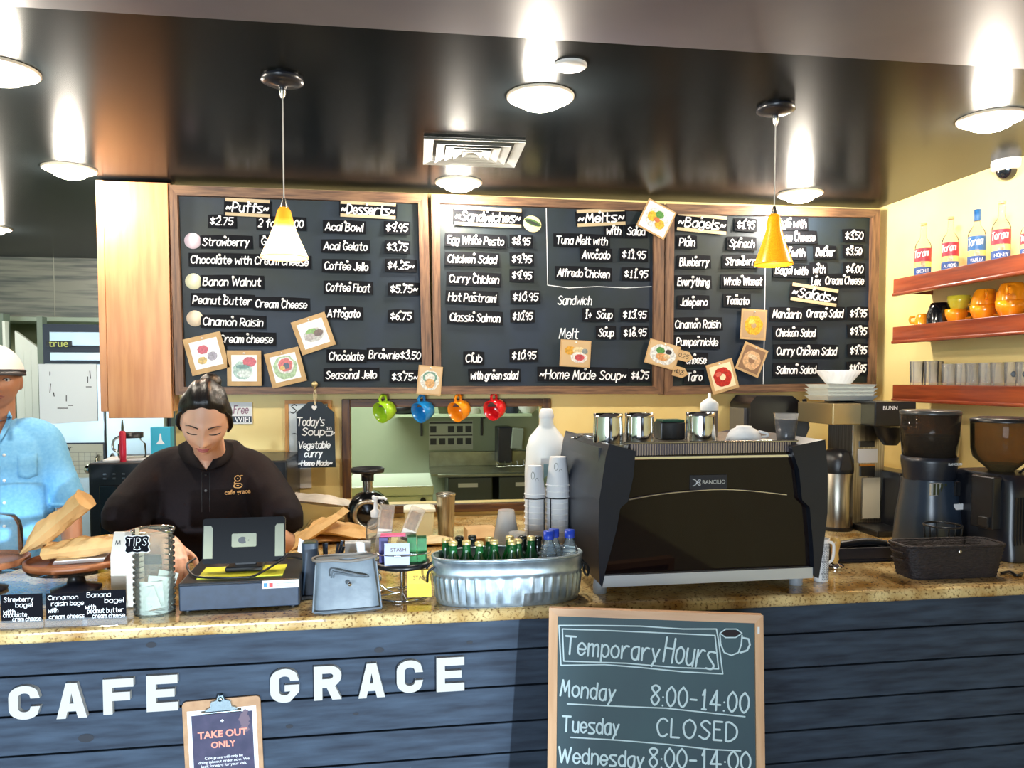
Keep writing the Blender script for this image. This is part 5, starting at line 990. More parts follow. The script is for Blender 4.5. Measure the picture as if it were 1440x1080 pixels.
def packets(x, y, z, n, w, h, th, m, label, group, lean=0, rz=0, word=None):
    for k in range(n):
        o = T('tea_packet', label, 'tea packet', p + Vector((x, y + k * (th + .0006), z)), rz, group); o.rotation_euler[0] = lean
        R = [[(sx * w * q, sy * th * .5 * e + th / 2, zz) for sx, sy in ((-1, -1), (1, -1), (1, 1), (-1, 1))] for zz, e, q in ((0, .3, .5), (.004, .4, .49), (h * .5, 1, .5), (h - .004, .4, .49), (h, .3, .5))]; B().rings(R, smooth=False).obj('sachet', m, o)
        if word and k == 0: typed(word, .012, mat('brown_ink', (120, 90, 40), .5), 'lettering', o, (0.004, -.0005, h * .72), width=w * .6)
m_gr = mat('tea_green', (34, 136, 66), .4, col2=(20, 104, 48), scale=60); m_yl = mat('tea_yellow', (244, 206, 50), .45, col2=(226, 184, 40), scale=60); m_vi = mat('tea_violet', (58, 52, 120), .4)
for q in range(2): packets(.028 + .028 * q, -.03, .103, 8, .026, .07 - .004 * q, .005, m_gr, 'green tea sachet in the upper tray of the carousel', 'green tea sachets on the carousel')
packets(.047, -.068, .012, 3, .068, .075, .006, m_yl, 'yellow tea sachet in the low front rack of the carousel', 'yellow tea sachets on the carousel', lean=-.1, rz=-.06, word='STASH')
packets(-.052, -.03, .103, 4, .024, .07, .006, m_vi, 'violet tea sachet in the upper tray of the carousel', 'violet tea sachets on the carousel')
m_lb = mat('tea_lilac', (196, 204, 236), .4)
packets(-.014, -.055, .098, 1, .07, .066, .006, m_lb, 'lilac tea sachet hanging tilted at the front of the carousel', 'lilac sachet', lean=.1, word='STASH')
B().tube([(.01, -.045, .135), (.03, -.05, .13), (.075, -.05, .132), (.078, -.02, .132)], .0018, 6, sm=3).obj('rail', M_chrome, t)
tag(B().box(-.035, -.02, 0, .035, .02, .003).obj('pink_card', mat('pink_card', (226, 90, 140), .5), loc=p + Vector((-.025, -.008, .176))), 'small pink card lying across the violet tea sachets', 'card')
# packaged biscuits upright behind, sanitizer
for dx, ry, lab in ((537, .12, 'clear-wrapped biscuit packet standing upright beside the pump bottle'), (561, .4, 'clear-wrapped biscuit packet tilted over the tea carousel')):
    q = CB(dx, 848, .10 + .012 * (dx > 550), ZT); q.z = ZT + .1025; o = T('biscuit_packet', lab, 'biscuit packet', q); o.rotation_euler = (0, ry, .1)
    B().box(-.022, 0, 0, .022, .012, .155).obj('wrapper', mat('clear_wrap', (226, 206, 186), .15, alpha=.35), o, bev=.004); B().box(-.015, .002, .05, .015, .0095, .14).obj('biscuit', mat('biscuit', (186, 136, 86), .7, col2=(120, 82, 52), scale=50), o, bev=.003); B().box(-.02, -.0008, .06, .02, 0, .085).obj('label', mat('pale_label', (232, 214, 196), .5), o)
q = CB(529, 815, .2, ZT + 0); s = mpp(q); o = T('pump_bottle', 'clear pump bottle of hand sanitizer behind the tea carousel', 'pump bottle', q); B().lathe([(.03, 0), (.032, .006), (.032, .12), (.026, .145), (.013, .155), (.013, .165)], 28, cap1=True).obj('bottle_body', M_sanit, o)
B().lathe([(.027, .004), (.028, .1)], 24, cap1=True).obj('gel', thin_glass('gel', (226, 240, 250), .1), o); b = B().lathe([(.016, .16), (.017, .18), (.007, .186), (.006, .215), (.012, .22), (.012, .228)], 18, cap1=True); b.tube([(0, 0, .224), (.03, -.01, .224), (.036, -.012, .218)], .005, 8); b.obj('pump', M_paper, o)
# galvanized tub with bottles
p = CT(714, 853); s = mpp(p); hw = 110 * s; hd = hw * .42; p = CB(714, 853, hd * .9); h = 66 * s
t = T('galvanized_tub', 'oval galvanized steel tub of drinks on the counter', 'tub', p, CA); m_gv = mat('galvanized', (190, 204, 212), .38, .8, col2=(150, 166, 178), scale=26, detail=3)
n = 352
def sup(rx, ry, z, rib=0): return [((rx * math.copysign(abs(math.cos(a)) ** .8, math.cos(a))) * (1 + rib * (1 if math.sin(44 * a) > .2 else 0)), (ry * math.copysign(abs(math.sin(a)) ** .8, math.sin(a))) * (1 + rib * (1 if math.sin(44 * a) > .2 else 0)), z) for a in [2 * PI * k / n for k in range(n)]]
q = lambda v: .94 + .06 * v
R = [sup(hw * .93, hd * .93, 0), sup(hw * .945, hd * .945, .004), sup(hw * q(.12), hd * q(.12), h * .1), sup(hw * q(.14), hd * q(.14), h * .13, .022), sup(hw * q(.58), hd * q(.58), h * .58, .022), sup(hw * q(.6), hd * q(.6), h * .62), sup(hw * 1.0, hd * 1.0, h * .66), sup(hw * 1.0, hd * 1.0, h * .72), sup(hw * .985, hd * .985, h * .75), sup(hw, hd, h), sup(hw * .97, hd * .97, h), sup(hw * .9, hd * .9, .006)]
B().rings(R, True, True).obj('tub_wall', m_gv, t); B().tube(sup(hw * .99, hd * .99, h), .004, 8, closed=True).obj('rim', m_gv, t)
for sx in (-1, 1): B().tube([(sx * hw * .97, -.03, h * .82), (sx * (hw + .012), -.03, h * .7), (sx * (hw + .014), -.02, h * .48), (sx * (hw + .014), .02, h * .48), (sx * (hw + .012), .03, h * .7), (sx * hw * .97, .03, h * .82)], .0035, 8, sm=4).obj('handle', M_wire, t)
m_gb = mat('green_bottle_glass', (20, 96, 46), .06, spec=.7, col2=(14, 80, 36), scale=4); m_gold = mat('gold_cap', (226, 206, 140), .3, .5); m_dk = mat('dark_bottle_glass', (22, 28, 26), .08); m_lbl = mat('label_green_white', (214, 226, 206), .5)
BB = p.z + .0065
def bottle(cx, cy, ztop, name, label, group, mg, mc, kind):
    q = onZ(cx, cy, ztop); H = ztop - BB; o = T(name, label, 'bottle', (q.x, q.y, BB), 0, group)
    if kind == 'water':
        B().lathe([(.024, 0), (.026, .006), (.026, H * .35), (.024, H * .4), (.026, H * .45), (.026, H * .6), (.022, H * .72), (.0125, H * .84), (.012, H * .9)], 24).obj('bottle_body', thin_glass('pet_plastic', (228, 240, 248), .2, .06, .22), o)
        for v in (.62, .68, .74): B().tube([((.0255 - .012 * max(0, v - .62) / .12 * .35) * math.cos(a * PI / 12), (.0255 - .012 * max(0, v - .62) / .12 * .35) * math.sin(a * PI / 12), H * v) for a in range(24)], .0016, 6, closed=True).obj('ridge', thin_glass('pet_plastic', (228, 240, 248), .2, .06, .22), o)
        B().lathe([(.0145, H * .88), (.0148, H * .89), (.0145, H), (.001, H)], 24).obj('cap', mc, o); return o
    B().lathe([(.024, 0), (.0255, .006), (.0255, H * .5), (.022, H * .63), (.0125, H * .78), (.0105, H * .93), (.012, H * .95)], 24).obj('bottle_body', mg, o); B().lathe([(.0125, H * .93), (.0128, H * .985), (.01, H), (.001, H)], 20).obj('cap', mc, o)
    if kind == 'green':
        R = []; b = B().lathe([(.0262, H * .2), (.0262, H * .48), (.0225, H * .635)], 24, cap0=False); 
        b = B()
        for k in range(9): b.add([(.0256 * math.cos(a), .0256 * math.sin(a), z) for a, z in ((-2.2 + k * .14, H * .34), (-2.06 + k * .14, H * .34), (-2.06 + k * .14, H * (.5 + .06 * math.sin(PI * (k + 1) / 9))), (-2.2 + k * .14, H * (.5 + .06 * math.sin(PI * k / 9))))], [(0, 1, 2, 3)])
        b.obj('label', m_lbl, o)
    else:
        b = B()
        for zz, r_ in ((.6, .0232), (.68, .0192)):
            for k in range(3): a = -2.1 + k * .4; b.tube([(r_ * math.cos(a), r_ * math.sin(a), H * zz), ((r_ + .0004) * math.cos(a + .18), (r_ + .0004) * math.sin(a + .18), H * (zz + .05)), (r_ * math.cos(a + .3), r_ * math.sin(a + .3), H * zz)], .0014, 6)
        b.obj('script_mark', M_ink, o)
    return o
zg = 1.184
for k, (x_, y_) in enumerate(((633, 765), (637, 763), (656, 762), (674, 763.5), (688, 757), (695, 761), (717, 755.5), (720, 762), (728, 760), (747, 756), (627, 759))):
    if k == 0: continue
    bottle(x_, y_ - 2, zg, 'green_bottle', 'green glass bottle with a gold cap standing in the galvanized tub', 'green bottles in the tub', m_gb, m_gold, 'green')
for x_, y_ in ((646, 757), (664, 756), (735, 756.5), (756, 757)): bottle(x_, y_ - 3, zg - .004, 'dark_bottle', 'dark bottle with white script standing in the galvanized tub', 'dark bottles in the tub', m_dk, m_dk, 'dark')
m_bl = mat('blue_cap', (34, 70, 196), .35)
for x_, y_, l_ in ((771.5, 747, 'clear water bottle with a blue cap, front one nearest the green bottles'), (779, 744, 'clear water bottle with a blue cap, between the two front water bottles'), (801, 745, 'clear water bottle with a blue cap nearest the espresso machine')): bottle(x_, y_, 1.212, 'water_bottle', l_, 'water bottles in the tub', None, m_bl, 'water')
# stacked clear cups behind the tub
def cupstack(px, pyt, n, r0, r1, ch, step, label, name, m, loc, mrim=None):
    t = T(name, label, 'cup stack', loc)
    c = None
    for k in range(n):
        z = k * step; o = B().lathe([(r1, z), (r1 * 1.03, z + .003), (r0, z + ch)], 28, cap0=False, cap1=True).obj('cup', m, t)
        B().tube([(r1 * 1.02 * math.cos(a * PI / 12), r1 * 1.02 * math.sin(a * PI / 12), z + .002) for a in range(24)], .0026 if mrim else .0016, 6, closed=True).obj('rim', mrim or m, o)
    return t
q = CB(712, 815, .12, ZT + 0); cupstack(0, 0, 9, .026, .042, .1, .012, 'taller stack of clear plastic cups upside down behind the tub', 'clear_cup_stack', M_cupc, q)
q = CB(727, 817, .03, ZT + 0); cupstack(0, 0, 6, .026, .04, .1, .009, 'shorter stack of clear plastic cups upside down behind the tub', 'clear_cup_stack', M_cupc, q)
# paper cups in a wire rack
q = CB(786, 808, .12, ZT + 0); sq = mpp(q); ztop = lambda py: CAM.z - (py - 533) * sq - q.z
m_pc = mat('paper_cup', (236, 236, 238), .5); m_pc2 = mat('paper_cup_rim', (250, 250, 250), .4)
def papers(dx, r, n, ytop, label):
    loc = q + Vector((dx, 0, .004)); H = ztop(ytop); ch = .095; step = (H - ch) / n
    t = cupstack(0, 0, n + 1, r * .72, r, ch, step, label, 'paper_cup_stack', m_pc, loc, m_pc2)
    b = B()
    for k in range(3):
        a = -2.0 + .5 * k; zz = H - .03 - .02 * k; R_ = r * .8; b.tube([((R_ + .002 * 0) * math.cos(a + .2 * math.cos(u)), R_ * math.sin(a + .2 * math.cos(u)) - .002, zz + .012 * math.sin(u)) for u in [k2 * PI / 8 for k2 in range(16)]], .0009, 5, closed=True)
    b.obj('printed_rings', mat('grey_ink', (140, 146, 140), .6), t)
papers(-.004, .038, 14, 643, 'tall stack of large white paper cups in the wire rack, nearest the machine'); papers(-.082, .033, 12, 655, 'stack of smaller white paper cups in the wire rack, beside the white jug')
t = T('cup_rack', 'thin wire rack around the paper cup stacks', 'rack', q); b = B()
for cx, r in ((-.004, .043), (-.082, .038)):
    for zz in (.003, .05, ztop(698)): b = B(); b.tube([(cx + r * math.cos(a * PI / 14), r * math.sin(a * PI / 14), zz) for a in range(28)], .0018, 6, closed=True); b.obj('hoop', M_wire, t)
    for k in range(4): a = PI / 4 + k * PI / 2; B().tube([(cx + r * math.cos(a), r * math.sin(a), 0), (cx + r * math.cos(a), r * math.sin(a), ztop(698))], .0018, 6).obj('upright', M_wire, t)
# white jug
q = CB(768, 800, .28, ZT + 0); sq = mpp(q); t = T('white_jug', 'tall white plastic jug with a narrow neck behind the paper cups', 'jug', q); H = CAM.z - (574 - 533) * sq - q.z; r = 30 * sq
B().lathe([(r * .9, 0), (r, .01), (r * 1.02, H * .55), (r * .95, H * .72), (r * .8, H * .8), (r * .34, H * .885), (r * .3, H * .95)], 40, sy=.7, cap1=True).obj('jug_body', mat('jug_white', (240, 242, 240), .4), t); B().lathe([(r * .34, H * .93), (r * .36, H * .945), (r * .3, H * .985), (r * .24, H), (.001, H)], 24).obj('cap', M_paper, t)
f = B().add([(-.03 + .02 * i, -r * .72, z) for z in (H * .42, H * .66) for i in range(4)], [(0, 1, 5, 4), (1, 2, 6, 5), (2, 3, 7, 6)]).obj('label', M_paper, t); B().prism([(-.02, H * .52), (.0, H * .55), (.02, H * .53), (.02, H * .62), (-.02, H * .62)], -r * .725, -r * .72).obj('sky_print', mat('sky_print', (150, 190, 204), .5), f); B().prism([(-.02, H * .46), (.02, H * .46), (.02, H * .53), (.0, H * .55), (-.02, H * .52)], -r * .726, -r * .72).obj('leaf_print', mat('leaf_print', (150, 176, 140), .5), f)
# yellow cup beside the cashier
q = CT(152, 789); t = T('yellow_cup', 'bright yellow cup on the counter beside the cashier', 'cup', q); B().lathe([(.03, 0), (.036, .085), (.033, .085), (.027, .004), (.001, .004)], 28).obj('cup_body', mat('cup_yellow', (238, 182, 30), .3), t)
# ================================================================ espresso machine
m0, m1 = CT(843.5, 836), CT(1126, 824); ma = math.atan2(m1.y - m0.y, m1.x - m0.x); mw = (m1 - m0).length; MP = Plane(m0, ma)
em = T('espresso_machine', 'large black two-group espresso machine with a dark mirror back on the counter', 'espresso machine', m0, ma)
U = lambda px, py: MP.U(px, py)
M_ep = mat('blue_black_panel', (20, 26, 40), .34, spec=.5, col2=(16, 20, 32), scale=5); M_mir = mat('dark_mirror', (20, 11, 11), .04, spec=.3)
MD = .52
def loftpanel(front, name, yf, yb, sh, rise):
    b = B(); fr_ = [U(*q) for q in front]; n = len(fr_); a = sum(fr_[i][0] * fr_[(i + 1) % n][1] - fr_[(i + 1) % n][0] * fr_[i][1] for i in range(n))
    if a < 0: fr_ = fr_[::-1]
    bk = [(x + sh, max(z + rise * (z / .44), z * .96)) for x, z in fr_]
    b.rings([[(x, y, z) for x, z in r] for r, y in ((fr_, yf), (bk, yb))], smooth=False); return b.obj(name, M_ep, em, bev=.006, seg=3)
lp = [(851, 622.5), (887, 632), (884, 668), (876.5, 702), (866, 711), (861, 740), (845, 800), (841, 820), (837.5, 815), (836, 760), (837, 700), (846, 640)]
rp = [(1102, 626), (1149, 616.5), (1152.5, 660), (1152, 718), (1146, 770), (1140, 808), (1134, 806), (1132, 760), (1127.5, 710), (1117, 700), (1113, 660)]
loftpanel(lp, 'side_panel', -.045, MD, 0, 0); loftpanel(rp, 'side_panel', -.045, MD, 0, 0)
# mirror back, arched trim, base rail
g = [(884, 640), (1110, 634), (1112, 662), (1118, 700), (1128, 712), (1133, 760), (1135, 800), (846, 812), (862, 742), (868, 712), (878, 702), (885, 668)]
B().prism([U(*q) for q in g], -.022, .02).obj('mirror_panel', M_mir, em, bev=.002)
B().tube([Vector((U(x, y)[0], -.025, U(x, y)[1])) for x, y in ((881, 700.5), (925, 693), (965, 689), (1010, 686.5), (1055, 689), (1100, 694))], .0032, 8, sm=6).obj('arched_trim', M_chrome, em)
q = U(966, 687); q1 = U(1017, 666); lpz = B().prism([(q[0], q[1]), (q1[0], q[1]), (q1[0], q1[1]), (q[0], q1[1])], -.026, -.022).obj('name_plate', mat('plate_navy', (30, 34, 48), .3), em)
w = q1[0] - q[0]; M_sil = mat('silver_ink', (210, 214, 220), .3, .4); zc = (q[1] + q1[1]) / 2
typed('RANCILIO', .03, M_sil, 'lettering', lpz, (q[0] + w * .64, -.0264, zc), ex=.0002, width=w * .62, height=.011)
b = B(); x = q[0] + w * .16
for sg in (-1, 1): b.tube([(x - .011, -.0264, zc + sg * .010), (x - .002, -.0264, zc + sg * .006), (x + .004, -.0264, zc - sg * .004), (x + .011, -.0264, zc - sg * .009), (x + .011, -.0264, zc - sg * .002), (x + .003, -.0264, zc + sg * .001)], .0017, 6, sm=5)
b.obj('emblem', M_sil, lpz)
r0, r1, r2, r3 = U(842, 821), U(1133, 808), U(1133, 793.5), U(845, 805)
B().prism([r0, r1, r2, r3], -.04, .03).obj('base_rail', mat('satin_steel', (206, 210, 216), .4, .5), em, bev=.003)
# body, cup rail with slots
tz = U(990, 619)[1]; xL, xR = U(884, 640)[0], U(1108, 640)[0]
B().box(-.0, .02, .05, mw + .02, MD - .12, tz - .02).obj('body', M_black, em); B().box(U(851, 0 + 624)[0], .005, tz - .03, U(1147, 618)[0], MD - .02, tz - .012).obj('cup_deck', M_brush, em)
gz0, gz1 = U(990, 641)[1], U(990, 621)[1]; B().prism([(xL - .012, gz0), (xR + .012, gz0), (xR + .004, gz1), (xL - .004, gz1)], -.014, .0).obj('rail_backing', mat('slot_dark', (40, 34, 36), .3, .5), em)
b = B(); ns = 64
for k in range(ns): xx = xL + (xR - xL) * (k + .5) / ns; b.box(xx - .0014, -.021, gz0 + .004, xx + .0014, -.0135, gz1 - .003)
b.obj('slotted_grille', mat('grille_steel', (190, 178, 180), .3, .9), em)
B().box(xL - .014, -.026, gz0 - .006, xR + .016, -.012, gz0 + .004).obj('chrome_strip', M_chrome, em, bev=.002); B().tube([(xL - .02, -.02, gz1), (xR + .02, -.02, gz1)], .0035, 8).obj('top_rail', M_steel, em)
for X, Y in ((0.005, .02), (mw - .005, .02), (.005, MD - .09), (mw - .005, MD - .09)): B().lathe([(.019, 0), (.02, .004), (.02, .022), (.016, .05)], 24, (X, Y, 0), cap1=True).obj('foot', mat('grey_foot', (150, 156, 164), .45), em)
def onM(px, y): # a spot on the cup deck, y metres behind its front edge
    R = Matrix.Rotation(ma, 3, 'Z'); P2 = Plane(m0 + R @ Vector((0, y, 0)), ma); x = P2.U(px, 615)[0]; return P2.o + R @ Vector((x, 0, 0)) * 1 + Vector((0, 0, tz - .0115))
for px, lab in ((855, 'steel milk pitcher at the near end of the espresso machine top'), (899, 'steel milk pitcher beside the green-lidded box on the machine'), (985, 'steel milk pitcher in front of the squeeze bottle')):
    p = onM(px, .1); s = mpp(p); r = 20.5 * s; h = (621 - 586) * s + .012; t = T('milk_pitcher', lab, 'pitcher', p, group='steel milk pitchers')
    B().lathe([(r, 0), (r * 1.02, .005), (r, h * .5), (r * .97, h * .85), (r * 1.0, h), (r * .96, h), (r * .94, h * .5), (r * .94, .006), (.001, .004)], 36).obj('pitcher_body', mat('pitcher_steel', (222, 222, 220), .1, 1.0), t)
    B().tube([(r * .3, r * .95, h * .85), (r * .4, r * 1.5, h * .8), (r * .4, r * 1.5, h * .3), (r * .3, r * .95, h * .2)], .004, 8, sm=5).obj('handle', M_steel, t)
p = onM(942, .2); t = T('black_box', 'small black box with a green lid on the espresso machine', 'box', p); B().box(-.04, -.03, 0, .04, .04, .055).obj('box_body', M_black, t, bev=.004); B().box(-.034, -.028, .055, .038, .038, .062).obj('lid', mat('lid_green', (20, 70, 50), .4), t, bev=.002)
p = onM(997, .26); s = mpp(p); t = T('squeeze_bottle', 'grey squeeze bottle with a white cap on the espresso machine', 'bottle', p); h = (618 - 556) * s; r = 12 * s
B().lathe([(r, 0), (r, h * .62)], 24, cap1=True).obj('bottle_body', mat('grey_bottle', (120, 112, 110), .3), t); B().lathe([(r * 1.04, h * .6), (r * 1.04, h * .76), (r * .6, h * .84), (r * .2, h * .88), (r * .16, h), (.001, h)], 24).obj('cap', M_paper, t)
p = onM(1046, .08); s = mpp(p); t = T('white_cup', 'white china cup turned upside down on the espresso machine', 'cup', p); r = 25 * s; B().lathe([(r, 0), (r * 1.0, .004), (r * .9, .02), (r * .7, .036), (r * .45, .042), (r * .42, .047), (.001, .047)], 32).obj('cup_body', M_paper, t)
B().tube([(r * .9, -.004, .012), (r * 1.3, -.006, .014), (r * 1.35, -.006, .022), (r * .85, -.004, .03)], .004, 8, sm=4).obj('handle', M_paper, t)
p = onM(1105, .07); s = mpp(p); t = T('plastic_cup', 'clear plastic cup with dark coffee on the espresso machine', 'cup', p); r = 15 * s; h = .082; B().lathe([(r * .8, 0), (r * 1.1, h), (r * 1.14, h + .003)], 28).obj('cup_wall', M_sanit, t); B().lathe([(r * .78, .003), (r * 1.02, h * .82), (.001, h * .82)], 28).obj('coffee', mat('coffee', (30, 22, 22), .2), t)
p = onM(822, .22); t = T('teaspoons', 'few metal spoons lying at the back corner of the espresso machine', 'spoon', p); B().tube([(-.03, 0, .003), (0, .01, .012), (.03, .0, .006)], .003, 6, sm=3).sph((-.034, 0, .006), (.01, .007, .004)).obj('spoon', M_chrome, t)
# coffee cup with vertical lettering
p = CB(1154, 819, .02); s = mpp(p); t = T('lettered_cup', 'tall white cup printed with rows of coffee lettering beside the espresso machine', 'cup', p); h = 60 * s; r = .021
B().lathe([(r, 0), (r * 1.02, .004), (r * 1.12, h), (r * 1.05, h), (r * .95, .006), (.001, .005)], 32).obj('cup_body', M_paper, t); B().tube([(r * .9, .0, h * .9), (r * 1.9, .0, h * .85), (r * 1.8, .0, h * .5), (r * .9, 0, h * .4)], .0045, 8, sm=5).obj('handle', M_paper, t)
for k in range(3):
    a = -PI / 2 + (k - .6) * .42; o = typed('coffeecoffeecoffee', .012, mat('grey_print', (110, 112, 116), .6), 'lettering', t, (r * 1.08 * math.cos(a), r * 1.08 * math.sin(a) - .001, h * .48), ex=.0002, width=h * .86); o.rotation_euler = (PI / 2, -PI / 2, a + PI / 2); o.rotation_mode = 'XYZ'
# tamper
p = CT(1178.5, 801) + Vector((0, .02, 0)); s = mpp(p); t = T('tamper', 'coffee tamper with a turned wooden handle and steel base', 'tamper', p); h = 44 * s
B().lathe([(.027, 0), (.028, .004), (.028, .012), (.012, .018), (.01, .02)], 30, cap1=True).obj('base', M_chrome, t); B().lathe([(.009, .018), (.013, .03), (.0105, .05), (.016, h * .78), (.0165, h * .88), (.01, h * .97), (.001, h)], 28).obj('handle', mat('turned_wood', (226, 186, 108), .3, col2=(206, 160, 84), scale=20), t)
# knock tray behind
p = CB(1212, 792, .06); t = T('knock_tray', 'low black rubber tray behind the tamper', 'tray', p, ma); b = B(); b.box(-.13, -.05, 0, .11, .07, .012); 
for q in ((-.13, -.05, .11, -.042), (-.13, .062, .11, .07), (-.13, -.05, -.122, .07), (.102, -.05, .11, .07)): b.box(q[0], q[1], .01, q[2], q[3], .05)
b.obj('tray_body', M_blk2, t, bev=.004); B().tube([(-.1, .0, .05), (.02, .01, .058), (.09, .0, .05)], .012, 10, sm=4).obj('bar', M_black, t)

# ================================================================ grinders
M_smk = thin_glass('smoked_plastic', (206, 184, 136), .14, .05, .14); M_smk2 = thin_glass('smoked_hopper', (176, 162, 146), .14, .05, .1); M_bean = mat('coffee_beans', (44, 26, 18), .45, col2=(22, 12, 8), scale=120, bump=.5)
p = CB(1303, 799, .30); s = mpp(p); K = lambda py: (pyof(p) - py) * s if py < 770 else (799 - py) * s; t = T('round_grinder', 'tall rounded blue-black coffee grinder with a straight smoked hopper', 'coffee grinder', p, .1)
M_gr = mat('grinder_blue', (40, 52, 68), .3, spec=.6)
def rsq(rx, ry, z, e=.75, n=40): return [(rx * math.copysign(abs(math.cos(a)) ** e, math.cos(a)), ry * math.copysign(abs(math.sin(a)) ** e, math.sin(a)), z) for a in [2 * PI * k / n for k in range(n)]]
B().rings([rsq(r_ * s, r_ * s * 1.1, K(y_)) for r_, y_ in ((39, 798), (39, 765), (37, 730), (33, 700), (31, 676), (31, 672))]).obj('body', M_gr, t)
B().rings([rsq(r_ * s, r_ * s, K(y_), 1) for r_, y_ in ((32, 673), (34, 662), (36, 648), (36, 641), (30, 640))]).obj('collar', mat('collar_black', (28, 32, 42), .35), t)
B().rings([rsq(r_ * s, r_ * s, K(y_), 1) for r_, y_ in ((34, 641), (37, 610), (38, 581))], False, False).obj('hopper', M_smk2, t, solid=.002); B().rings([rsq(r_ * s, r_ * s, K(y_), 1) for r_, y_ in ((33, 641), (35.5, 612))]).obj('beans', M_bean, t); B().rings([rsq(r_ * s, r_ * s, K(y_), 1) for r_, y_ in ((38.5, 582), (39, 578), (36, 576.5))]).obj('lid', mat('hopper_lid', (60, 62, 64), .3), t)
c = B(); 
typed('RANCILIO', .02, M_ink, 'lettering', t, (9 * s, -36.5 * s, K(649)), ex=.0004, width=22 * s)
f = B().box(-26 * s, -33.5 * s, K(691), -1 * s, -30 * s, K(674)).obj('vent_panel', mat('vent_silver', (206, 210, 210), .3, .6), t, bev=.002); b = B()
for k in range(4): X = (-23 + 6 * k) * s; b.box(X, -34.2 * s, K(690), X + 3.4 * s, -33.4 * s, K(675))
b.obj('vent_slots', M_dkgrey, f)
B().box(10 * s, -35.6 * s, K(693), 20 * s, -29 * s, K(673)).obj('chute', M_black, t, bev=.003); B().box(8 * s, -37 * s, K(711), 23 * s, -32 * s, K(703)).obj('label', M_paper, t)
B().tube([(0, -39 * s, K(795)), (0, -39.5 * s, K(794))], .003).obj('screw', M_steel, t)
p = CB(1404, 803, .24); s = mpp(p); K = lambda py: (pyof(p) - py) * s if py < 770 else (803 - py) * s; t = T('boxy_grinder', 'boxy black coffee grinder with a funnel-shaped amber hopper by the yellow wall', 'coffee grinder', p, .12)
B().rings([rsq(w_ * s, d_ * s, K(y_), .35) for w_, d_, y_ in ((46, 60, 802), (46, 60, 790), (44, 56, 772), (44, 56, 690), (42, 52, 668), (36, 46, 662))]).obj('body', M_blk2, t, bev=.004)
B().box(-56 * s, -40 * s, K(735), -42 * s, -4 * s, K(664)).obj('dosing_block', M_black, t, bev=.004); B().box(-60 * s, -36 * s, K(732), -50 * s, -20 * s, K(718)).obj('lever', M_black, t, bev=.003)
B().tube([(-6 * s, -57.5 * s, K(782)), (-6 * s, -57.5 * s, K(678))], .0035, 8).obj('chrome_edge', M_chrome, t)
b = B()
for k in range(6): X = (-36 + 4.5 * k) * s; b.box(X, -57.4 * s, K(780), X + 1.2 * s, -55.5 * s, K(690))
b.obj('grooves', mat('groove_black', (12, 12, 14), .6), t)
hp_ = [(15, 667), (16, 660), (35, 642), (38, 630), (39, 594), (38, 590)]; B().rings([rsq(r_ * s, r_ * s, K(y_), 1) for r_, y_ in hp_], False, False).obj('hopper', M_smk, t, solid=.002)
B().rings([rsq(r_ * s, r_ * s, K(y_), 1) for r_, y_ in ((13, 667), (15, 660), (24, 651))]).obj('beans', M_bean, t); B().rings([rsq(r_ * s, r_ * s, K(y_), 1) for r_, y_ in ((39.5, 593), (40, 589), (34, 587), (30, 586))]).obj('lid', M_black, t)
B().tube([(6 * s, -40 * s, K(590)), (7 * s, -40 * s, K(640)), (6 * s, -20 * s, K(665))], .004, 8, sm=4).obj('hopper_latch', M_black, t); B().lathe([(24 * s, K(668)), (24 * s, K(664)), (16 * s, K(662))], 28, cap1=True).obj('hopper_seat', M_steel, t)
# wicker basket
a0, a1 = CT(1288, 817), CT(1409, 813); ba = math.atan2(a1.y - a0.y, a1.x - a0.x); w = (a1 - a0).length; s = mpp((a0 + a1) / 2); t = T('wicker_basket', 'long dark wicker basket in front of the coffee grinders', 'basket', (a0 + a1) / 2 + Vector((0, .06, 0)), ba)
m_wk = mat('dark_wicker', (46, 36, 38), .6, col2=(24, 20, 24), scale=70, stretch=(1, 1, 3), bump=.6); h = 46 * s; hw_, hd_ = w / 2, .05; nr = 9; R = []
for k in range(nr * 2 + 1):
    v = k / (nr * 2); g_ = 1 + .16 * v; bu = .0022 * (1 if k % 2 else 0); n = 64; ring = []
    for i in range(n):
        a = 2 * PI * i / n; wv = .0018 * math.sin(24 * a + PI * (k // 2)); ring.append(((hw_ * g_ + bu + wv) * math.copysign(abs(math.cos(a)) ** .3, math.cos(a)), (hd_ * g_ + bu + wv) * math.copysign(abs(math.sin(a)) ** .3, math.sin(a)), h * v))
    R.append(ring)
R.append([(x * .93, y * .9, z) for x, y, z in R[-1]]); R.append([(x * .9, y * .85, h * .1) for x, y, z in R[0]])
B().rings(R).obj('woven_body', m_wk, t); B().tube([(x, y, h + .001) for x, y, z in R[-3]], .005, 6, closed=True).obj('rim', m_wk, t)
b = B(); 
for zz in (.55, .78): b.tube([(-hw_ * 1.15, -.03, h * zz), (-hw_ * 1.19, 0, h * zz), (-hw_ * 1.15, .03, h * zz)], .004, 6, sm=3)
b.obj('handle', m_wk, t)
B().at((0, -hd_ * 1.16 - .003, h * .86), (PI / 2, 0, 0)).lathe([(.006, 0), (.006, .003), (.001, .004)], 12).obj('stud', M_chrome, t)
for k in range(5):
    tag(B().at((0, 0, 0), (0.1, .0, 0)).box(-.02, 0, 0, .02, .012, .035).obj('black_sachet', mat('sachet_black', (30, 28, 32), .4), loc=t.location + Vector((-.08 + .04 * k, .0 + .006 * (k % 2), .022))), 'small black sachet standing inside the dark wicker basket', 'sachet', 'sachets in the wicker basket')
p = CB(1324, 812, .17); s = mpp(p); t = T('wire_caddy', 'black wire cup caddy standing behind the wicker basket', 'wire caddy', p); b = None; r = 24 * s; h = (pyof(p) - 738) * s
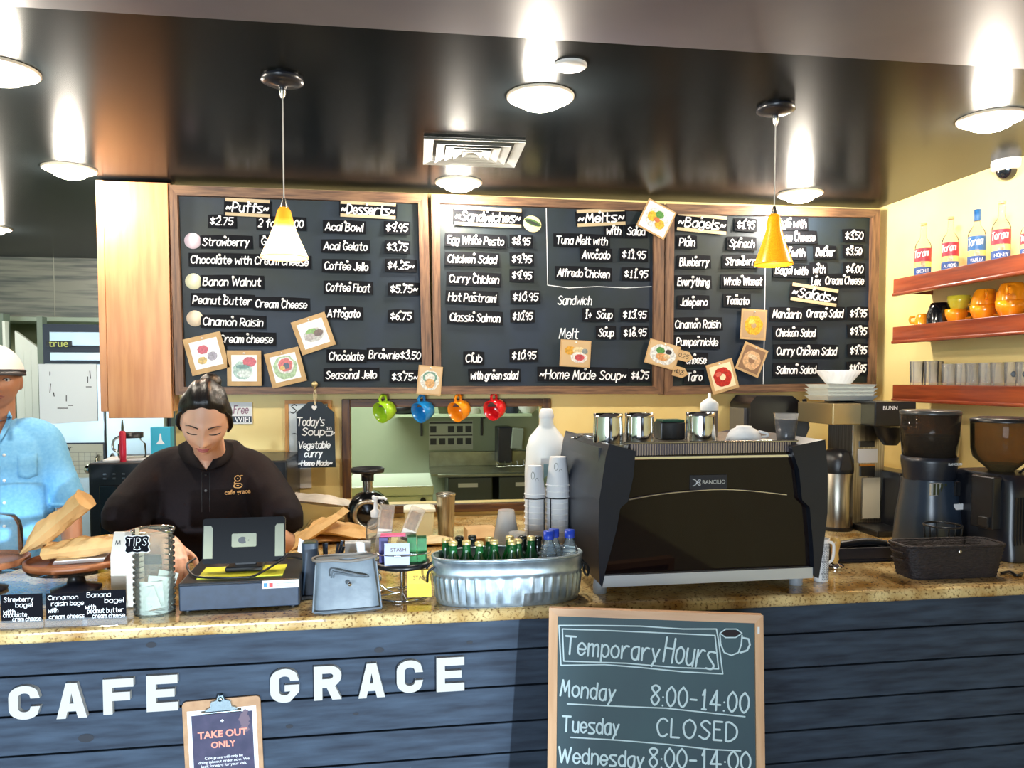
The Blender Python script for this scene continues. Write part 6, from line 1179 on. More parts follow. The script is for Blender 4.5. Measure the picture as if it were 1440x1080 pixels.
B().tube([(r * math.cos(a * PI / 14), r * math.sin(a * PI / 14), h) for a in range(28)], .0035, 8, closed=True).obj('top_hoop', M_wire, t); B().tube([(r * .8 * math.cos(a * PI / 14), r * .8 * math.sin(a * PI / 14), .003) for a in range(28)], .003, 8, closed=True).obj('base_hoop', M_wire, t)
for k in range(6): a = k * PI / 3 + .2; B().tube([(r * .8 * math.cos(a), r * .8 * math.sin(a), .003), (r * math.cos(a), r * math.sin(a), h)], .003, 6).obj('upright', M_wire, t)
cable('black grinder lead on the counter beside the wicker basket', [CT(1408, 806, ZT + .005) + Vector((0, 0, 0)), CT(1420, 804, ZT + .006), CT(1430, 809, ZT + .005), CT(1438, 806, ZT + .005)], .004)

# ================================================================ shelves on the right wall
M_chy = wood('cherry', (156, 72, 36), (112, 44, 22), (9, .8, 9), 4, .3, coat=.3, bump=.02)
SHX = .2
def shelf(pyf, pyt, pxe, label, py2):
    "front top corner at the back end: pxe, front edge px"
    xf = XR - SHX; e = onX(pxe, pyf, xf); zt = e.z
    t = T('wall_shelf', label, 'shelf', (xf, e.y, zt), group='cherry shelves on the yellow wall'); L = e.y - .2
    hh = .075
    B().box(.0, -L, -.016, SHX, 0, -.0).obj('shelf_board', M_chy, t, bev=.002); B().box(-.012, -L, -hh, .008, .004, -.0).obj('front_fascia', M_chy, t, bev=.002); B().box(-.02, -L, -hh - .012, .006, .006, -hh + .004).obj('bead', M_chy, t, bev=.005)
    B().box(.006, -.014, -hh, SHX, 0, -.014).obj('end_panel', M_chy, t)
    return xf, e.y, zt
s1 = shelf(393, 0, 1260, 'upper cherry wood shelf carrying the syrup bottles', 0); s2 = shelf(460, 0, 1259, 'middle cherry wood shelf carrying the cups', 0); s3 = shelf(541, 0, 1259, 'lower cherry wood shelf carrying the glasses', 0)
def onS(sh, px, dx=.1): x = sh[0] + dx; q = ray(px, 400); y = CAM.y + q.y * (x - CAM.x) / q.x; return Vector((x, y, sh[2]))
M_tr = thin_glass('bottle_clear', (254, 251, 242), .1, .04, .12); M_lab_r = mat('label_red', (196, 50, 56), .45, col2=(150, 34, 60), scale=9); M_lab_b = mat('label_blue', (38, 96, 156), .45); M_lab_n = mat('label_navy', (36, 74, 140), .45); M_lab_y = mat('label_yellow', (238, 220, 120), .45); M_cap = mat('beige_cap', (206, 186, 130), .4)
def syrup(px, ptop, pbot, blue, word, label):
    p = onS(s1, px, .07); s = mpp(p); H = (pbot - ptop) * s; r = H * .135; t = T('syrup_bottle', label, 'bottle', p, -.62, group='syrup bottles on the upper shelf')
    B().lathe([(r, 0), (r * 1.03, .006), (r * 1.03, H * .56), (r * .9, H * .62), (r * .42, H * .72), (r * .34, H * .8), (r * .34, H * .95)], 32).obj('bottle_body', M_tr, t); B().lathe([(r * .9, .004), (r * .92, H * .5)], 28, cap1=True).obj('syrup', thin_glass('syrup_liquid', (250, 236, 190), .05, .1, .1), t)
    B().lathe([(r * .36, H * .8 if blue else H * .955), (r * .4, H * .82 if blue else H * .96), (r * .4, H), (.001, H)], 24).obj('cap', M_lab_b if blue else M_cap, t)
    def band(z0, z1, m, name, rr_=1.05): return B().rings([[(r * rr_ * math.cos(a), r * rr_ * math.sin(a), z) for a in [2 * PI * k / 32 for k in range(32)]] for z in (z0, z1)], False, False).obj(name, m, t)
    top_ = M_lab_b if blue else M_lab_r
    band(H * .02, H * .17, M_lab_n, 'label_foot'); band(H * .17, H * .27, M_lab_y, 'label_band'); q = band(H * .27, H * .52, top_, 'label')
    # script words wrapped round the label
    def wrap(word, z, h, ang0, ang1, w, slant, parent, r2=1.065):
        b = B(); st, wd = strokes(word, 1.4)
        for P in st:
            pts = [(r * r2 * math.sin(ang0 + (ang1 - ang0) * (q_.x + slant * q_.y) / wd), -r * r2 * math.cos(ang0 + (ang1 - ang0) * (q_.x + slant * q_.y) / wd), z + h * q_.y / 7 + (q_.x / wd) * h * .25) for q_ in P]
            if len(pts) > 1: b.tube(pts, w, 5)
        return b.obj('lettering', M_ink, parent)
    wrap('Torani', H * .34, H * .13, -1.2, .62, .0022, .1, q); wrap(word, H * .06, H * .06, -.75, .75, .0011, 0, q)
    b = B()
    for dx in (-.18, .0, .16): b.prism([(r * dx - .006, H * .17), (r * dx + .006, H * .17), (r * dx + .004, H * .24), (r * dx, H * .29), (r * dx - .004, H * .24)], -r * 1.09, -r * 1.0)
    b.obj('drink_picture', mat('drink_tan', (170, 136, 96), .5, col2=(226, 206, 170), scale=60), q)
syrup(1297, 311, 386, False, 'COCONUT', 'clear syrup bottle with a red label, farthest along the upper shelf'); syrup(1335, 302, 378, False, 'ALMOND', 'clear syrup bottle with a red label, just before the blue one'); syrup(1372, 293, 372, True, 'VANILLA', 'syrup bottle with a blue label and blue neck'); syrup(1406, 282, 366, False, 'HONEY', 'taller syrup bottle with a red label, under the dome camera'); syrup(1443, 300, 360, False, 'CARAMEL', 'red-labelled syrup bottle cut off by the frame edge')
# cups on the middle shelf
m_or = mat('orange_glaze', (250, 150, 24), .15, coat=.4); m_ye = mat('yellow_green_glaze', (222, 206, 60), .15, coat=.4); m_bk = mat('black_glaze', (16, 16, 20), .08, coat=.5)
def cup(px, z, r, h, m, label, flip=False, ang=-.6, dx=.09, tilt=0):
    p = onS(s2, px, dx); p.z += z; t = T('stacked_cup', label, 'cup', p, group='cups on the middle shelf'); pr = [(r * .62, 0), (r * .68, .004), (r * .95, h * .55), (r, h), (r * .95, h), (r * .88, h * .5), (r * .55, .008), (.001, .007)]
    if flip: pr = [(r, 0), (r * .97, h * .45), (r * .72, h * .93), (r * .62, h), (.001, h * .99)]
    B().lathe(pr, 32).obj('cup_body', m, t); ca, sa = math.cos(ang), math.sin(ang); B().tube([(r * .9 * ca, r * .9 * sa, h * .8), (r * 1.45 * ca, r * 1.45 * sa, h * .75), (r * 1.4 * ca, r * 1.4 * sa, h * .35), (r * .8 * ca, r * .8 * sa, h * .3)], .0055, 8, sm=5).obj('handle', m, t)
    t.rotation_euler = (0, tilt, 0); return t
cup(1300, 0, .042, .06, m_or, 'orange cup upside down at the far end of the middle shelf', True, 2.4)
cup(1323, 0, .062, .105, m_bk, 'large black cup upside down on the middle shelf', True, -1.0)
cup(1346, .0, .05, .062, m_or, 'orange cup under the yellow-green cup', ang=-1.1); cup(1349, .0625, .05, .062, m_ye, 'yellow-green cup stacked on an orange cup', ang=-1.0)
cup(1384, .0, .056, .066, m_or, 'orange cup at the bottom of the middle stack', ang=-1.2); cup(1386, .0665, .056, .07, m_or, 'orange cup tipped upside down on the middle stack', True, -2.2)
cup(1423, .0, .062, .07, m_or, 'orange cup at the bottom of the nearest stack', ang=-.4); cup(1424, .0705, .062, .075, m_or, 'orange cup upside down on the nearest stack', True, -2.5)
# glasses on the lower shelf
m_gl = thin_glass('tumbler_glass', (254, 254, 252), .1, .04, .2)
for k, (px, dx, nm) in enumerate(((1292, .05, ''), (1296, .13, ''), (1313, .06, ''), (1319, .14, ''), (1338, .05, ''), (1345, .13, ''), (1357, .05, ''), (1372, .06, ''), (1380, .14, ''), (1391, .05, ''), (1408, .06, ''), (1428, .06, ''), (1444, .06, ''))):
    p = onS(s3, px, dx); t = T('drinking_glass', 'clear glass tumbler in the row on the lower shelf' if k < 11 else 'clear glass tumbler with a dark hexagon mark on the lower shelf', 'glass', p, group='plain glass tumblers' if k < 11 else 'marked glass tumblers'); r, h = .034, .118 if px < 1330 else .1
    B().lathe([(r * .86, 0), (r * .88, .003), (r, h), (r * .95, h), (r * .82, .012), (.001, .011)], 28).obj('glass_wall', m_gl, t); B().tube([(r * .98 * math.cos(a * PI / 12), r * .98 * math.sin(a * PI / 12), h) for a in range(24)], .0016, 6, closed=True).obj('rim', m_gl, t)
    if k >= 11:
        b = B(); b.add([(r * 1.0 * math.sin(-.6 + .38 * math.cos(a * PI / 3)), -r * 1.0 * math.cos(-.6 + .38 * math.cos(a * PI / 3)), h * .5 + .014 * math.sin(a * PI / 3)) for a in range(6)], [tuple(range(6))]); b.obj('hexagon_mark', M_black, t)
# ================================================================ the two people
def skin_mat(name, c, c2): return mat(name, c, .5, col2=c2, scale=7, sss=.12)
def sstep(a, b, x): t = max(0.0, min(1.0, (x - a) / (b - a))); return t * t * (3 - 2 * t)
def head_pt(d, fem=True):
    "direction -> point on a head, face towards -y, origin between the ears"
    sx, sy, sz = d
    w = (.0675 if fem else .074) * (1 - (.30 if fem else .24) * max(0, -sz) ** 1.6 * (1 if sy < .2 else .6)); dp = .090 if sy < 0 else .100
    x, y, z = w * sx, dp * sy * (1 - .10 * max(0, -sz) ** 2), (.116 if sz > 0 else .112) * sz
    if sy > 0 and sz < -.3: y *= 1 - .5 * sstep(.3, 1, -sz)
    if sy < .25:
        f = sstep(.25, -.35, sy); g = lambda cx, cz, wx, wz: math.exp(-((x - cx) / wx) ** 2 - ((z - cz) / wz) ** 2)
        o = .009 * g(0, -.002, .009, .024) + (.024 if fem else .024) * g(0, -.030, .0115, .013) + .006 * (g(.012, -.035, .008, .007) + g(-.012, -.035, .008, .007))
        o += .004 * (g(.028, .022, .022, .008) + g(-.028, .022, .022, .008)) - .011 * (g(.031, .003, .016, .011) + g(-.031, .003, .016, .011)) + .005 * (g(.031, .002, .012, .007) + g(-.031, .002, .012, .007))
        o += .006 * (g(.042, -.028, .02, .02) + g(-.042, -.028, .02, .02)) + .007 * g(0, -.054, .019, .0055) + .0075 * g(0, -.066, .017, .006) - .003 * g(0, -.060, .022, .003) + .009 * g(0, -.094, .02, .013)
        y -= o * f
    return Vector((x, y, z))
def head_grid(fn, nu=120, nv=96):
    R = []
    for i in range(1, nv):
        th = PI * i / nv; R.append([fn((math.sin(th) * math.cos(2 * PI * j / nu), math.sin(th) * math.sin(2 * PI * j / nu), -math.cos(th))) for j in range(nu)])
    return R
def on_face(G, x, z, lift=.0):
    best = min((p for r in G for p in r if p.y < 0), key=lambda p: (p.x - x) ** 2 + (p.z - z) ** 2); return Vector((x, best.y - lift, z))
def hand_geo(b, wrist, fwd, up, size=1.0, curl=.5, side=1, spread=.12):
    "palm, five bent fingers of their own length; thumb leaves the side of the palm"
    f = Vector(fwd).normalized(); n = Vector(up).normalized(); n = (n - f * n.dot(f)).normalized(); a = f.cross(n) * side; k = size
    P = lambda u, v, w: Vector(wrist) + f * u * k + a * v * k + n * w * k
    for v in (-.026, -.009, .009, .026): b.limb([P(-.01, v * .6, 0), P(.03, v * .85, .002), P(.082, v, 0)], [.016 * k, .0155 * k, .0115 * k], 12, 4)
    for v, L, s0 in ((-.029, .062, -1), (-.010, .076, -.3), (.010, .08, .3), (.029, .072, 1)):
        L *= k; q = P(.082, v, 0); ang = 0; pts = [q]
        for j, fr in enumerate((.46, .32, .26)):
            ang += curl * (.7 if j == 0 else 1.0); d = f * math.cos(ang) - n * math.sin(ang) + a * spread * s0 * .5 * math.cos(ang); q = q + d.normalized() * L * fr; pts.append(q)
        b.limb(pts, [.0098 * k, .0088 * k, .008 * k, .0068 * k], 10, 4)
    q = P(.02, .032, -.004); d1 = (f * .6 + a * .75 - n * .25).normalized(); q1 = q + d1 * .042 * k; d2 = (f * .85 + a * .3 - n * .4).normalized(); b.limb([P(.0, .014, 0), q, q1, q1 + d2 * .032 * k], [.013 * k, .0135 * k, .0105 * k, .008 * k], 10, 4)
def person(label, loc): return T('person', label, 'person', loc)
def Wd(o): o.location = -Vector(o.parent.location); return o
def ev(o): bpy.context.view_layer.update(); return o.evaluated_get(bpy.context.evaluated_depsgraph_get())
def hitpx(e, px, py):
    ok, p, n, _ = e.ray_cast(CAM, ray(px, py)); return (p, n) if ok else (None, None)
def oval(cx, cy, z, rx, ry, e=.8, n=40): return [(cx + rx * math.copysign(abs(math.cos(a)) ** e, math.cos(a)), cy + ry * math.copysign(abs(math.sin(a)) ** e, math.sin(a)), z) for a in [2 * PI * k / n for k in range(n)]]
def legs(pt, cx, cy, hip, m, ms, sp=.095, r0=.1):
    b = B()
    b.rings([oval(cx, cy, z, rx, ry) for z, rx, ry in ((hip + .1, .17, .12), (hip, .18, .13), (hip - .1, .185, .135), (hip - .16, .17, .12))])
    for sg in (-1, 1): b.limb([(cx + sg * sp, cy, hip - .08), (cx + sg * sp, cy - .01, hip * .52), (cx + sg * (sp + .005), cy + .01, .1)], [r0, .068, .056], 16)
    Wd(b.obj('trousers', m, pt, rem=.012, smo=4))
    for sg in (-1, 1): Wd(B().rings([oval(cx + sg * (sp + .005), cy - .06 + dy, z, rx, ry, .8) for z, rx, ry, dy in ((0.001, .045, .13, 0), (.03, .048, .135, 0), (.06, .042, .1, .02), (.1, .04, .05, .05))]).obj('shoe', ms, pt))

# ---- the cashier
HC = onY(288, 589, 2.6); sk = mpp(HC); cx = onY(293, 640, 2.84).x; cy = 2.885
wp = person('cashier in a dark polo shirt looking down at the tablet, hair tied up', (cx, cy, 0)); M_skin = skin_mat('warm_skin', (234, 184, 156), (226, 172, 144)); M_hair = mat('black_hair', (22, 17, 18), .36, spec=.45, col2=(9, 7, 8), scale=45, stretch=(7, 1, 1.5), bump=.18)
M_polo = mat('dark_polo', (26, 18, 21), .8, spec=.2, col2=(20, 14, 17), scale=160, bump=.04)
HR = Matrix.Rotation(.20, 3, 'Z') @ Matrix.Rotation(.05, 3, 'Y') @ Matrix.Rotation(.50, 3, 'X'); k = 1.09
Hw = lambda p: HC + HR @ (Vector(p) * k)
fn = lambda d: head_pt(d, True); G = head_grid(fn)
def zz(py, Y): return onY(290, py, Y).z
zs_ = zz(640, 2.84)
b = B(); b.rings([[Hw(p) for p in r] for r in G])
for sg in (-1, 1): b.X = Matrix.Translation(Hw((sg * .067, .008, -.008))) @ HR.to_4x4(); b.sph((0, 0, 0), (.009, .018, .03), 12, 8)
b.X = Matrix.Identity(4)
nk0 = Hw((0, .03, -.05)); b.limb([nk0, (HC.x + (cx - HC.x) * .6, 2.78, zs_ + .02), (cx, cy, zs_ - .06)], [.05, .052, .06], 20)
SL, SR = onY(234, 667, 2.86), onY(350, 667, 2.86); EL, ER = onY(178, 757, 2.70), onY(396, 758, 2.70)
HL = onY(240, 766, 2.46); HRt = onY(374, 757, 2.47)
b.limb([SL, (SL + EL) / 2, EL, (EL * .45 + HL * .55), HL], [.055, .047, .046, .040, .029], 20); b.limb([SR, (SR + ER) / 2, ER, (ER * .45 + HRt * .55), HRt], [.055, .047, .046, .040, .029], 20)
hand_geo(b, HL, (.35, -.75, -.3), (.1, .25, 1), 1.0, .45, -1); hand_geo(b, HRt, (-.8, -.5, -.05), (0, .2, 1), 1.0, .2, 1)
body = Wd(b.obj('body', M_skin, wp, rem=.0034, smo=2))
# hair: a cap that dives under the skin outside the hairline, and a bun
def hair_fn(d):
    p = fn(d); q = p.normalized(); f = p.z - (.064 - .9 * max(0, p.y + .082) - 3.2 * p.x * p.x)
    nz = .0022 * math.sin(46 * math.atan2(p.x, p.z + .2) + 9 * p.y) ; t = sstep(-.010, .05, f)
    return p + q * (-.016 + (.025 + nz) * t)
b = B(); b.rings([[Hw(p) for p in r] for r in head_grid(hair_fn)]); b.X = Matrix.Translation(Hw((.012, .072, .088))) @ HR.to_4x4(); b.sph((0, 0, 0), (.034, .034, .026), 24, 14); b.X = Matrix.Identity(4)
for sg in (-1, 1): b.tube([Hw((sg * 0.0582, -.035, .045)), Hw((sg * 0.0701, -.02, .02)), Hw((sg * 0.0728, .0, -.02)), Hw((sg * 0.0655, .02, -.055))], [.004, .008, .009, .004], 10, sm=4)
Wd(b.obj('hair', M_hair, wp, smo=1)); 
def face_line(name, m, pts, r, lift=.0012, flat=1.0, n=8):
    P = [Hw(on_face(G, x, z, lift)) for x, z in pts]; return Wd(B().tube(P, r, n, sm=4, flat=flat).obj(name, m, wp))
M_brow = mat('dark_brow', (46, 32, 32), .7); M_lip = mat('rose_lip', (184, 100, 100), .45); M_lash = mat('lash', (30, 22, 24), .6)
for sg in (-1, 1):
    face_line('eyebrow', M_brow, [(sg * .013, .020), (sg * .025, .0235), (sg * .038, .0205), (sg * .049, .011)], [.0016, .0022, .0018, .0008], .0006)
    face_line('eyelashes', M_lash, [(sg * .016, -.002), (sg * .024, -.005), (sg * .033, -.0068), (sg * .042, -.0068), (sg * .047, -.006)], [.0008, .0016, .0018, .0016, .0006], .0008)
face_line('upper_lip', M_lip, [(-.021, -.060), (-.010, -.0560), (0, -.0570), (.010, -.0560), (.021, -.060)], [.0008, .0036, .0036, .0036, .0008], -.0006); face_line('lower_lip', M_lip, [(-.019, -.061), (-.009, -.0660), (0, -.0675), (.009, -.0660), (.019, -.061)], [.0008, .0038, .0046, .0038, .0008], -.0010)
face_line('mouth_line', mat('mouth_dark', (120, 56, 58), .6), [(-.021, -.0602), (-.008, -.0606), (0, -.0612), (.008, -.0606), (.021, -.0602)], .0009, .0018)
for sg in (-1, 1): c = on_face(G, sg * .0075, -.0385, .0002); Wd(B().sph(Hw(c), (.0030, .0022, .0016), 10, 6).obj('nostril_shade', mat('mouth_dark', (120, 56, 58), .6), wp))  # dark dots painting the shade under the nose
# polo shirt
b = B(); zc = lambda py: zz(py, cy - .06)
rows = [(.86, .24, .150, 0), (1.0, .245, .150, 0), (1.12, .24, .15, -.005), (zc(700), .225, .148, -.01), (zc(672), .21, .135, -.01), (zc(655), .185, .120, -.01), (zc(642), .15, .108, -.008), (zc(631), .112, .09, 0.0), (zc(622), .086, .082, 0.0)]
b.rings([oval(cx, cy + dy, z, rx, ry, .85) for z, rx, ry, dy in rows], True, True)
SLt, SRt = onY(173, 742, 2.71), onY(400, 744, 2.71)
for S_a, E_a, sg in ((SL, SLt, -1), (SR, SRt, 1)):
    b.limb([S_a + Vector((-sg * .05, 0, .025)), S_a + Vector((sg * .015, 0, -.0)), (S_a * .45 + E_a * .55) + Vector((sg * .012, 0, .01)), E_a + Vector((-sg * .012, .0, .045))], [.080, .080, .082, .078], 24)
    d = (E_a - S_a).normalized(); b.tube([E_a + Vector((-sg * .012, .0, .055)), E_a + Vector((-sg * .01, 0, -.0))], [.077, .074], 24)
shirt = Wd(b.obj('polo_shirt', M_polo, wp, rem=.007, smo=5)); e = ev(shirt)
# V neck: skin shows between the collar points
def on_shirt(px, py, lift=.004): p, n = hitpx(e, px, py); return (p + n * lift) if p else onY(px, py, cy - .13)
def patch(name, poly, m, lift, nsub=4, th=.003):
    "a small patch that follows the shirt, given by its outline in the photograph"
    cxp = sum(q[0] for q in poly) / len(poly); cyp = sum(q[1] for q in poly) / len(poly); b = B(); out = []
    for i in range(len(poly)):
        a, c = poly[i], poly[(i + 1) % len(poly)]
        for j in range(nsub): u = j / nsub; out.append((a[0] + (c[0] - a[0]) * u, a[1] + (c[1] - a[1]) * u))
    rings_ = [[on_shirt(cxp + (x - cxp) * w, cyp + (y - cyp) * w, lift) for x, y in out] for w in (1, .66, .33)]; n = len(out); V = [p for r in rings_ for p in r] + [on_shirt(cxp, cyp, lift)]; F = []
    for r in range(2):
        for i in range(n): F.append((r * n + i, r * n + (i + 1) % n, (r + 1) * n + (i + 1) % n, (r + 1) * n + i))
    for i in range(n): F.append((2 * n + i, 2 * n + (i + 1) % n, 3 * n))
    b.add(V, F, True); return Wd(b.obj(name, m, wp, solid=th))
def strip3(name, inner, outer, m, th, n=5):
    I = catmull([onY(*q) for q in inner], n); O = catmull([onY(*q) for q in outer], n); b = B(); k_ = len(I); b.add(list(I) + list(O), [(i, i + 1, k_ + i + 1, k_ + i) for i in range(k_ - 1)], True); return Wd(b.obj(name, m, wp, solid=th))
YV = lambda y: 2.815 - (y - 622) * .0028
inL = [(266, 618, 2.80), (272, 634, 2.765), (280, 648, 2.732), (289.5, 662, 2.712)]; inR = [(313, 618, 2.80), (307, 633, 2.765), (299, 647, 2.732), (290, 662, 2.712)]
strip3('neckline', [(x, y, Y + .004) for x, y, Y in inL], [(x, y, Y + .004) for x, y, Y in inR], M_skin, .002)
M_col = mat('collar_dark', (20, 14, 17), .8, spec=.2)
strip3('collar', inL, [(252, 626, 2.845), (253, 640, 2.79), (264, 653, 2.74), (281, 660, 2.714)], M_col, .006); strip3('collar', inR, [(328, 626, 2.845), (326, 640, 2.79), (315, 653, 2.74), (298, 660, 2.714)], M_col, .006)
M_btn = mat('grey_button', (120, 124, 128), .3)
for py in (668, 690): q = on_shirt(289.5, py, .002); Wd(B().sph(q, (.0045, .003, .0045), 12, 8).obj('button', M_btn if py > 680 else M_black, wp))
b = B(); b.tube([on_shirt(284, y, .001) for y in (664, 680, 700, 720)], .0012, 6).tube([on_shirt(295, y, .001) for y in (664, 680, 700, 720)], .0012, 6); Wd(b.obj('placket_seam', M_black, wp))
M_gold = mat('gold_thread', (226, 176, 110), .5); lc = on_shirt(334, 692, .009); sl_ = mpp(lc); p2, n2 = hitpx(e, 334, 692); az = math.atan2(n2.x, -n2.y) if n2 else .2
b = B(); lo = on_shirt(334, 677, .0035)
def lg(u, v): return Vector((u * sl_ * math.cos(az), u * sl_ * math.sin(az), v * sl_)) + lo
b.tube([lg(4 * math.cos(a * PI / 8), 4 + 4 * math.sin(a * PI / 8)) for a in range(16)], .0017, 6, closed=True).tube([lg(3, 7), (lg(5, 8)), lg(7, 7.6)], .0014, 6, sm=3)
b.tube([lg(-3, .2), lg(-4.5, -2), lg(-1, -3), lg(4, -3.5), lg(6, -6), lg(4, -8.5), lg(0, -9.2), lg(-4.5, -8), lg(-5, -5.5), lg(-3, -4)], .0017, 6, sm=5).sph(lg(0, 4), .0022, 8, 6).sph(lg(0, -6), (.005, .002, .002), 8, 6)
Wd(b.obj('emblem', M_gold, wp)); o = typed('cafe grace', .03, M_gold, 'lettering', wp, (0, 0, 0), ex=.0004, off=.0006, width=35 * sl_); o.rotation_euler = (0, 0, 0)
for v in o.data.vertices:     # the embroidery follows the cloth
    q = lc + Vector((v.co.x * math.cos(az), v.co.x * math.sin(az), v.co.y)); ok, h_, n_, _ = e.ray_cast(CAM, q - CAM); v.co = (h_ + n_ * (.002 + v.co.z) if ok else q) - Vector(wp.location)
legs(wp, cx, cy, .84, mat('dark_trousers', (34, 34, 40), .8), M_black)

# ---- the man in the cap
M_skin2 = skin_mat('tan_skin', (196, 138, 104), (180, 120, 88)); M_sh = mat('sky_blue_shirt', (128, 192, 232), .75, col2=(112, 180, 226), scale=90, bump=.03)
YM = 3.12; HC = onY(-4, 535, YM); HR = Matrix.Rotation(.42, 3, 'Z'); k = 1.0; cx = onY(-14, 640, YM).x; cy = YM + .04
mp_ = person('man in a light blue button shirt and white cap, half out of the frame', (cx, cy, 0)); wp = mp_
Hw = lambda p: HC + HR @ (Vector(p) * k); fn = lambda d: head_pt(d, False); G = head_grid(fn)
zc = lambda py: onY(0, py, YM - .05).z
b = B(); b.rings([[Hw(p) for p in r] for r in G])
for sg in (-1, 1): b.X = Matrix.Translation(Hw((sg * .074, .008, -.006))) @ HR.to_4x4(); b.sph((0, 0, 0), (.009, .018, .032), 12, 8)
b.X = Matrix.Identity(4); b.limb([Hw((0, .02, -.05)), (cx * .5 + HC.x * .5, cy - .01, zc(600)), (cx, cy, zc(622))], [.056, .056, .08], 20)
S1 = onY(58, 618, YM + .05); E1 = onY(95, 704, YM + .04); W1 = onY(104, 775, YM - .1); S0 = S1 + Vector((2 * (cx - S1.x), 0, 0)); E0_ = Vector((2 * cx - E1.x, E1.y, E1.z)); W0 = Vector((2 * cx - W1.x - .02, W1.y, W1.z))
b.limb([S1, (S1 + E1) / 2, E1, (E1 + W1) / 2, W1], [.05, .047, .042, .039, .029], 20); b.limb([S0, (S0 + E0_) / 2, E0_, (E0_ + W0) / 2, W0], [.05, .047, .042, .039, .029], 20)
hand_geo(b, W1, (0, -.3, -1), (1, -.2, 0), 1.05, .3, 1); hand_geo(b, W0, (0, -.3, -1), (-1, -.2, 0), 1.05, .3, -1)
Wd(b.obj('body', M_skin2, wp, rem=.004, smo=2))
b = B()
M_eyew = mat('eye_white', (232, 228, 222), .2); M_iris = mat('dark_iris', (36, 26, 22), .15)
for sg in (-1, 1):
    c = on_face(G, sg * .031, .002, -.006); o = Wd(B().sph(Hw(c), (.0125, .0105, .0075), 16, 10).obj('eye', M_eyew, wp)); q = B().sph(Hw(c + Vector((0, -.0085, 0))), (.0048, .003, .005), 12, 8).obj('iris', M_iris, o)
    face_line('eyebrow', M_brow, [(sg * .013, .019), (sg * .026, .025), (sg * .040, .026), (sg * .053, .019)], [.0022, .0032, .0028, .0012], .0006); face_line('upper_lid', M_lash, [(sg * .018, .002), (sg * .026, .0075), (sg * .036, .0075), (sg * .045, .002)], [.0008, .0014, .0014, .0008], .0014)
face_line('upper_lip', mat('tan_lip', (150, 84, 74), .5), [(-.024, -.060), (-.010, -.0560), (0, -.0570), (.010, -.0560), (.024, -.060)], [.0008, .0034, .0034, .0034, .0008], -.0006); face_line('lower_lip', mat('tan_lip', (150, 84, 74), .5), [(-.021, -.061), (-.009, -.0660), (0, -.0675), (.009, -.0660), (.021, -.061)], [.0008, .0036, .0044, .0036, .0008], -.0010)
# short hair, cap with a dark brim
def hair2(d):
    p = fn(d); q = p.normalized(); f = p.z - (.052 - .85 * max(0, p.y + .05)); return p + q * (-.014 + .021 * sstep(-.004, .02, f))
Wd(B().rings([[Hw(p) for p in r] for r in head_grid(hair2)]).obj('hair', M_hair, wp))
def cap_fn(d):
    p = fn((d[0], d[1], max(d[2], .22))); q = Vector((p.x, p.y, max(p.z - .03, 0) * 1.1)).normalized(); r = p + q * .017
    return r
cap = T('cap', None, None); cap.parent = wp
R = [[Hw(cap_fn((math.cos(u) * math.cos(2 * PI * j / 48), math.cos(u) * math.sin(2 * PI * j / 48), math.sin(u)))) for j in range(48)] for u in (.27, .34, .45, .6, .8, 1.0, 1.2, 1.4, 1.54)]
o = B().rings(R, False, True).obj('crown', mat('cap_white', (226, 218, 212), .8), cap, solid=.003); o.location = -Vector(wp.location)
b = B(); n = 20; V = []
for i in range(n + 1):
    a = PI + PI * i / n; xi, yi = .088 * math.cos(a), .1 * math.sin(a) + .0; L = .052 * math.sin(PI * i / n); V += [(Hw((xi, yi, .036))), (Hw((xi * 1.05, yi - L, .022 - .004 * abs(math.cos(a)))))]
b.add(V, [(2 * i, 2 * i + 2, 2 * i + 3, 2 * i + 1) for i in range(n)], True); o = b.obj('brim', mat('brim_black', (28, 28, 34), .6), cap, solid=.005); o.location = -Vector(wp.location)
o = B().tube([Hw(cap_fn((math.cos(.27) * math.cos(2 * PI * j / 40), math.cos(.27) * math.sin(2 * PI * j / 40), math.sin(.27)))) + Vector((0, 0, .004)) for j in range(40)], .006, 8, closed=True).obj('band', mat('brim_black', (28, 28, 34), .6), cap); o.location = -Vector(wp.location)
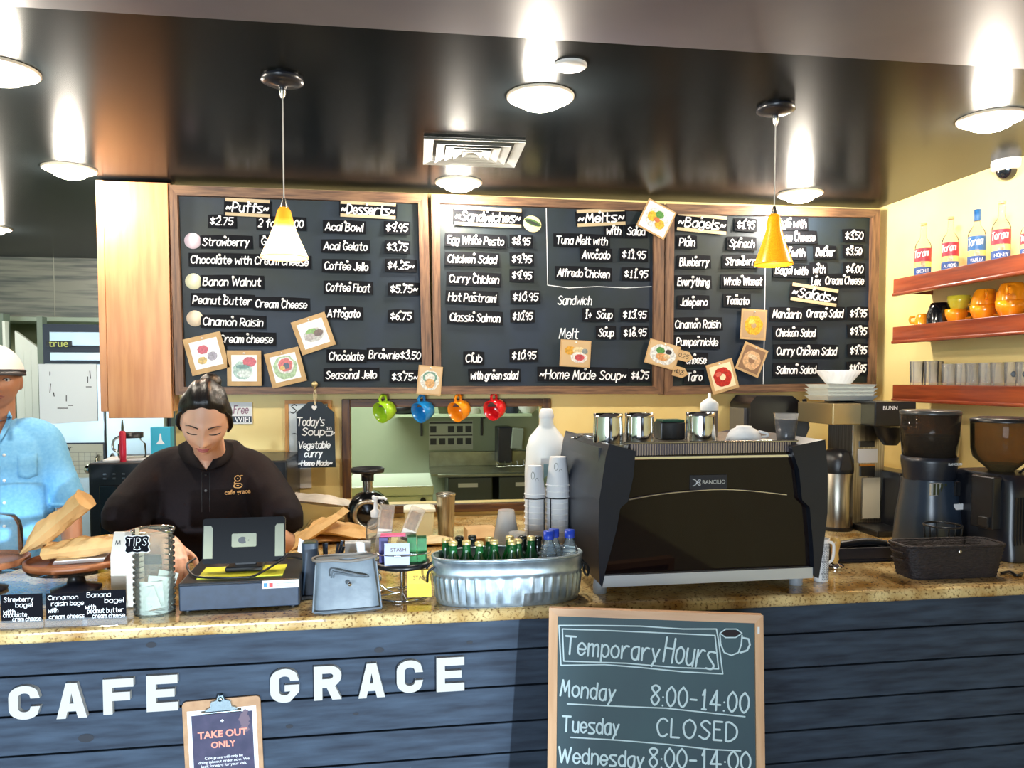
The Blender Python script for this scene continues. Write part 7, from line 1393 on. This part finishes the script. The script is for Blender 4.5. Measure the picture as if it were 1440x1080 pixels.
# shirt
b = B(); rows = [(.86, .215, .145, 0), (.98, .205, .14, 0), (1.1, .195, .138, 0), (zc(690), .195, .138, -.005), (zc(650), .205, .135, -.005), (zc(622), .19, .115, 0), (zc(608), .15, .095, 0), (zc(598), .095, .08, 0), (zc(590), .072, .07, 0)]
b.rings([oval(cx, cy + dy, z, rx, ry, .85) for z, rx, ry, dy in rows])
for S_a, E_a, sg in ((S1, E1, 1), (S0, E0_, -1)):
    b.limb([S_a + Vector((-sg * .05, 0, .02)), S_a + Vector((sg * .008, 0, -.005)), (S_a + E_a) / 2 + Vector((sg * .006, 0, 0)), E_a + Vector((0, 0, .03))], [.068, .068, .062, .056], 24); b.tube([E_a + Vector((0, 0, .04)), E_a + Vector((0.002, 0, -.02))], [.057, .058], 24)
shirt = Wd(b.obj('button_shirt', M_sh, wp, rem=.007, smo=4)); e = ev(shirt)
for sg in (1,): Wd(B().tube([E1 + Vector((.057 * math.cos(a * PI / 12), .057 * math.sin(a * PI / 12), -.008)) for a in range(24)], .008, 8, closed=True).obj('rolled_cuff', M_sh, wp))
patch('neckline', [(-14, 596), (12, 590), (8, 604), (-2, 624), (-10, 606)], M_skin2, .002, th=.002)
patch('collar', [(13, 578), (16, 586), (14, 600), (2, 622), (-2, 620), (6, 600), (10, 588)], M_sh, .008, th=.005)
for py in (640, 676, 707, 740): q = on_shirt(6, py, .002); Wd(B().sph(q, (.006, .003, .006), 10, 8).obj('button', M_paper, wp))
b = B(); b.tube([on_shirt(1, y, .001) for y in (630, 660, 700, 740, 770)], .0014, 6); Wd(b.obj('placket_seam', mat('shirt_seam', (120, 178, 216), .7), wp))
patch('pocket', [(24, 640), (52, 637), (53, 668), (38, 674), (25, 670)], M_sh, .002, th=.002)
zbt = onY(30, 785, YM - .1).z; Wd(B().tube(oval(cx, cy, .93, .213, .147, .85), .012, 8, closed=True).obj('belt', mat('belt_black', (30, 32, 40), .5), wp))
legs(wp, cx, cy, .88, mat('grey_trousers', (120, 132, 142), .8), M_black)
